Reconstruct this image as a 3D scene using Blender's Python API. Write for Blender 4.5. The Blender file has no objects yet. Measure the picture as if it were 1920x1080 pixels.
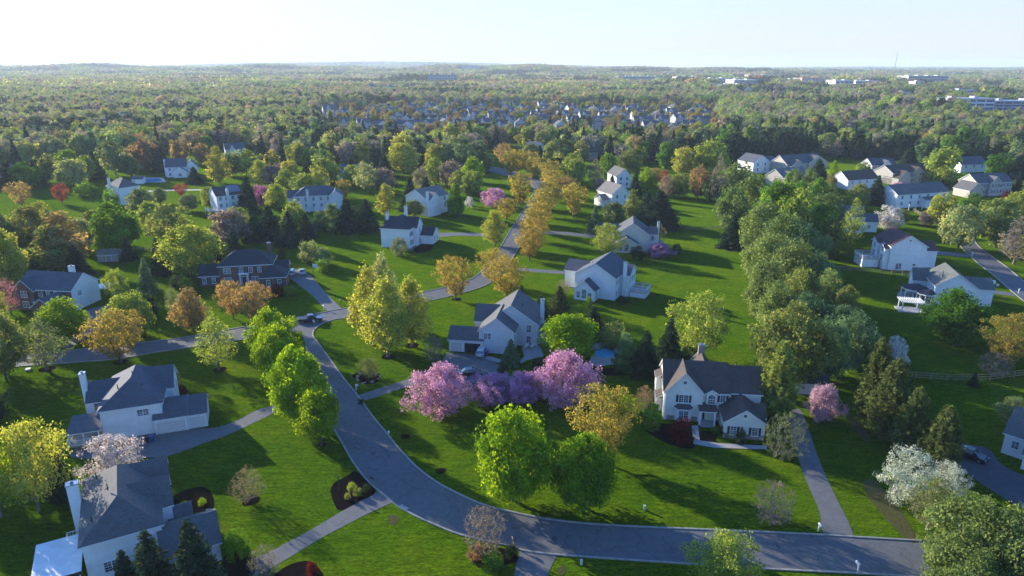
import bpy, math, random
import numpy as np
from mathutils import Vector, Matrix
SC = bpy.context.scene
COL = SC.collection
R = math.radians
random.seed(7)

# ------------------------------------------------------------------ camera
CAM_H, FPX, HORIZON = 60.0, 1280.0, 122.0
PITCH = math.atan((540 - HORIZON) / FPX)
def ang(y): return PITCH + math.atan((y - 540) / FPX)
def G(x, y, z=0.0):
    """ground point in metres that the surveyed photo point (x, y) stands on"""
    Y = (CAM_H - z) / math.tan(ang(y))
    dep = Y * math.cos(PITCH) + (CAM_H - z) * math.sin(PITCH)
    return ((x - 960) * dep / FPX, Y)
cam = bpy.data.cameras.new('camera'); cam.lens = 24; cam.sensor_width = 36
cam.clip_start = 0.5; cam.clip_end = 60000
camo = bpy.data.objects.new('camera', cam); COL.objects.link(camo)
camo.location = (0, 0, CAM_H); camo.rotation_euler = (math.pi / 2 - PITCH, 0, 0)
SC.camera = camo

# ------------------------------------------------------------------ light
SUN_AZ, SUN_EL = -51.0, 15.0     # degrees left of straight ahead, above the horizon
w = bpy.data.worlds.new('World'); SC.world = w; w.use_nodes = True
nt = w.node_tree; bg = nt.nodes['Background']
sky = nt.nodes.new('ShaderNodeTexSky'); sky.sky_type = 'NISHITA'; sky.sun_disc = False
sky.sun_elevation = R(SUN_EL); sky.sun_rotation = R(SUN_AZ)
sky.air_density = 1.15; sky.dust_density = 0.7; sky.ozone_density = 5.0; sky.altitude = 100
tint = nt.nodes.new('ShaderNodeMix'); tint.data_type = 'RGBA'; tint.blend_type = 'MULTIPLY'; tint.inputs[0].default_value = 1.0; tint.inputs[7].default_value = (0.66, 0.94, 1.30, 1)   # cool white balance
nt.links.new(sky.outputs[0], tint.inputs[6])
tcw = nt.nodes.new('ShaderNodeTexCoord'); sepw = nt.nodes.new('ShaderNodeSeparateXYZ'); nt.links.new(tcw.outputs['Generated'], sepw.inputs[0])
mrw = nt.nodes.new('ShaderNodeMapRange'); mrw.inputs[1].default_value = 0.0; mrw.inputs[2].default_value = 0.30; mrw.inputs[3].default_value = 0.95; mrw.inputs[4].default_value = 0.0; nt.links.new(sepw.outputs[2], mrw.inputs[0])
veil = nt.nodes.new('ShaderNodeMix'); veil.data_type = 'RGBA'; veil.inputs[7].default_value = (2.72, 2.72, 2.70, 1)   # thin whitish veil low in the sky
nt.links.new(mrw.outputs[0], veil.inputs[0]); nt.links.new(tint.outputs[2], veil.inputs[6]); nt.links.new(veil.outputs[2], bg.inputs[0]); bg.inputs[1].default_value = 0.15
sl = bpy.data.lights.new('sun', 'SUN'); sl.energy = 5.0; sl.angle = R(0.5); sl.color = (1, 0.91, 0.74)
so = bpy.data.objects.new('sun', sl); COL.objects.link(so)
sd = Vector((math.sin(R(SUN_AZ)) * math.cos(R(SUN_EL)), math.cos(R(SUN_AZ)) * math.cos(R(SUN_EL)), math.sin(R(SUN_EL))))
so.rotation_euler = sd.to_track_quat('Z', 'Y').to_euler(); so.location = (-60, 60, 120)
SC.view_settings.view_transform = 'Standard'; SC.view_settings.look = 'None'
SC.view_settings.exposure = 1.14; SC.view_settings.gamma = 1
SC.render.engine = 'CYCLES'
cy = SC.cycles
cy.max_bounces = 6; cy.diffuse_bounces = 3; cy.glossy_bounces = 2; cy.transmission_bounces = 4
cy.volume_bounces = 0; cy.transparent_max_bounces = 4; cy.caustics_reflective = False; cy.caustics_refractive = False
cy.use_denoising = True; cy.sample_clamp_indirect = 4
try: cy.denoiser = 'OPENIMAGEDENOISE'; cy.denoising_input_passes = 'RGB_ALBEDO_NORMAL'
except Exception: pass

# ------------------------------------------------------------------ materials
MATS = {}
def mat(name, build):
    if name in MATS: return MATS[name]
    m = bpy.data.materials.new(name); m.use_nodes = True; MATS[name] = m
    t = m.node_tree; build(t, t.nodes, t.links, t.nodes.get('Principled BSDF'), t.nodes.get('Material Output'))
    return m
def noise(N, L, scale, detail=3, rough=0.55, co=None):
    n = N.new('ShaderNodeTexNoise'); n.inputs['Scale'].default_value = scale
    n.inputs['Detail'].default_value = detail; n.inputs['Roughness'].default_value = rough
    if co: L.new(co, n.inputs['Vector'])
    return n.outputs['Fac']
def ramp(N, L, fac, stops):
    r = N.new('ShaderNodeValToRGB'); e = r.color_ramp.elements
    while len(e) < len(stops): e.new(0.5)
    for i, (p, c) in enumerate(stops):
        e[i].position = p; e[i].color = (*c, 1)
    L.new(fac, r.inputs[0]); return r.outputs[0]
def mix(N, L, f, a, b, mode='MIX'):
    m = N.new('ShaderNodeMix'); m.data_type = 'RGBA'; m.blend_type = mode
    for s, v in ((m.inputs[0], f), (m.inputs[6], a), (m.inputs[7], b)):
        if isinstance(v, (int, float)): s.default_value = v
        elif isinstance(v, tuple): s.default_value = (*v, 1) if len(v) == 3 else v
        else: L.new(v, s)
    return m.outputs[2]
def math_(N, L, op, a, b=0.0):
    m = N.new('ShaderNodeMath'); m.operation = op
    for s, v in ((m.inputs[0], a), (m.inputs[1], b)):
        if isinstance(v, (int, float)): s.default_value = v
        else: L.new(v, s)
    return m.outputs[0]
def bump(N, L, h, strength, dist, b):
    n = N.new('ShaderNodeBump'); n.inputs['Strength'].default_value = strength; n.inputs['Distance'].default_value = dist
    L.new(h, n.inputs['Height']); L.new(n.outputs[0], b.inputs['Normal'])
def geo(N, kind='obj'):
    if kind == 'obj': return N.new('ShaderNodeTexCoord').outputs['Object']
    return N.new('ShaderNodeNewGeometry').outputs['Position']

def plain(name, c, rough=0.6, var=0.12, scale=1.5, metal=0.0):
    def f(t, N, L, b, o):
        n = noise(N, L, scale, 4, 0.6, geo(N))
        col = ramp(N, L, n, [(0.3, tuple(x * (1 - var) for x in c)), (0.7, tuple(min(1, x * (1 + var)) for x in c))])
        L.new(col, b.inputs['Base Color']); b.inputs['Roughness'].default_value = rough; b.inputs['Metallic'].default_value = metal
    return mat(name, f)
def siding(name, c):
    def f(t, N, L, b, o):
        co = geo(N)
        n = noise(N, L, 0.7, 4, 0.6, co); n2 = noise(N, L, 9, 2, 0.5, co)
        col = ramp(N, L, n, [(0.25, tuple(x * 0.88 for x in c)), (0.75, tuple(min(0.9, x * 1.05) for x in c))])
        sep = N.new('ShaderNodeSeparateXYZ'); L.new(co, sep.inputs[0])
        saw = math_(N, L, 'FRACT', math_(N, L, 'MULTIPLY', sep.outputs[2], 1 / 0.2))
        edge = math_(N, L, 'LESS_THAN', saw, 0.14)
        col = mix(N, L, math_(N, L, 'MULTIPLY', edge, 0.34), col, tuple(x * 0.5 for x in c))
        col = mix(N, L, 0.08, col, ramp(N, L, n2, [(0.3, (0.2, 0.2, 0.2)), (0.7, (1, 1, 1))]), 'MULTIPLY')
        L.new(col, b.inputs['Base Color']); b.inputs['Roughness'].default_value = 0.55
        bump(N, L, saw, 0.35, 0.02, b)
    return mat(name, f)
def shingle(name, c):
    def f(t, N, L, b, o):
        co = geo(N)
        a = noise(N, L, 0.5, 5, 0.7, co); d = noise(N, L, 5, 3, 0.7, co)
        st = N.new('ShaderNodeMapping'); st.inputs['Scale'].default_value = (3.2, 3.2, 9); L.new(co, st.inputs[0])
        v = N.new('ShaderNodeTexVoronoi'); v.inputs['Scale'].default_value = 1.0; L.new(st.outputs[0], v.inputs['Vector'])
        c1 = ramp(N, L, a, [(0.3, tuple(x * 0.62 for x in c)), (0.7, tuple(x * 1.4 for x in c))])
        col = mix(N, L, 0.5, c1, ramp(N, L, d, [(0.3, tuple(x * 0.6 for x in c)), (0.7, tuple(x * 1.45 for x in c))]))
        sv = N.new('ShaderNodeSeparateColor'); L.new(v.outputs['Color'], sv.inputs[0])
        col = mix(N, L, 0.3, col, ramp(N, L, sv.outputs[0], [(0.0, tuple(x * 0.6 for x in c)), (1, tuple(x * 1.4 for x in c))]))
        L.new(col, b.inputs['Base Color']); b.inputs['Roughness'].default_value = 0.85; b.inputs['Specular IOR Level'].default_value = 0.25
        bump(N, L, d, 0.5, 0.03, b)
    return mat(name, f)
def brick(name, c):
    def f(t, N, L, b, o):
        co = geo(N); sep = N.new('ShaderNodeSeparateXYZ'); L.new(co, sep.inputs[0])
        cm = N.new('ShaderNodeCombineXYZ'); L.new(math_(N, L, 'ADD', sep.outputs[0], sep.outputs[1]), cm.inputs[0]); L.new(sep.outputs[2], cm.inputs[1])
        br = N.new('ShaderNodeTexBrick'); L.new(cm.outputs[0], br.inputs['Vector'])
        br.inputs['Color1'].default_value = (*c, 1); br.inputs['Color2'].default_value = (*[x * 0.6 for x in c], 1)
        br.inputs['Mortar'].default_value = (0.3, 0.27, 0.24, 1); br.inputs['Scale'].default_value = 2.2
        n = noise(N, L, 1.2, 4, 0.6, co)
        col = mix(N, L, 0.35, br.outputs[0], ramp(N, L, n, [(0.3, tuple(x * 0.6 for x in c)), (0.7, tuple(x * 1.5 for x in c))]))
        L.new(col, b.inputs['Base Color']); b.inputs['Roughness'].default_value = 0.85
    return mat(name, f)
def fx_asphalt(c, patch=0.5):
    def f(t, N, L, b, o):
        co = geo(N, 'pos')
        a = noise(N, L, 0.12, 5, 0.6, co); d = noise(N, L, 9, 3, 0.8, co); e = noise(N, L, 0.9, 4, 0.65, co)
        col = ramp(N, L, a, [(0.3, tuple(x * 0.82 for x in c)), (0.7, tuple(x * 1.15 for x in c))])
        col = mix(N, L, 0.35, col, ramp(N, L, d, [(0.3, tuple(x * 0.45 for x in c)), (0.7, tuple(x * 1.6 for x in c))]))
        col = mix(N, L, 0.3, col, ramp(N, L, e, [(0.35, tuple(x * 0.6 for x in c)), (0.65, tuple(x * 1.25 for x in c))]))
        v = N.new('ShaderNodeTexVoronoi'); v.feature = 'DISTANCE_TO_EDGE'; v.inputs['Scale'].default_value = 0.16
        wp = N.new('ShaderNodeVectorMath'); wp.operation = 'ADD'
        nn = N.new('ShaderNodeTexNoise'); nn.inputs['Scale'].default_value = 0.35; L.new(co, nn.inputs['Vector'])
        sc = N.new('ShaderNodeVectorMath'); sc.operation = 'SCALE'; sc.inputs[3].default_value = 3.5; L.new(nn.outputs['Color'], sc.inputs[0])
        L.new(co, wp.inputs[0]); L.new(sc.outputs[0], wp.inputs[1]); L.new(wp.outputs[0], v.inputs['Vector'])
        crack = math_(N, L, 'LESS_THAN', v.outputs['Distance'], 0.011)
        col = mix(N, L, math_(N, L, 'MULTIPLY', crack, patch), col, tuple(x * 0.35 for x in c))
        L.new(col, b.inputs['Base Color']); b.inputs['Roughness'].default_value = 0.85; b.inputs['Specular IOR Level'].default_value = 0.2
        bump(N, L, d, 0.6, 0.02, b)
    return f
def fx_ground(t, N, L, b, o):
    co = geo(N, 'pos')
    big = noise(N, L, 0.018, 4, 0.55, co); med = noise(N, L, 0.22, 5, 0.65, co); fine = noise(N, L, 3.2, 4, 0.75, co); vf = noise(N, L, 14, 2, 0.8, co)
    mp = N.new('ShaderNodeMapping'); mp.inputs['Rotation'].default_value = (0, 0, R(38)); L.new(co, mp.inputs[0])
    wv = N.new('ShaderNodeTexWave'); wv.inputs['Scale'].default_value = 0.55; wv.inputs['Distortion'].default_value = 1.6; wv.inputs['Detail'].default_value = 2
    wv.inputs['Detail Scale'].default_value = 0.6; L.new(mp.outputs[0], wv.inputs['Vector'])
    # blades lie over in streaks: noise drawn out along the mowing direction
    ms = N.new('ShaderNodeMapping'); ms.inputs['Rotation'].default_value = (0, 0, R(20)); ms.inputs['Scale'].default_value = (0.35, 2.2, 1); L.new(co, ms.inputs[0])
    streak = noise(N, L, 0.9, 4, 0.7, ms.outputs[0])
    g1, g2, g3 = (0.030, 0.078, 0.003), (0.056, 0.118, 0.004), (0.105, 0.140, 0.007)
    col = ramp(N, L, big, [(0.32, g1), (0.5, g2), (0.72, g3)])
    col = mix(N, L, 0.45, col, ramp(N, L, med, [(0.3, (0.014, 0.048, 0.003)), (0.52, (0.040, 0.086, 0.004)), (0.72, (0.090, 0.120, 0.010))]))
    col = mix(N, L, 0.40, col, ramp(N, L, fine, [(0.3, (0.003, 0.012, 0.001)), (0.7, (0.090, 0.160, 0.008))]))
    col = mix(N, L, 0.28, col, ramp(N, L, streak, [(0.35, (0.005, 0.022, 0.001)), (0.65, (0.090, 0.150, 0.008))]))
    col = mix(N, L, 0.10, col, ramp(N, L, wv.outputs['Fac'], [(0.3, (0.012, 0.040, 0.003)), (0.7, (0.050, 0.088, 0.008))]))
    bare = ramp(N, L, noise(N, L, 0.10, 6, 0.75, co), [(0.70, (0, 0, 0)), (0.80, (1, 1, 1))])
    col = mix(N, L, bare, col, (0.075, 0.080, 0.016))
    # beyond the gardens the ground is wood floor and rough grass
    ln = N.new('ShaderNodeVectorMath'); ln.operation = 'LENGTH'; L.new(co, ln.inputs[0])
    mr = N.new('ShaderNodeMapRange'); mr.inputs[1].default_value = 480; mr.inputs[2].default_value = 600; L.new(ln.outputs['Value'], mr.inputs[0])
    far = ramp(N, L, noise(N, L, 0.012, 5, 0.6, co), [(0.35, (0.020, 0.026, 0.012)), (0.6, (0.035, 0.045, 0.018)), (0.75, (0.06, 0.09, 0.02))])
    col = mix(N, L, mr.outputs[0], col, far)
    def lift(f, lo, hi, a, z):
        m_ = N.new('ShaderNodeMapRange'); m_.inputs[1].default_value = lo; m_.inputs[2].default_value = hi; m_.inputs[3].default_value = a; m_.inputs[4].default_value = z; L.new(f, m_.inputs[0]); return m_.outputs[0]
    tuft = noise(N, L, 4.2, 2, 0.6, ms.outputs[0]); clump = noise(N, L, 0.75, 4, 0.7, ms.outputs[0])
    shade_ = math_(N, L, 'MULTIPLY', lift(tuft, 0.34, 0.66, 0.45, 1.50), lift(clump, 0.33, 0.67, 0.72, 1.26))
    dry = ramp(N, L, noise(N, L, 0.055, 5, 0.65, co), [(0.44, (0, 0, 0)), (0.66, (0.85, 0.85, 0.85))])
    col = mix(N, L, dry, col, mix(N, L, 1.0, col, (1.55, 1.18, 1.3), 'MULTIPLY'))
    col = mix(N, L, 1.0, col, shade_, 'MULTIPLY')
    df = N.new('ShaderNodeBsdfDiffuse'); L.new(mix(N, L, 1.0, col, (1.62, 1.72, 0.92), 'MULTIPLY'), df.inputs['Color']); L.new(df.outputs[0], o.inputs['Surface']); N.remove(b); b = df
    sh = N.new('ShaderNodeMath'); sh.operation = 'ADD'; L.new(fine, sh.inputs[0]); L.new(math_(N, L, 'MULTIPLY', streak, 1.4), sh.inputs[1])
    # normals tilted towards the sun to brighten lit grass, varying by mown swath
    def vmath(op, a, b_=None, sc=None):
        n_ = N.new('ShaderNodeVectorMath'); n_.operation = op; L.new(a, n_.inputs[0])
        if b_ is not None: L.new(b_, n_.inputs[1])
        if sc is not None:
            if isinstance(sc, float): n_.inputs[3].default_value = sc
            else: L.new(sc, n_.inputs[3])
        return n_.outputs[0]
    sun_tilt = N.new('ShaderNodeCombineXYZ'); sun_tilt.inputs[0].default_value = -0.78; sun_tilt.inputs[1].default_value = 0.62; sun_tilt.inputs[2].default_value = 0.0
    up_ = N.new('ShaderNodeCombineXYZ'); up_.inputs[2].default_value = 1.0
    amt = math_(N, L, 'ADD', math_(N, L, 'MULTIPLY', wv.outputs['Fac'], 0.45), math_(N, L, 'MULTIPLY', med, 0.55)); amt = math_(N, L, 'ADD', amt, 0.95)
    nt_ = N.new('ShaderNodeTexNoise'); nt_.inputs['Scale'].default_value = 2.4; nt_.inputs['Detail'].default_value = 3; nt_.inputs['Roughness'].default_value = 0.75; L.new(ms.outputs[0], nt_.inputs['Vector'])
    half = N.new('ShaderNodeCombineXYZ'); half.inputs[0].default_value = half.inputs[1].default_value = half.inputs[2].default_value = -0.5
    jit = vmath('SCALE', vmath('ADD', nt_.outputs['Color'], half.outputs[0]), sc=2.2)
    nv = vmath('NORMALIZE', vmath('ADD', vmath('ADD', up_.outputs[0], vmath('SCALE', sun_tilt.outputs[0], sc=amt)), jit))
    bn = N.new('ShaderNodeBump'); bn.inputs['Strength'].default_value = 1.0; bn.inputs['Distance'].default_value = 0.32; L.new(sh.outputs[0], bn.inputs['Height']); L.new(nv, bn.inputs['Normal']); L.new(bn.outputs[0], b.inputs['Normal'])

M_GROUND = mat('lawn', fx_ground)
M_ROAD = mat('asphalt', fx_asphalt((0.120, 0.122, 0.125), 0.35))
M_DRIVE = mat('driveway_asphalt', fx_asphalt((0.135, 0.135, 0.135), 0.2))
M_DARKDRIVE = mat('dark_asphalt', fx_asphalt((0.075, 0.075, 0.085), 0.2))
M_KERB = plain('concrete', (0.26, 0.25, 0.22), 0.85, 0.25, 1.3)
M_PATH = plain('path_concrete', (0.32, 0.31, 0.29), 0.85, 0.15, 1.0)
def fx_mulch(t, N, L, b, o):
    co = geo(N, 'pos'); n = noise(N, L, 7, 4, 0.8, co)
    L.new(ramp(N, L, n, [(0.3, (0.003, 0.0025, 0.0025)), (0.7, (0.020, 0.015, 0.012))]), b.inputs['Base Color']); b.inputs['Roughness'].default_value = 1; b.inputs['Specular IOR Level'].default_value = 0.0
    bump(N, L, n, 1, 0.12, b)
M_MULCH = mat('mulch', fx_mulch)
def fx_soil(t, N, L, b, o):
    co = geo(N, 'pos'); n = noise(N, L, 2, 5, 0.8, co)
    L.new(ramp(N, L, n, [(0.3, (0.035, 0.06, 0.012)), (0.7, (0.12, 0.09, 0.045))]), b.inputs['Base Color']); b.inputs['Roughness'].default_value = 1; b.inputs['Specular IOR Level'].default_value = 0.0
M_SOIL = mat('bare_soil', fx_soil)
M_WHITE = plain('white_paint', (0.78, 0.78, 0.76), 0.45, 0.05)
M_GUTTER = plain('white_trim', (0.74, 0.75, 0.75), 0.45, 0.06)
def fx_glass(t, N, L, b, o):
    n = noise(N, L, 0.9, 2, 0.5, geo(N, 'pos'))
    L.new(ramp(N, L, n, [(0.38, (0.025, 0.03, 0.04)), (0.62, (0.20, 0.235, 0.27))]), b.inputs['Base Color'])
    b.inputs['Roughness'].default_value = 0.06; b.inputs['Specular IOR Level'].default_value = 0.7
M_GLASS = mat('window_glass', fx_glass)
M_SHUT_D = plain('dark_shutter', (0.035, 0.035, 0.045), 0.6)
M_INSIDE_SHADE = plain('painted_inside_shade', (0.02, 0.02, 0.022), 0.9)
M_METAL = plain('grey_metal', (0.35, 0.36, 0.38), 0.35, 0.1, 3, 0.8)
M_BLACK = plain('black_plastic', (0.02, 0.02, 0.022), 0.5)
M_TYRE = plain('tyre_rubber', (0.02, 0.02, 0.02), 0.85)
M_GDOOR = plain('groove_shaded_door_paint', (0.60, 0.585, 0.55), 0.5, 0.05)  # greyer than the trim, standing in for shading in the door grooves
M_WOOD = plain('weathered_wood', (0.24, 0.18, 0.11), 0.85, 0.3, 3)
M_DECK = plain('deck_boards', (0.34, 0.28, 0.22), 0.8, 0.2, 2)
M_STONE = plain('stone', (0.28, 0.25, 0.22), 0.9, 0.35, 1.2)
M_BROWN_DOOR = plain('door_paint', (0.10, 0.03, 0.03), 0.5)
def carpaint(name, c):
    def f(t, N, L, b, o):
        n = noise(N, L, 30, 2, 0.5, geo(N))
        L.new(ramp(N, L, n, [(0.3, tuple(x * 0.94 for x in c)), (0.7, tuple(min(1, x * 1.05) for x in c))]), b.inputs['Base Color'])
        b.inputs['Roughness'].default_value = 0.28; b.inputs['Coat Weight'].default_value = 0.7; b.inputs['Metallic'].default_value = 0.2
    return mat(name, f)
def fx_leaf(trans, instanced, refl=(0.62, 0.82, 0.85), thru=(1.42, 1.36, 0.7)):
    def f(t, N, L, b, o):
        N.remove(b)
        if instanced:
            a = N.new('ShaderNodeAttribute'); a.attribute_type = 'INSTANCER'; a.attribute_name = 'tint'; base = a.outputs['Color']
            rnd = 0.5
        else:
            oi = N.new('ShaderNodeObjectInfo'); base = oi.outputs['Color']; rnd = oi.outputs['Random']
        v = N.new('ShaderNodeAttribute'); v.attribute_name = 'leafv'
        hs = N.new('ShaderNodeHueSaturation'); L.new(base, hs.inputs['Color'])
        L.new(v.outputs['Fac'], hs.inputs['Value'])
        h = math_(N, L, 'ADD', math_(N, L, 'MULTIPLY', v.outputs['Fac'], -0.035), 0.535)
        if not isinstance(rnd, float): h = math_(N, L, 'ADD', h, math_(N, L, 'MULTIPLY', math_(N, L, 'SUBTRACT', rnd, 0.5), 0.016))
        L.new(h, hs.inputs['Hue'])
        d = N.new('ShaderNodeBsdfDiffuse'); tr = N.new('ShaderNodeBsdfTranslucent'); mx = N.new('ShaderNodeMixShader')
        # light coming through a leaf is yellower than light thrown back by it
        L.new(mix(N, L, 1.0, hs.outputs[0], refl, 'MULTIPLY'), d.inputs[0]); L.new(mix(N, L, 1.0, hs.outputs[0], thru, 'MULTIPLY'), tr.inputs[0])
        mx.inputs[0].default_value = trans; L.new(d.outputs[0], mx.inputs[1]); L.new(tr.outputs[0], mx.inputs[2])
        L.new(mx.outputs[0], o.inputs['Surface'])
    return f
M_LEAF = mat('leaf', fx_leaf(0.5, False)); M_NEEDLE = mat('needle', fx_leaf(0.38, False, (0.8, 0.9, 0.95), (1.4, 1.3, 0.9))); M_PETAL = mat('petal', fx_leaf(0.42, False, (0.9, 0.9, 0.95), (1.15, 1.1, 1.05)))
M_PINE = mat('pine_needle', fx_leaf(0.52, False, (0.9, 0.95, 0.95), (1.35, 1.3, 1.0)))
M_FARLEAF = mat('wood_leaf', fx_leaf(0.45, True, (0.72, 0.88, 0.9), (1.4, 1.25, 0.8)))
M_BARK = plain('bark', (0.085, 0.068, 0.052), 0.95, 0.3, 3)
M_BARKG = plain('grey_bark', (0.16, 0.135, 0.115), 0.95, 0.3, 3)
# ------------------------------------------------------------------ objects and meshes
def tag(o, label=None, cat=None, group=None, kind=None):
    if label: o['label'] = label
    if cat: o['category'] = cat
    if group: o['group'] = group
    if kind: o['kind'] = kind
    return o
def empty(name, loc, rz=0.0, label=None, cat=None, group=None):
    o = bpy.data.objects.new(name, None); COL.objects.link(o); o.empty_display_size = 0.5
    o.location = loc if len(loc) == 3 else (*loc, 0); o.rotation_euler = (0, 0, rz)
    return tag(o, label, cat, group)
def link(name, me, parent=None, loc=(0, 0, 0), rz=0.0):
    o = bpy.data.objects.new(name, me); COL.objects.link(o)
    if parent is not None: o.parent = parent
    o.location = loc; o.rotation_euler = (0, 0, rz); return o
class MB:
    def __init__(s): s.v = []; s.f = []; s.m = []
    def add(s, vs, fs, mi=0):
        n = len(s.v); s.v += [tuple(p) for p in vs]; s.f += [tuple(i + n for i in f) for f in fs]; s.m += [mi] * len(fs); return s
    def box(s, x0, x1, y0, y1, z0, z1, mi=0):
        v = [(x0, y0, z0), (x1, y0, z0), (x1, y1, z0), (x0, y1, z0), (x0, y0, z1), (x1, y0, z1), (x1, y1, z1), (x0, y1, z1)]
        return s.add(v, [(0, 3, 2, 1), (4, 5, 6, 7), (0, 1, 5, 4), (1, 2, 6, 5), (2, 3, 7, 6), (3, 0, 4, 7)], mi)
    def bar(s, a, b, wd, ht, mi=0):
        a, b = Vector(a), Vector(b); d = (b - a).normalized(); up = Vector((0, 0, 1)) if abs(d.z) < 0.95 else Vector((1, 0, 0))
        r = d.cross(up).normalized() * wd / 2; u = r.cross(d).normalized() * ht / 2
        v = [a - r - u, a + r - u, a + r + u, a - r + u, b - r - u, b + r - u, b + r + u, b - r + u]
        return s.add(v, [(0, 1, 2, 3), (7, 6, 5, 4), (0, 4, 5, 1), (1, 5, 6, 2), (2, 6, 7, 3), (3, 7, 4, 0)], mi)
    def tube(s, pts, rads, n=8, mi=0, cap=True):
        base = len(s.v); prev = None
        for i, p in enumerate(pts):
            p = Vector(p); d = (Vector(pts[min(i + 1, len(pts) - 1)]) - Vector(pts[max(i - 1, 0)])).normalized()
            up = Vector((0, 0, 1)) if abs(d.z) < 0.9 else Vector((1, 0, 0))
            r = d.cross(up).normalized(); u = r.cross(d)
            for k in range(n):
                t = 2 * math.pi * k / n; s.v.append(tuple(p + (r * math.cos(t) + u * math.sin(t)) * rads[i]))
        for i in range(len(pts) - 1):
            for k in range(n):
                a = base + i * n + k; b = base + i * n + (k + 1) % n; s.f.append((a, b, b + n, a + n)); s.m.append(mi)
        if cap:
            s.f.append(tuple(base + k for k in reversed(range(n)))); s.m.append(mi)
            s.f.append(tuple(base + (len(pts) - 1) * n + k for k in range(n))); s.m.append(mi)
        return s
    def prism(s, poly, axis, a, b, mi=0, caps=True):
        """polygon in the two other axes drawn out along axis from a to b"""
        def P(q, t): return (t, q[0], q[1]) if axis == 'x' else ((q[0], t, q[1]) if axis == 'y' else (q[0], q[1], t))
        n = len(poly); vs = [P(q, a) for q in poly] + [P(q, b) for q in poly]
        fs = [(i, (i + 1) % n, n + (i + 1) % n, n + i) for i in range(n)]
        if caps: fs += [tuple(reversed(range(n))), tuple(range(n, 2 * n))]
        return s.add(vs, fs, mi)
    def build(s, name, mats, parent=None, loc=(0, 0, 0), rz=0.0, smooth=False):
        return link(name, s.mesh(name, mats, smooth), parent, loc, rz)
    def mesh(s, name, mats, smooth=False):
        me = bpy.data.meshes.new(name); me.from_pydata(s.v, [], s.f)
        for m in (mats if isinstance(mats, (list, tuple)) else [mats]): me.materials.append(m)
        me.polygons.foreach_set('material_index', s.m)
        if smooth: me.polygons.foreach_set('use_smooth', [True] * len(s.f))
        me.update(); return me

def np_mesh(name, V, Q, mats, mi=None, leafv=None):
    """mesh of quads from numpy arrays"""
    me = bpy.data.meshes.new(name); n = len(Q)
    me.vertices.add(len(V)); me.vertices.foreach_set('co', V.astype(np.float32).ravel())
    me.loops.add(n * 4); me.loops.foreach_set('vertex_index', Q.astype(np.int32).ravel())
    me.polygons.add(n); me.polygons.foreach_set('loop_start', np.arange(0, n * 4, 4, dtype=np.int32))
    for m in mats: me.materials.append(m)
    if mi is not None: me.polygons.foreach_set('material_index', mi.astype(np.int32))
    if leafv is not None:
        at = me.attributes.new('leafv', 'FLOAT', 'FACE'); at.data.foreach_set('value', leafv.astype(np.float32))
    me.update(); me.validate(); return me

# ------------------------------------------------------------------ trees
def unit(a): return a / np.maximum(np.linalg.norm(a, axis=1, keepdims=True), 1e-6)
def leaf_quads(P, nrm, size, rg, aspect=0.65):
    """one small leaf spray per point: a quad of the given size facing nrm"""
    n = len(P); r = unit(rg.normal(size=(n, 3))); u = unit(np.cross(nrm, r)); w_ = np.cross(nrm, u)
    a = (size[:, None] * 0.5) * u; b = (size[:, None] * 0.5 * aspect) * w_
    k = rg.uniform(0.25, 1.0, (n, 1))
    V = np.stack([P - a - b * k, P + a * 0.7 - b, P + a + b * k, P - a * 0.6 + b], 1).reshape(-1, 3)
    return V, np.arange(n * 4).reshape(n, 4)
PROF = {
    'round': lambda t: np.sqrt(np.clip(1 - (2 * t - 0.95) ** 2, 0, 1)),
    'dome': lambda t: np.where(t < 0.3, 0.55 + 1.5 * t, 1.0) * np.sqrt(np.clip(1 - np.clip((t - 0.3) / 0.7, 0, 1) ** 2.2, 0, 1)),
    'oval': lambda t: np.clip(np.sin(np.pi * np.clip(t, 0, 1) ** 0.72), 0, 1) ** 0.8 * (1 - 0.15 * t),
    'vase': lambda t: np.where(t < 0.62, 0.30 + 0.70 * (t / 0.62) ** 0.8, 1.0) * np.sqrt(np.clip(1 - np.clip((t - 0.62) / 0.38, 0, 1) ** 2.0, 0, 1)),
    'bell': lambda t: np.clip(1 - t, 0, 1) ** 0.6 * (0.6 + 0.4 * np.sin(np.pi * np.clip(t * 1.5, 0, 1))),
}
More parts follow.
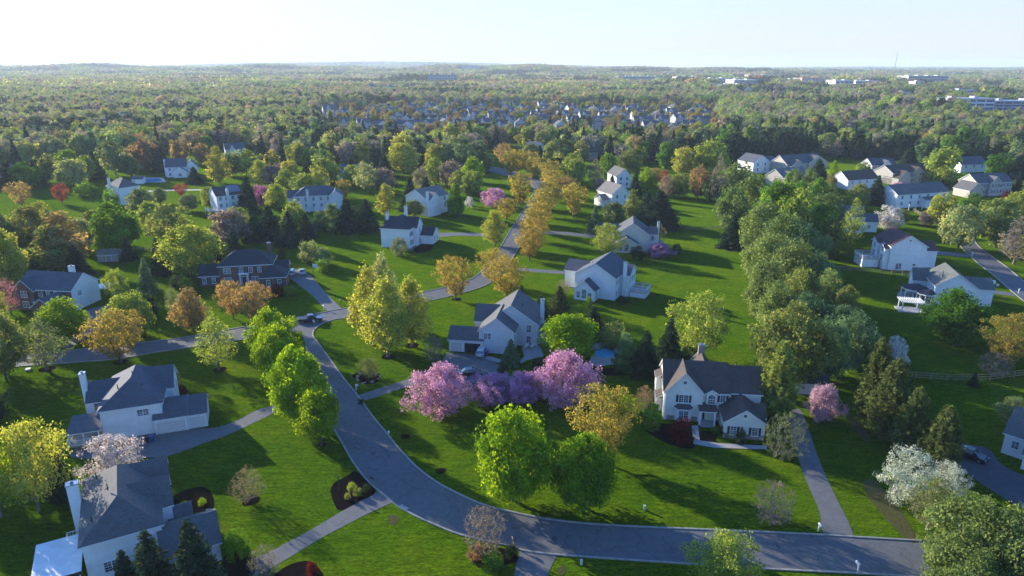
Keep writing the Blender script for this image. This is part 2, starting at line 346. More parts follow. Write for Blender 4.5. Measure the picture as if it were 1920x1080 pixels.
def broadleaf(seed, W=9.0, H=10.0, cb=0.12, prof='round', K=180, rc=0.55, nl=8000, ls=0.32, shell=0.42, lump=0.18, bark=None,
              tr=0.20, upw=0.35, leafmat=None, twig=0.018, fork=0.28, gap=0.0, tubes=4, droop=0.0, far=False, rnd=0.55):
    rg = np.random.default_rng(seed)
    t = rg.uniform(0.02, 1.0, K * 6); a = rg.uniform(0, 2 * np.pi, K * 6); pr = PROF[prof](t)
    keep = rg.uniform(0, 1, K * 6) < pr * 0.9 + 0.1
    t, a, pr = t[keep][:K], a[keep][:K], pr[keep][:K]
    ph = rg.uniform(0, 6.28, 4)
    lumps = 1 + lump * (np.sin(3 * a + ph[0] + 4 * t) + 0.7 * np.sin(5 * a + ph[1] - 7 * t) + 0.6 * np.sin(2 * a + ph[2] + 9 * t)) / 1.6
    rf = rg.uniform(0, 1, len(t)) ** shell
    rad = W / 2 * pr * lumps * rf * 0.93
    top = cb * H + t * (H - cb * H) * (1 + 0.04 * np.sin(2 * a + ph[3]))
    T = np.stack([rad * np.cos(a), rad * np.sin(a), top * 0.97], 1)
    if gap:   # real crowns have holes: drop the sprays of a few directions
        g = rg.normal(size=(7, 3)); g = unit(g); ctr = np.array([0, 0, H * 0.55]); dv = unit(T - ctr)
        T = T[np.max(dv @ g.T, axis=1) < 1 - gap * 0.06]
    order = np.argsort(np.linalg.norm(T - np.array([0, 0, fork * H * 0.5]), axis=1)); T = T[order]
    nodes = [np.array([0, 0, -0.3])]; par = [-1]
    lean = rg.normal(0, 0.02, 2) * H
    for q in (0.12, 0.25, 0.4, 0.55, 0.68):
        if q * H > 0.78 * H: break
        nodes.append(np.array([lean[0] * q + rg.normal(0, 0.05), lean[1] * q + rg.normal(0, 0.05), q * H])); par.append(len(nodes) - 2)
    tips = []
    for p in T:
        A = np.array(nodes); d = np.linalg.norm(A - p, axis=1)
        cost = d + np.where(A[:, 2] > p[2] - 0.25 * np.linalg.norm(A[:, :2] - p[:2], axis=1), 1.2, 0) * H * 0.2
        cost[0] += 100
        if fork > 0.2: cost[1] += H * 0.1
        j = int(np.argmin(cost)); m = (A[j] + p) / 2 + np.array([0, 0, 0.10 * d[j]]) + rg.normal(0, 0.06 * d[j], 3)
        nodes.append(m); par.append(j); nodes.append(p); par.append(len(nodes) - 2); tips.append(len(nodes) - 1)
    A = np.array(nodes); par = np.array(par); area = np.zeros(len(A)); area[tips] = twig ** 2.2
    for i in range(len(A) - 1, 0, -1): area[par[i]] += area[i]
    rr = area ** (1 / 2.2); s_ = tr / max(rr[0], 1e-6); rr = np.maximum(rr * s_, twig * 0.8) if not far else np.maximum(rr * s_, 0.03)
    # woody part
    VV, QQ = [], []; off = 0
    for i in range(1, len(A)):
        p, q = A[par[i]], A[i]; d = q - p; ln = np.linalg.norm(d)
        if ln < 1e-4 or (far and rr[i] < min(0.07, tr * 0.45)): continue
        d = d / ln; e = np.array([1.0, 0, 0]) if abs(d[2]) > 0.8 else np.array([0, 0, 1.0]); r = np.cross(d, e); r /= np.linalg.norm(r); u = np.cross(r, d)
        n_ = 7 if rr[i] > 0.09 else tubes
        th = np.arange(n_) * 2 * np.pi / n_; ring = np.cos(th)[:, None] * r + np.sin(th)[:, None] * u
        flare = 1.35 if par[i] == 0 else 1.0
        VV.append(p + ring * (min(rr[par[i]], rr[i] * 1.5) * flare)); VV.append(q + ring * rr[i])
        k = np.arange(n_); QQ.append(np.stack([off + k, off + (k + 1) % n_, off + n_ + (k + 1) % n_, off + n_ + k], 1)); off += 2 * n_
    trunk = np_mesh('trunk', np.concatenate(VV), np.concatenate(QQ), [bark or M_BARK])
    # leaves round the twig ends
    tp = A[tips]; pp = A[par[tips]]; n_each = rg.multinomial(nl, rg.dirichlet(np.full(len(tips), 6.0)))
    idx = np.repeat(np.arange(len(tips)), n_each); n = len(idx)
    along = rg.uniform(0, 1, (n, 1)) ** 0.5
    base = tp[idx] * along + pp[idx] * (1 - along)
    g3 = rg.normal(0, 1, (n, 3)) * np.array([1, 1, 0.8]); g3 *= np.minimum(1, 1.7 / np.maximum(np.linalg.norm(g3, axis=1, keepdims=True), 1e-6))
    P = base + g3 * rc * rg.uniform(0.7, 1.25, len(tips))[idx][:, None]
    if droop: P[:, 2] -= droop * rg.uniform(0, 1, n) ** 1.5
    P[:, 2] = np.maximum(P[:, 2], 0.06)
    ctr = np.array([0, 0, H * (cb + 0.45 * (1 - cb))]); outw = unit((P - ctr) * np.array([1, 1, 1.1]))
    nrm = unit(outw * 0.55 + np.array([0, 0, upw]) + rg.normal(0, rnd, (n, 3)))
    V, Q = leaf_quads(P, nrm, ls * rg.uniform(0.6, 1.35, n), rg)
    lv = rg.uniform(0.72, 1.28, len(tips))[idx] * rg.uniform(0.75, 1.25, n) ** (0.4 if far else 1.0)
    crown = np_mesh('crown', V, Q, [leafmat or M_LEAF], leafv=lv)
    return dict(W=W, H=H, trunk=trunk, crown=crown)
def conifer(seed, W=5.0, H=12.0, cb=0.03, power=0.85, whorls=26, per=9, nl=9000, ls=0.34, droop=0.28, up=0.0, irregular=0.15, bulge=0.0, tuft=0.30, flat=0.5, bare=False, far=False):
    """boughs in whorls round a straight stem; up > 0 lifts the bough ends (cypress, pine), droop lets them hang (spruce)"""
    rg = np.random.default_rng(seed); bt, bp, bl = [], [], []
    VV, QQ = [], []; off = 0
    def tube(p, q, r0, r1, n_=5):
        nonlocal off
        d = q - p; d = d / max(np.linalg.norm(d), 1e-6); e = np.array([1.0, 0, 0]) if abs(d[2]) > 0.8 else np.array([0, 0, 1.0]); r = np.cross(d, e); r /= np.linalg.norm(r); u = np.cross(r, d)
        th = np.arange(n_) * 2 * np.pi / n_; ring = np.cos(th)[:, None] * r + np.sin(th)[:, None] * u
        VV.append(p + ring * r0); VV.append(q + ring * r1); k = np.arange(n_)
        QQ.append(np.stack([off + k, off + (k + 1) % n_, off + n_ + (k + 1) % n_, off + n_ + k], 1)); off += 2 * n_
    tube(np.array([0, 0, -0.3]), np.array([0, 0, H * 0.55]), H * 0.018, H * 0.011, 7); tube(np.array([0, 0, H * 0.55]), np.array([0, 0, H * 0.985]), H * 0.011, 0.015, 6)
    Ps, idx, tt, outs = [], [], [], []; nb = 0
    segs = []
    for wv in range(whorls):
        t = (wv + rg.uniform(-0.3, 0.3)) / whorls; t = min(max(t, 0), 0.985); z = H * (cb + (1 - cb) * t)
        rr = W / 2 * ((1 - t) ** power) * (1 - bulge * (1 - t) ** 4) + 0.10
        a0 = rg.uniform(0, 6.28)
        m = max(4, int(per * (0.45 + 0.55 * (1 - t))))
        for k in range(m):
            a = a0 + 2 * np.pi * k / m + rg.normal(0, 0.18); L_ = rr * (1 + rg.normal(0, irregular)); L_ = max(L_, 0.15)
            p = np.array([0, 0, z]); q = np.array([math.cos(a) * L_, math.sin(a) * L_, z - droop * L_ + up * L_ + rg.normal(0, 0.08)])
            segs.append((p, q, L_))
    tot = sum(s[2] for s in segs)
    for p, q, L_ in segs:
        c = max(3, int(nl * L_ / tot)); s = rg.uniform(0.12, 1.0, c) ** 0.75
        mid = p + (q - p) * s[:, None]; mid[:, 2] += 0.18 * L_ * np.sin(s * np.pi) * (1 if droop > up else -1)
        spread = tuft * (0.35 + 0.65 * (1 - np.abs(2 * s - 1.1))) * (0.4 + 0.6 * min(1, L_ / (W / 2)))
        P = mid + rg.normal(0, 1, (c, 3)) * np.stack([spread, spread, spread * flat], 1)
        Ps.append(P); idx.append(np.full(c, nb)); outs.append(np.tile((q - p) / L_, (c, 1))); nb += 1
        if (not far) and L_ > 0.8: tube(p, p + (q - p) * 0.8, 0.02 + 0.012 * L_, 0.01, 3)
    P = np.concatenate(Ps); idx = np.concatenate(idx); outs = np.concatenate(outs); P[:, 2] = np.clip(P[:, 2], 0.05, H)
    n = len(P); nrm = unit(outs * (0.35 if not far else 0.6) + np.array([0, 0, 0.55]) + rg.normal(0, 0.5 if not far else 0.3, (n, 3)))
    V, Q = leaf_quads(P, nrm, ls * rg.uniform(0.6, 1.35, n), rg, 0.5)
    lv = rg.uniform(0.7, 1.3, nb)[idx] * rg.uniform(0.75, 1.25, n)
    return dict(W=W, H=H, trunk=np_mesh('trunk', np.concatenate(VV), np.concatenate(QQ), [M_BARK]), crown=np_mesh('crown', V, Q, [M_NEEDLE], leafv=lv))

PROTO = {}
def proto(kind, lod, s):
    key = (kind, lod, s)
    if key in PROTO: return PROTO[key]
    sd_ = hash((len(kind), ord(kind[0]), ord(kind[-1]), s * 17 + 3)) % 9999
    f = (1.0, 0.40, 0.21)[lod]; g = (1.0, 1.75, 2.7)[lod]; kf = (1.0, 0.6, 0.4)[lod]; rf_ = (1.0, 1.2, 1.45)[lod]
    B = lambda **k: broadleaf(sd_, **{**k, 'nl': int(k['nl'] * f), 'ls': k['ls'] * g, 'K': int(k['K'] * kf), 'rc': k['rc'] * rf_, 'far': lod > 0, 'rnd': (0.55, 0.36, 0.25)[lod]})
    C = lambda **k: conifer(sd_, **{'tuft': 0.30 * rf_, **k, 'tuft': k.get('tuft', 0.30 * rf_), 'nl': int(k['nl'] * f), 'ls': k['ls'] * g, 'far': lod > 0})
    p = {
        'maple': lambda: B(W=9.5, H=10, cb=0.13, prof='dome', K=230, rc=0.62, nl=16000, ls=0.33, shell=0.33, lump=0.20, upw=0.45),
        'standard': lambda: B(W=9.0, H=10, cb=0.27, prof='dome', K=200, rc=0.6, nl=12000, ls=0.33, shell=0.33, lump=0.22, upw=0.45, fork=0.32),
        'round': lambda: B(W=9.5, H=10, cb=0.14, prof='round', K=240, rc=0.55, nl=12500, ls=0.30, shell=0.45, lump=0.16, gap=0.6),
        'oval': lambda: B(W=7.0, H=12, cb=0.10, prof='oval', K=300, rc=0.50, nl=9500, ls=0.26, shell=0.55, lump=0.18, fork=0.1, gap=0.5, bark=M_BARKG),
        'vase': lambda: B(W=10.5, H=10, cb=0.14, prof='vase', K=420, rc=0.36, nl=9500, ls=0.22, shell=0.5, lump=0.14, fork=0.16, gap=0.4),
        'thin': lambda: B(W=8.0, H=11, cb=0.12, prof='oval', K=460, rc=0.32, nl=5200, ls=0.20, shell=0.6, lump=0.15, fork=0.12, bark=M_BARKG),
        'spread': lambda: B(W=11, H=10, cb=0.20, prof='dome', K=280, rc=0.50, nl=9000, ls=0.27, shell=0.5, lump=0.24, fork=0.2, gap=0.8, bark=M_BARKG),
        'bare': lambda: B(W=9, H=8, cb=0.10, prof='dome', K=620, rc=0.22, nl=3600, ls=0.15, shell=0.5, lump=0.12, twig=0.022, bark=M_BARKG, tubes=3, fork=0.1),
        'cherry': lambda: B(W=11, H=8, cb=0.06, prof='dome', K=330, rc=0.40, nl=15000, ls=0.24, shell=0.42, lump=0.36, fork=0.08, upw=0.3, droop=0.7, leafmat=M_PETAL, gap=0.4),
        'blossom': lambda: B(W=9, H=8, cb=0.08, prof='dome', K=300, rc=0.36, nl=8500, ls=0.22, shell=0.45, lump=0.24, fork=0.1, leafmat=M_PETAL, gap=0.7),
        'shrub': lambda: B(W=3.0, H=2.2, cb=0.02, prof='dome', K=90, rc=0.22, nl=3600, ls=0.13, shell=0.35, lump=0.14, tr=0.06, fork=0.05),
        'topiary': lambda: B(W=3.0, H=2.4, cb=0.0, prof='dome', K=130, rc=0.17, nl=4600, ls=0.11, shell=0.22, lump=0.03, tr=0.06, fork=0.05, leafmat=M_NEEDLE),
        'spruce': lambda: C(W=6.0, H=12, whorls=28, per=10, nl=11000, ls=0.33, droop=0.30, irregular=0.13),
        'cypress': lambda: C(W=5.2, H=11, whorls=34, per=11, nl=11000, ls=0.30, power=0.78, droop=0.0, up=0.75, irregular=0.12, bulge=0.35, tuft=0.26, flat=1.3),
        'softpine': lambda: B(W=9.5, H=10, cb=0.06, prof='dome', K=150, rc=0.72, nl=13000, ls=0.33, shell=0.38, lump=0.32, upw=0.5, leafmat=M_PINE, gap=0.3),
        'pine': lambda: C(W=9.0, H=12, cb=0.05, whorls=11, per=7, nl=14000, ls=0.36, power=0.5, droop=0.0, up=0.25, irregular=0.24, tuft=0.85, flat=0.8),
    }[kind]()
    if kind == 'pine': p['crown'].materials.clear(); p['crown'].materials.append(M_PINE)
    PROTO[key] = p; return p
NAMES = {'maple': 'maple_tree', 'standard': 'maple_tree', 'round': 'shade_tree', 'oval': 'shade_tree', 'vase': 'shade_tree', 'thin': 'shade_tree', 'spread': 'shade_tree', 'bare': 'bare_tree',
         'cherry': 'cherry_tree', 'blossom': 'blossom_tree', 'shrub': 'shrub', 'topiary': 'clipped_shrub', 'spruce': 'spruce_tree', 'softpine': 'pine_tree', 'cypress': 'cypress_tree', 'pine': 'pine_tree'}
TINT = dict(lime=(0.275, 0.380, 0.018), green=(0.165, 0.270, 0.030), yellow=(0.450, 0.420, 0.085), yellowgreen=(0.335, 0.375, 0.072), golden=(0.420, 0.310, 0.075),
            orange=(0.430, 0.280, 0.125), rust=(0.35, 0.20, 0.12), olive=(0.270, 0.285, 0.085), pale=(0.390, 0.390, 0.180), sage=(0.225, 0.260, 0.115), grey=(0.27, 0.235, 0.19),
            mauve=(0.32, 0.24, 0.22), brown=(0.30, 0.225, 0.15), dark=(0.042, 0.070, 0.038), pine=(0.205, 0.260, 0.075), blue=(0.150, 0.230, 0.100), conifer=(0.130, 0.150, 0.040),
            pink=(0.66, 0.36, 0.47), lilac=(0.52, 0.29, 0.44), magenta=(0.48, 0.18, 0.32), white=(0.66, 0.63, 0.56), rose=(0.60, 0.40, 0.46), snow=(0.62, 0.54, 0.48), blush=(0.46, 0.31, 0.29), cream=(0.52, 0.57, 0.42), red=(0.34, 0.085, 0.07),
            maroon=(0.13, 0.016, 0.022), deep=(0.185, 0.300, 0.018), dome=(0.095, 0.180, 0.020), hedge=(0.270, 0.300, 0.060))
PLACED = []
tree_rng = random.Random(11)
def put_tree(kind, x, y, h, wd, tint, label, group=None, z=0.0, lod=None):
    dist = math.hypot(x, y); lod = (0 if dist < 235 else (1 if dist < 420 else 2)) if lod is None else lod
    p = proto(kind, lod, tree_rng.randrange(3 if kind in ('round', 'maple', 'vase', 'oval', 'pine', 'spruce') else 2))
    name = NAMES[kind]; noun = {'clipped_shrub': 'shrub'}.get(name, name).replace('_', ' ')
    o = empty(name, (x, y, z), tree_rng.uniform(0, 6.28), label, noun.split()[-1] if 'tree' in noun else noun, group or noun + 's')
    s = wd / p['W'] * (0.90 if kind == 'maple' else 1.0); o.scale = (s * tree_rng.uniform(0.95, 1.05), s, h / p['H'])
    c = TINT[tint] if isinstance(tint, str) else tint; j = 1 + tree_rng.uniform(-0.08, 0.08)
    cr = link('crown', p['crown'], o); cr.color = (c[0] * j, c[1] * j, c[2] * j, 1)
    if kind not in ('shrub', 'topiary'): link('trunk', p['trunk'], o)
    PLACED.append((x, y, wd)); return o
def T(kind, px, ytop, ybase, wpx, tint, label):
    """tree from surveyed photo points: foot at (px, ybase), top at ytop, crown wpx across"""
    x, y = G(px, ybase); h = CAM_H - y * math.tan(ang(ytop)); dep = y * math.cos(PITCH) + (CAM_H - h * 0.6) * math.sin(PITCH)
    return put_tree(kind, x * 1.0, y, max(h, 0.5), wpx * dep / FPX, tint, label)
# ------------------------------------------------------------------ terrain, roads, beds
MOUNDS = []     # low rises that carry the far shops and offices
for px, py, mh, mr in ((1776, 207, 12, 60), (1835, 207, 12, 70), (1900, 206, 12, 90), (1478, 156, 15, 130), (1540, 156, 15, 150), (1607, 158, 14, 150), (1740, 157, 15, 140), (1722, 168, 12, 80), (1698, 179, 10, 60), (1812, 177, 10, 70), (1350, 159, 14, 120), (1398, 161, 14, 120), (1368, 167, 11, 110), (1290, 150, 14, 110), (1198, 149, 14, 160), (1424, 147, 14, 110), (880, 140, 16, 150), (830, 149, 16, 150), (782, 146, 14, 120)):
    MOUNDS.append((*G(px, py, mh), mh, mr))
def hills(x, y):
    """height of the land: level round the houses, rolling and rising far out"""
    r = np.hypot(x, y); s = np.clip((r - 900) / 1800, 0, 1); s = s * s * (3 - 2 * s)
    n = (np.sin(x / 410 + 1.3) * np.sin(y / 530 + 0.4) + 0.6 * np.sin(x / 190 - y / 260 + 2) + 0.5 * np.sin(x / 830 + y / 700)) / 2.1
    ridge = 52 * np.exp(-((y - 4300 + 0.15 * x) / 800) ** 2) * np.clip(1 - (x - 300) / 2600, 0.15, 1) * (0.72 + 0.28 * np.sin(x / 330 + 0.5) * np.sin(x / 127 + 1))
    far = 84 * np.exp(-((y - 9500) / 1800) ** 2) * (0.5 + 0.5 * np.sin(x / 1400 + 2.6)) * np.clip(0.75 - x / 9000, 0.05, 1.2)
    z = s * (7 * n + ridge + far)
    for mx, my, mh, mr in MOUNDS:
        q = np.hypot((x - mx) / mr, (y - my) / (mr * 1.3)); z = np.maximum(z, mh * np.clip(1.6 - q, 0, 1) ** 2 * (3 - 2 * np.clip(1.6 - q, 0, 1)))
    return z
def terrain():
    rs = np.concatenate([[0], np.linspace(60, 900, 8), np.geomspace(960, 13400, 110)]); na = 480
    th = np.arange(na) * 2 * np.pi / na
    X = np.outer(rs, np.sin(th)); Y = np.outer(rs, np.cos(th)); Z = hills(X, Y)
    V = np.stack([X, Y, Z], 2).reshape(-1, 3); k = np.arange(na); Q = []
    for i in range(len(rs) - 1):
        if i == 0: continue
        a = i * na; b = a + na; Q.append(np.stack([b + k, b + (k + 1) % na, a + (k + 1) % na, a + k], 1))
    # the middle disc
    mb = MB(); me = np_mesh('ground', V, np.concatenate(Q), [M_GROUND])
    import bmesh
    bm = bmesh.new(); bm.from_mesh(me); bm.verts.ensure_lookup_table()
    bm.faces.new([bm.verts[na + i] for i in reversed(range(na))]); bmesh.ops.recalc_face_normals(bm, faces=bm.faces)
    bm.normal_update()
    if sum(f.normal.z for f in bm.faces) < 0: bmesh.ops.reverse_faces(bm, faces=bm.faces)
    bm.to_mesh(me); bm.free()
    o = link('ground', me); tag(o, 'green mown lawns and wood floor reaching to the low hills', 'ground', None, 'structure')
terrain()

def smooth_line(pts, n=8):
    P = [Vector(p) for p in pts]; out = []
    for i in range(len(P) - 1):
        a, b, c, d = P[max(i - 1, 0)], P[i], P[i + 1], P[min(i + 2, len(P) - 1)]
        for k in range(n):
            t = k / n; out.append(0.5 * (2 * b + (c - a) * t + (2 * a - 5 * b + 4 * c - d) * t * t + (3 * b - a - 3 * c + d) * t ** 3))
    return out + [P[-1]]
def resample(line, m):
    d = [0]
    for a, b in zip(line, line[1:]): d.append(d[-1] + (b - a).length)
    out = []; j = 0
    for i in range(m):
        t = d[-1] * i / (m - 1)
        while j < len(d) - 2 and d[j + 1] < t: j += 1
        f = (t - d[j]) / max(d[j + 1] - d[j], 1e-6); out.append(line[j].lerp(line[j + 1], f))
    return out
def strip(name, left, right, z, m, label, cat, n=90):
    a = resample(smooth_line([G(*p) for p in left]), n); b = resample(smooth_line([G(*p) for p in right]), n)
    mb = MB(); mb.add([(p.x, p.y, z) for p in a] + [(p.x, p.y, z) for p in b], [(i, n + i, n + i + 1, i + 1) for i in range(n - 1)])
    me = mb.mesh(name, m)
    if me.polygons[0].normal.z < 0: me.flip_normals()
    return tag(link(name, me), label, cat, None, 'structure'), a, b
def patch(name, px, z, m, label, cat, smooth=True, raw=False):
    pts = [Vector(p if raw else G(*p)) for p in px]
    if smooth: pts = smooth_line(pts + pts[:1], 5)[:-1]
    mb = MB(); n = len(pts); mb.add([(p.x, p.y, z) for p in pts], [tuple(range(n))]); me = mb.mesh(name, m)
    if me.polygons[0].normal.z < 0: me.flip_normals()
    return tag(link(name, me), label, cat, None, 'structure')
def kerb(px, label, side, n=120):
    """raised concrete kerb along an edge; side = +1 lies to the left of the line's direction"""
    a = resample(smooth_line([G(*p) for p in px]), n); mb = MB(); V = []
    for i, p in enumerate(a):
        d = (a[min(i + 1, n - 1)] - a[max(i - 1, 0)]).normalized(); q = Vector((-d.y, d.x)) * side
        for o, z in ((-0.04, -0.05), (-0.04, 0.125), (0.0, 0.14), (0.24, 0.14), (0.24, -0.05)): V.append((p.x + q.x * o, p.y + q.y * o, z))
    F = [(i * 5 + k, i * 5 + k + 1, i * 5 + k + 6, i * 5 + k + 5) for i in range(n - 1) for k in range(4)]
    me = mb.add(V, F).mesh('kerb', M_KERB); return tag(link('kerb', me), label, 'kerb', None, 'structure')

main_r = [(659, 596), (631, 598), (606, 606), (590, 617), (586, 629), (596, 644), (617, 673), (643, 709), (671, 744), (696, 779), (724, 813), (749, 844), (782, 878), (818, 905), (855, 925), (892, 942), (928, 954), (960, 961), (1001, 970), (1062, 979), (1143, 986), (1245, 991), (1367, 996), (1440, 999), (1534, 1004), (1603, 1008), (1705, 1014), (1830, 1020), (2050, 1030)]
main_l = [(566, 622), (574, 650), (588, 690), (603, 730), (615, 770), (629, 807), (643, 831), (659, 860), (680, 889), (700, 911), (725, 931), (749, 950), (782, 968), (818, 984), (855, 999), (892, 1009), (960, 1024), (980, 1031), (1041, 1039), (1164, 1048), (1282, 1056), (1440, 1066), (1603, 1074), (1700, 1080), (1850, 1090), (2050, 1102)]
cross_u = [(-420, 716), (-200, 690), (0, 669), (135, 657), (283, 641), (371, 629), (447, 615), (500, 606), (560, 595), (606, 586), (637, 580), (656, 577), (720, 563), (803, 546), (860, 532), (890, 520), (913, 497), (936, 468), (960, 427), (985, 388), (1000, 364), (1001, 352), (985, 341), (950, 330), (900, 318), (840, 305)]
cross_l = [(-420, 742), (-200, 712), (0, 690), (135, 680), (220, 673), (296, 660), (371, 649), (466, 635), (530, 627), (566, 621), (606, 606), (631, 598), (659, 596), (730, 580), (814, 562), (868, 549), (914, 533), (945, 508), (966, 475), (992, 430), (1012, 390), (1024, 362), (1020, 344), (1000, 333), (965, 322), (915, 311), (850, 299)]
strip('road', main_l, main_r[4:], 0.010, M_ROAD, 'grey asphalt road sweeping in a wide bend past the lawns', 'road', 140)
strip('road', cross_l, cross_u, 0.018, M_ROAD, 'grey asphalt side road running up between golden street trees', 'road', 160)
patch('road', [(560, 600), (566, 622), (576, 652), (600, 651), (586, 630), (589, 617), (606, 606), (640, 598), (640, 585)], 0.014, M_ROAD, 'asphalt apron where the two roads meet at the stop sign', 'road', False)
rr_l = [(2120, 716), (2050, 660), (1960, 595), (1906, 553), (1865, 518), (1827, 487), (1796, 455), (1792, 438), (1803, 421), (1830, 408), (1900, 396), (2000, 388)]
rr_r = [(2190, 700), (2090, 640), (1990, 580), (1920, 528), (1890, 503), (1855, 478), (1832, 459), (1826, 444), (1836, 430), (1862, 419), (1920, 408), (2000, 400)]
strip('road', rr_l, rr_r, 0.010, M_ROAD, 'asphalt road curving out of the trees on the far side of the valley', 'road', 100)
kerb(main_r, 'concrete kerb along the inside of the wide road bend', 1, 180)
kerb(main_l[1:], 'concrete kerb along the outside of the wide road bend', -1, 160)
kerb(cross_u, 'concrete kerb on the far side of the side road', 1, 150)
kerb(cross_l[:9], 'concrete kerb in front of the lawn behind the grey hip roofed house', -1, 80)
kerb(cross_l[12:], 'concrete kerb on the near side of the side road below the golden trees', -1, 90)
kerb(rr_l, 'kerb on the near side of the road across the valley', 1, 80)
kerb(rr_r, 'kerb on the far side of the road across the valley', -1, 80)
D = lambda px, label, m=M_DRIVE, sm=True, z=0.026: patch('driveway', px, z, m, label, 'driveway', sm)
D([(617, 712), (570, 735), (521, 757), (480, 770), (444, 789), (407, 801), (373, 804), (342, 802), (285, 812), (230, 822), (200, 832), (140, 840), (136, 858), (204, 859), (285, 858), (326, 852), (383, 831), (428, 815), (480, 791), (529, 768), (580, 750), (628, 738)], 'grey driveway curving down from the white house with the covered porch')
D([(709, 922), (639, 960), (582, 994), (521, 1027), (440, 1066), (380, 1100), (440, 1110), (480, 1080), (525, 1056), (602, 1009), (684, 966), (736, 942)], 'straight pale driveway beside the mulch bed on the bend', M_DRIVE, False)
D([(669, 742), (777, 707), (826, 681), (838, 661), (905, 667), (945, 690), (960, 705), (930, 715), (878, 720), (840, 722), (777, 721), (686, 751)], 'driveway and parking court before the grey gabled house', M_DRIVE, False)
D([(976, 1030), (968, 1060), (960, 1095), (1024, 1095), (1030, 1070), (1045, 1040)], 'short concrete driveway leaving the road at the bottom edge', M_DRIVE, False)
D([(1478, 768), (1484, 810), (1497, 860), (1515, 910), (1536, 958), (1548, 1006), (1601, 1010), (1562, 921), (1536, 862), (1514, 800), (1500, 768)], 'dark asphalt driveway running up beside the black shuttered house', M_DRIVE)
D([(1780, 838), (1795, 870), (1845, 910), (1925, 960), (1990, 1000), (1990, 900), (1925, 893), (1880, 872), (1845, 838)], 'dark driveway with the parked black wagon', M_DARKDRIVE)
D([(530, 512), (560, 534), (587, 556), (617, 585), (640, 580), (617, 556), (596, 532), (578, 513), (556, 505)], 'straight driveway of the dark roofed brick house')
D([(806, 437), (850, 436), (900, 437), (940, 439), (934, 449), (900, 443), (850, 442), (812, 447), (790, 466), (768, 470), (766, 466), (786, 460)], 'narrow driveway of the white house with two chimneys', M_DRIVE, False)
D([(970, 502), (1040, 507), (1085, 511), (1085, 516), (1040, 513), (965, 508)], 'thin driveway leading to the tall white gabled house', M_DRIVE, False)
D([(985, 431), (1065, 435), (1118, 441), (1116, 446), (1065, 441), (985, 437)], 'thin driveway leading to the beige gabled house', M_DRIVE, False)
D([(158, 582), (208, 570), (212, 600), (190, 618), (150, 640), (128, 655), (118, 650), (140, 628)], 'driveway of the white sided brick house', M_DRIVE, False)
D([(1822, 538), (1896, 549), (1905, 556), (1824, 546)], 'short driveway of the house with the round porch', M_DRIVE, False)
D([(1735, 468), (1812, 476), (1818, 483), (1735, 476)], 'short driveway of the house with the brown roof', M_DRIVE, False)
D([(245, 362), (290, 356), (410, 354.5), (410, 356.5), (290, 358.5), (250, 365)], 'thin pale driveway past the white hip roofed house', M_PATH, False)
Bd = lambda px, label, z=0.034: patch('mulch_bed', px, z, M_MULCH, label, 'mulch bed')
Bd([(619, 921), (627, 905), (651, 893), (664, 884), (680, 893), (705, 921), (676, 940), (639, 957), (627, 946)], 'black mulch bed with low shrubs on the inside of the driveway corner')
Bd([(322, 933), (345, 920), (379, 913), (397, 925), (399, 954), (363, 962), (330, 970)], 'black mulch bed beside the grey roof at the bottom edge')
Bd([(881, 1039), (908, 1027), (955, 1031), (972, 1050), (930, 1062), (890, 1054)], 'mulch bed round the bare pinkish tree by the short driveway')
Bd([(505, 1085), (541, 1060), (578, 1052), (598, 1066), (602, 1090)], 'mulch bed with a maroon shrub at the bottom edge')
Bd([(660, 705), (672, 697), (695, 695), (712, 703), (708, 716), (688, 720), (668, 714)], 'mulch bed ringed with stones on the corner lawn')
Bd([(1200, 770), (1240, 793), (1300, 797), (1300, 840), (1255, 833), (1220, 815), (1203, 795)], 'mulch bed before the bay window of the black shuttered house')
Bd([(1310, 808), (1345, 812), (1348, 830), (1440, 834), (1440, 842), (1320, 838)], 'narrow mulch bed round the garage wing of the black shuttered house')
Bd([(930, 468), (930, 468)][:0] or [(775, 466), (800, 454), (815, 452), (806, 470), (780, 474)], 'dark planting bed at the corner of the white house with two chimneys')
Bd([(420, 1045), (450, 1030), (478, 1050), (470, 1085), (420, 1090)], 'mulch bed under the round clipped shrub beside the dark spruces')
Bd([(1300, 665), (1140, 690), (1110, 690), (1150, 705), (1290, 690)], 'shaded planting bed behind the swimming pool', 0.030)
for px, py, r, lb in ((470, 938, 1.3, 'bare twiggy tree'), (226, 679, 1.4, 'golden tree behind the hip roofed house'), (88, 692, 1.5, 'sage green tree by the side road'), (411, 693, 1.4, 'thin green tree on the lawn'),
                      (604, 834, 0.7, 'small lime maple'), (728, 669, 1.6, 'tallest yellow green tree'), (856, 561, 1.3, 'golden tree by the side road'), (826, 883, 0.8, 'lawn inside the bend'), (760, 819, 0.8, 'shaded lawn by the kerb'), (772, 648, 1.5, 'yellow green tree nearest the side road')):
    x, y = G(px, py); patch('mulch_ring', [(x + r * math.cos(k * 0.524) * random.uniform(0.9, 1.1), y + r * math.sin(k * 0.524) * random.uniform(0.9, 1.1)) for k in range(12)], 0.038, M_MULCH, 'round mulch ring under the ' + lb if 'lawn' not in lb[:4] + lb[:6] else 'round dark patch in the ' + lb, 'mulch ring', True, True)
patch('walkway', [(1297, 798), (1309, 798), (1312, 826), (1345, 831), (1438, 836), (1438, 843), (1340, 840), (1300, 833)], 0.042, M_PATH, 'pale concrete front walk of the black shuttered house', 'walkway', False)
patch('walkway', [(386, 955), (398, 954), (412, 1014), (398, 1020)], 0.042, M_PATH, 'pale walk beside the garage roof at the bottom edge', 'walkway', False)
patch('walkway', [(907, 672), (935, 680), (975, 682), (990, 672), (985, 668), (970, 676), (940, 674), (915, 668)], 0.042, M_PATH, 'curving pale walk of the grey gabled house', 'walkway')
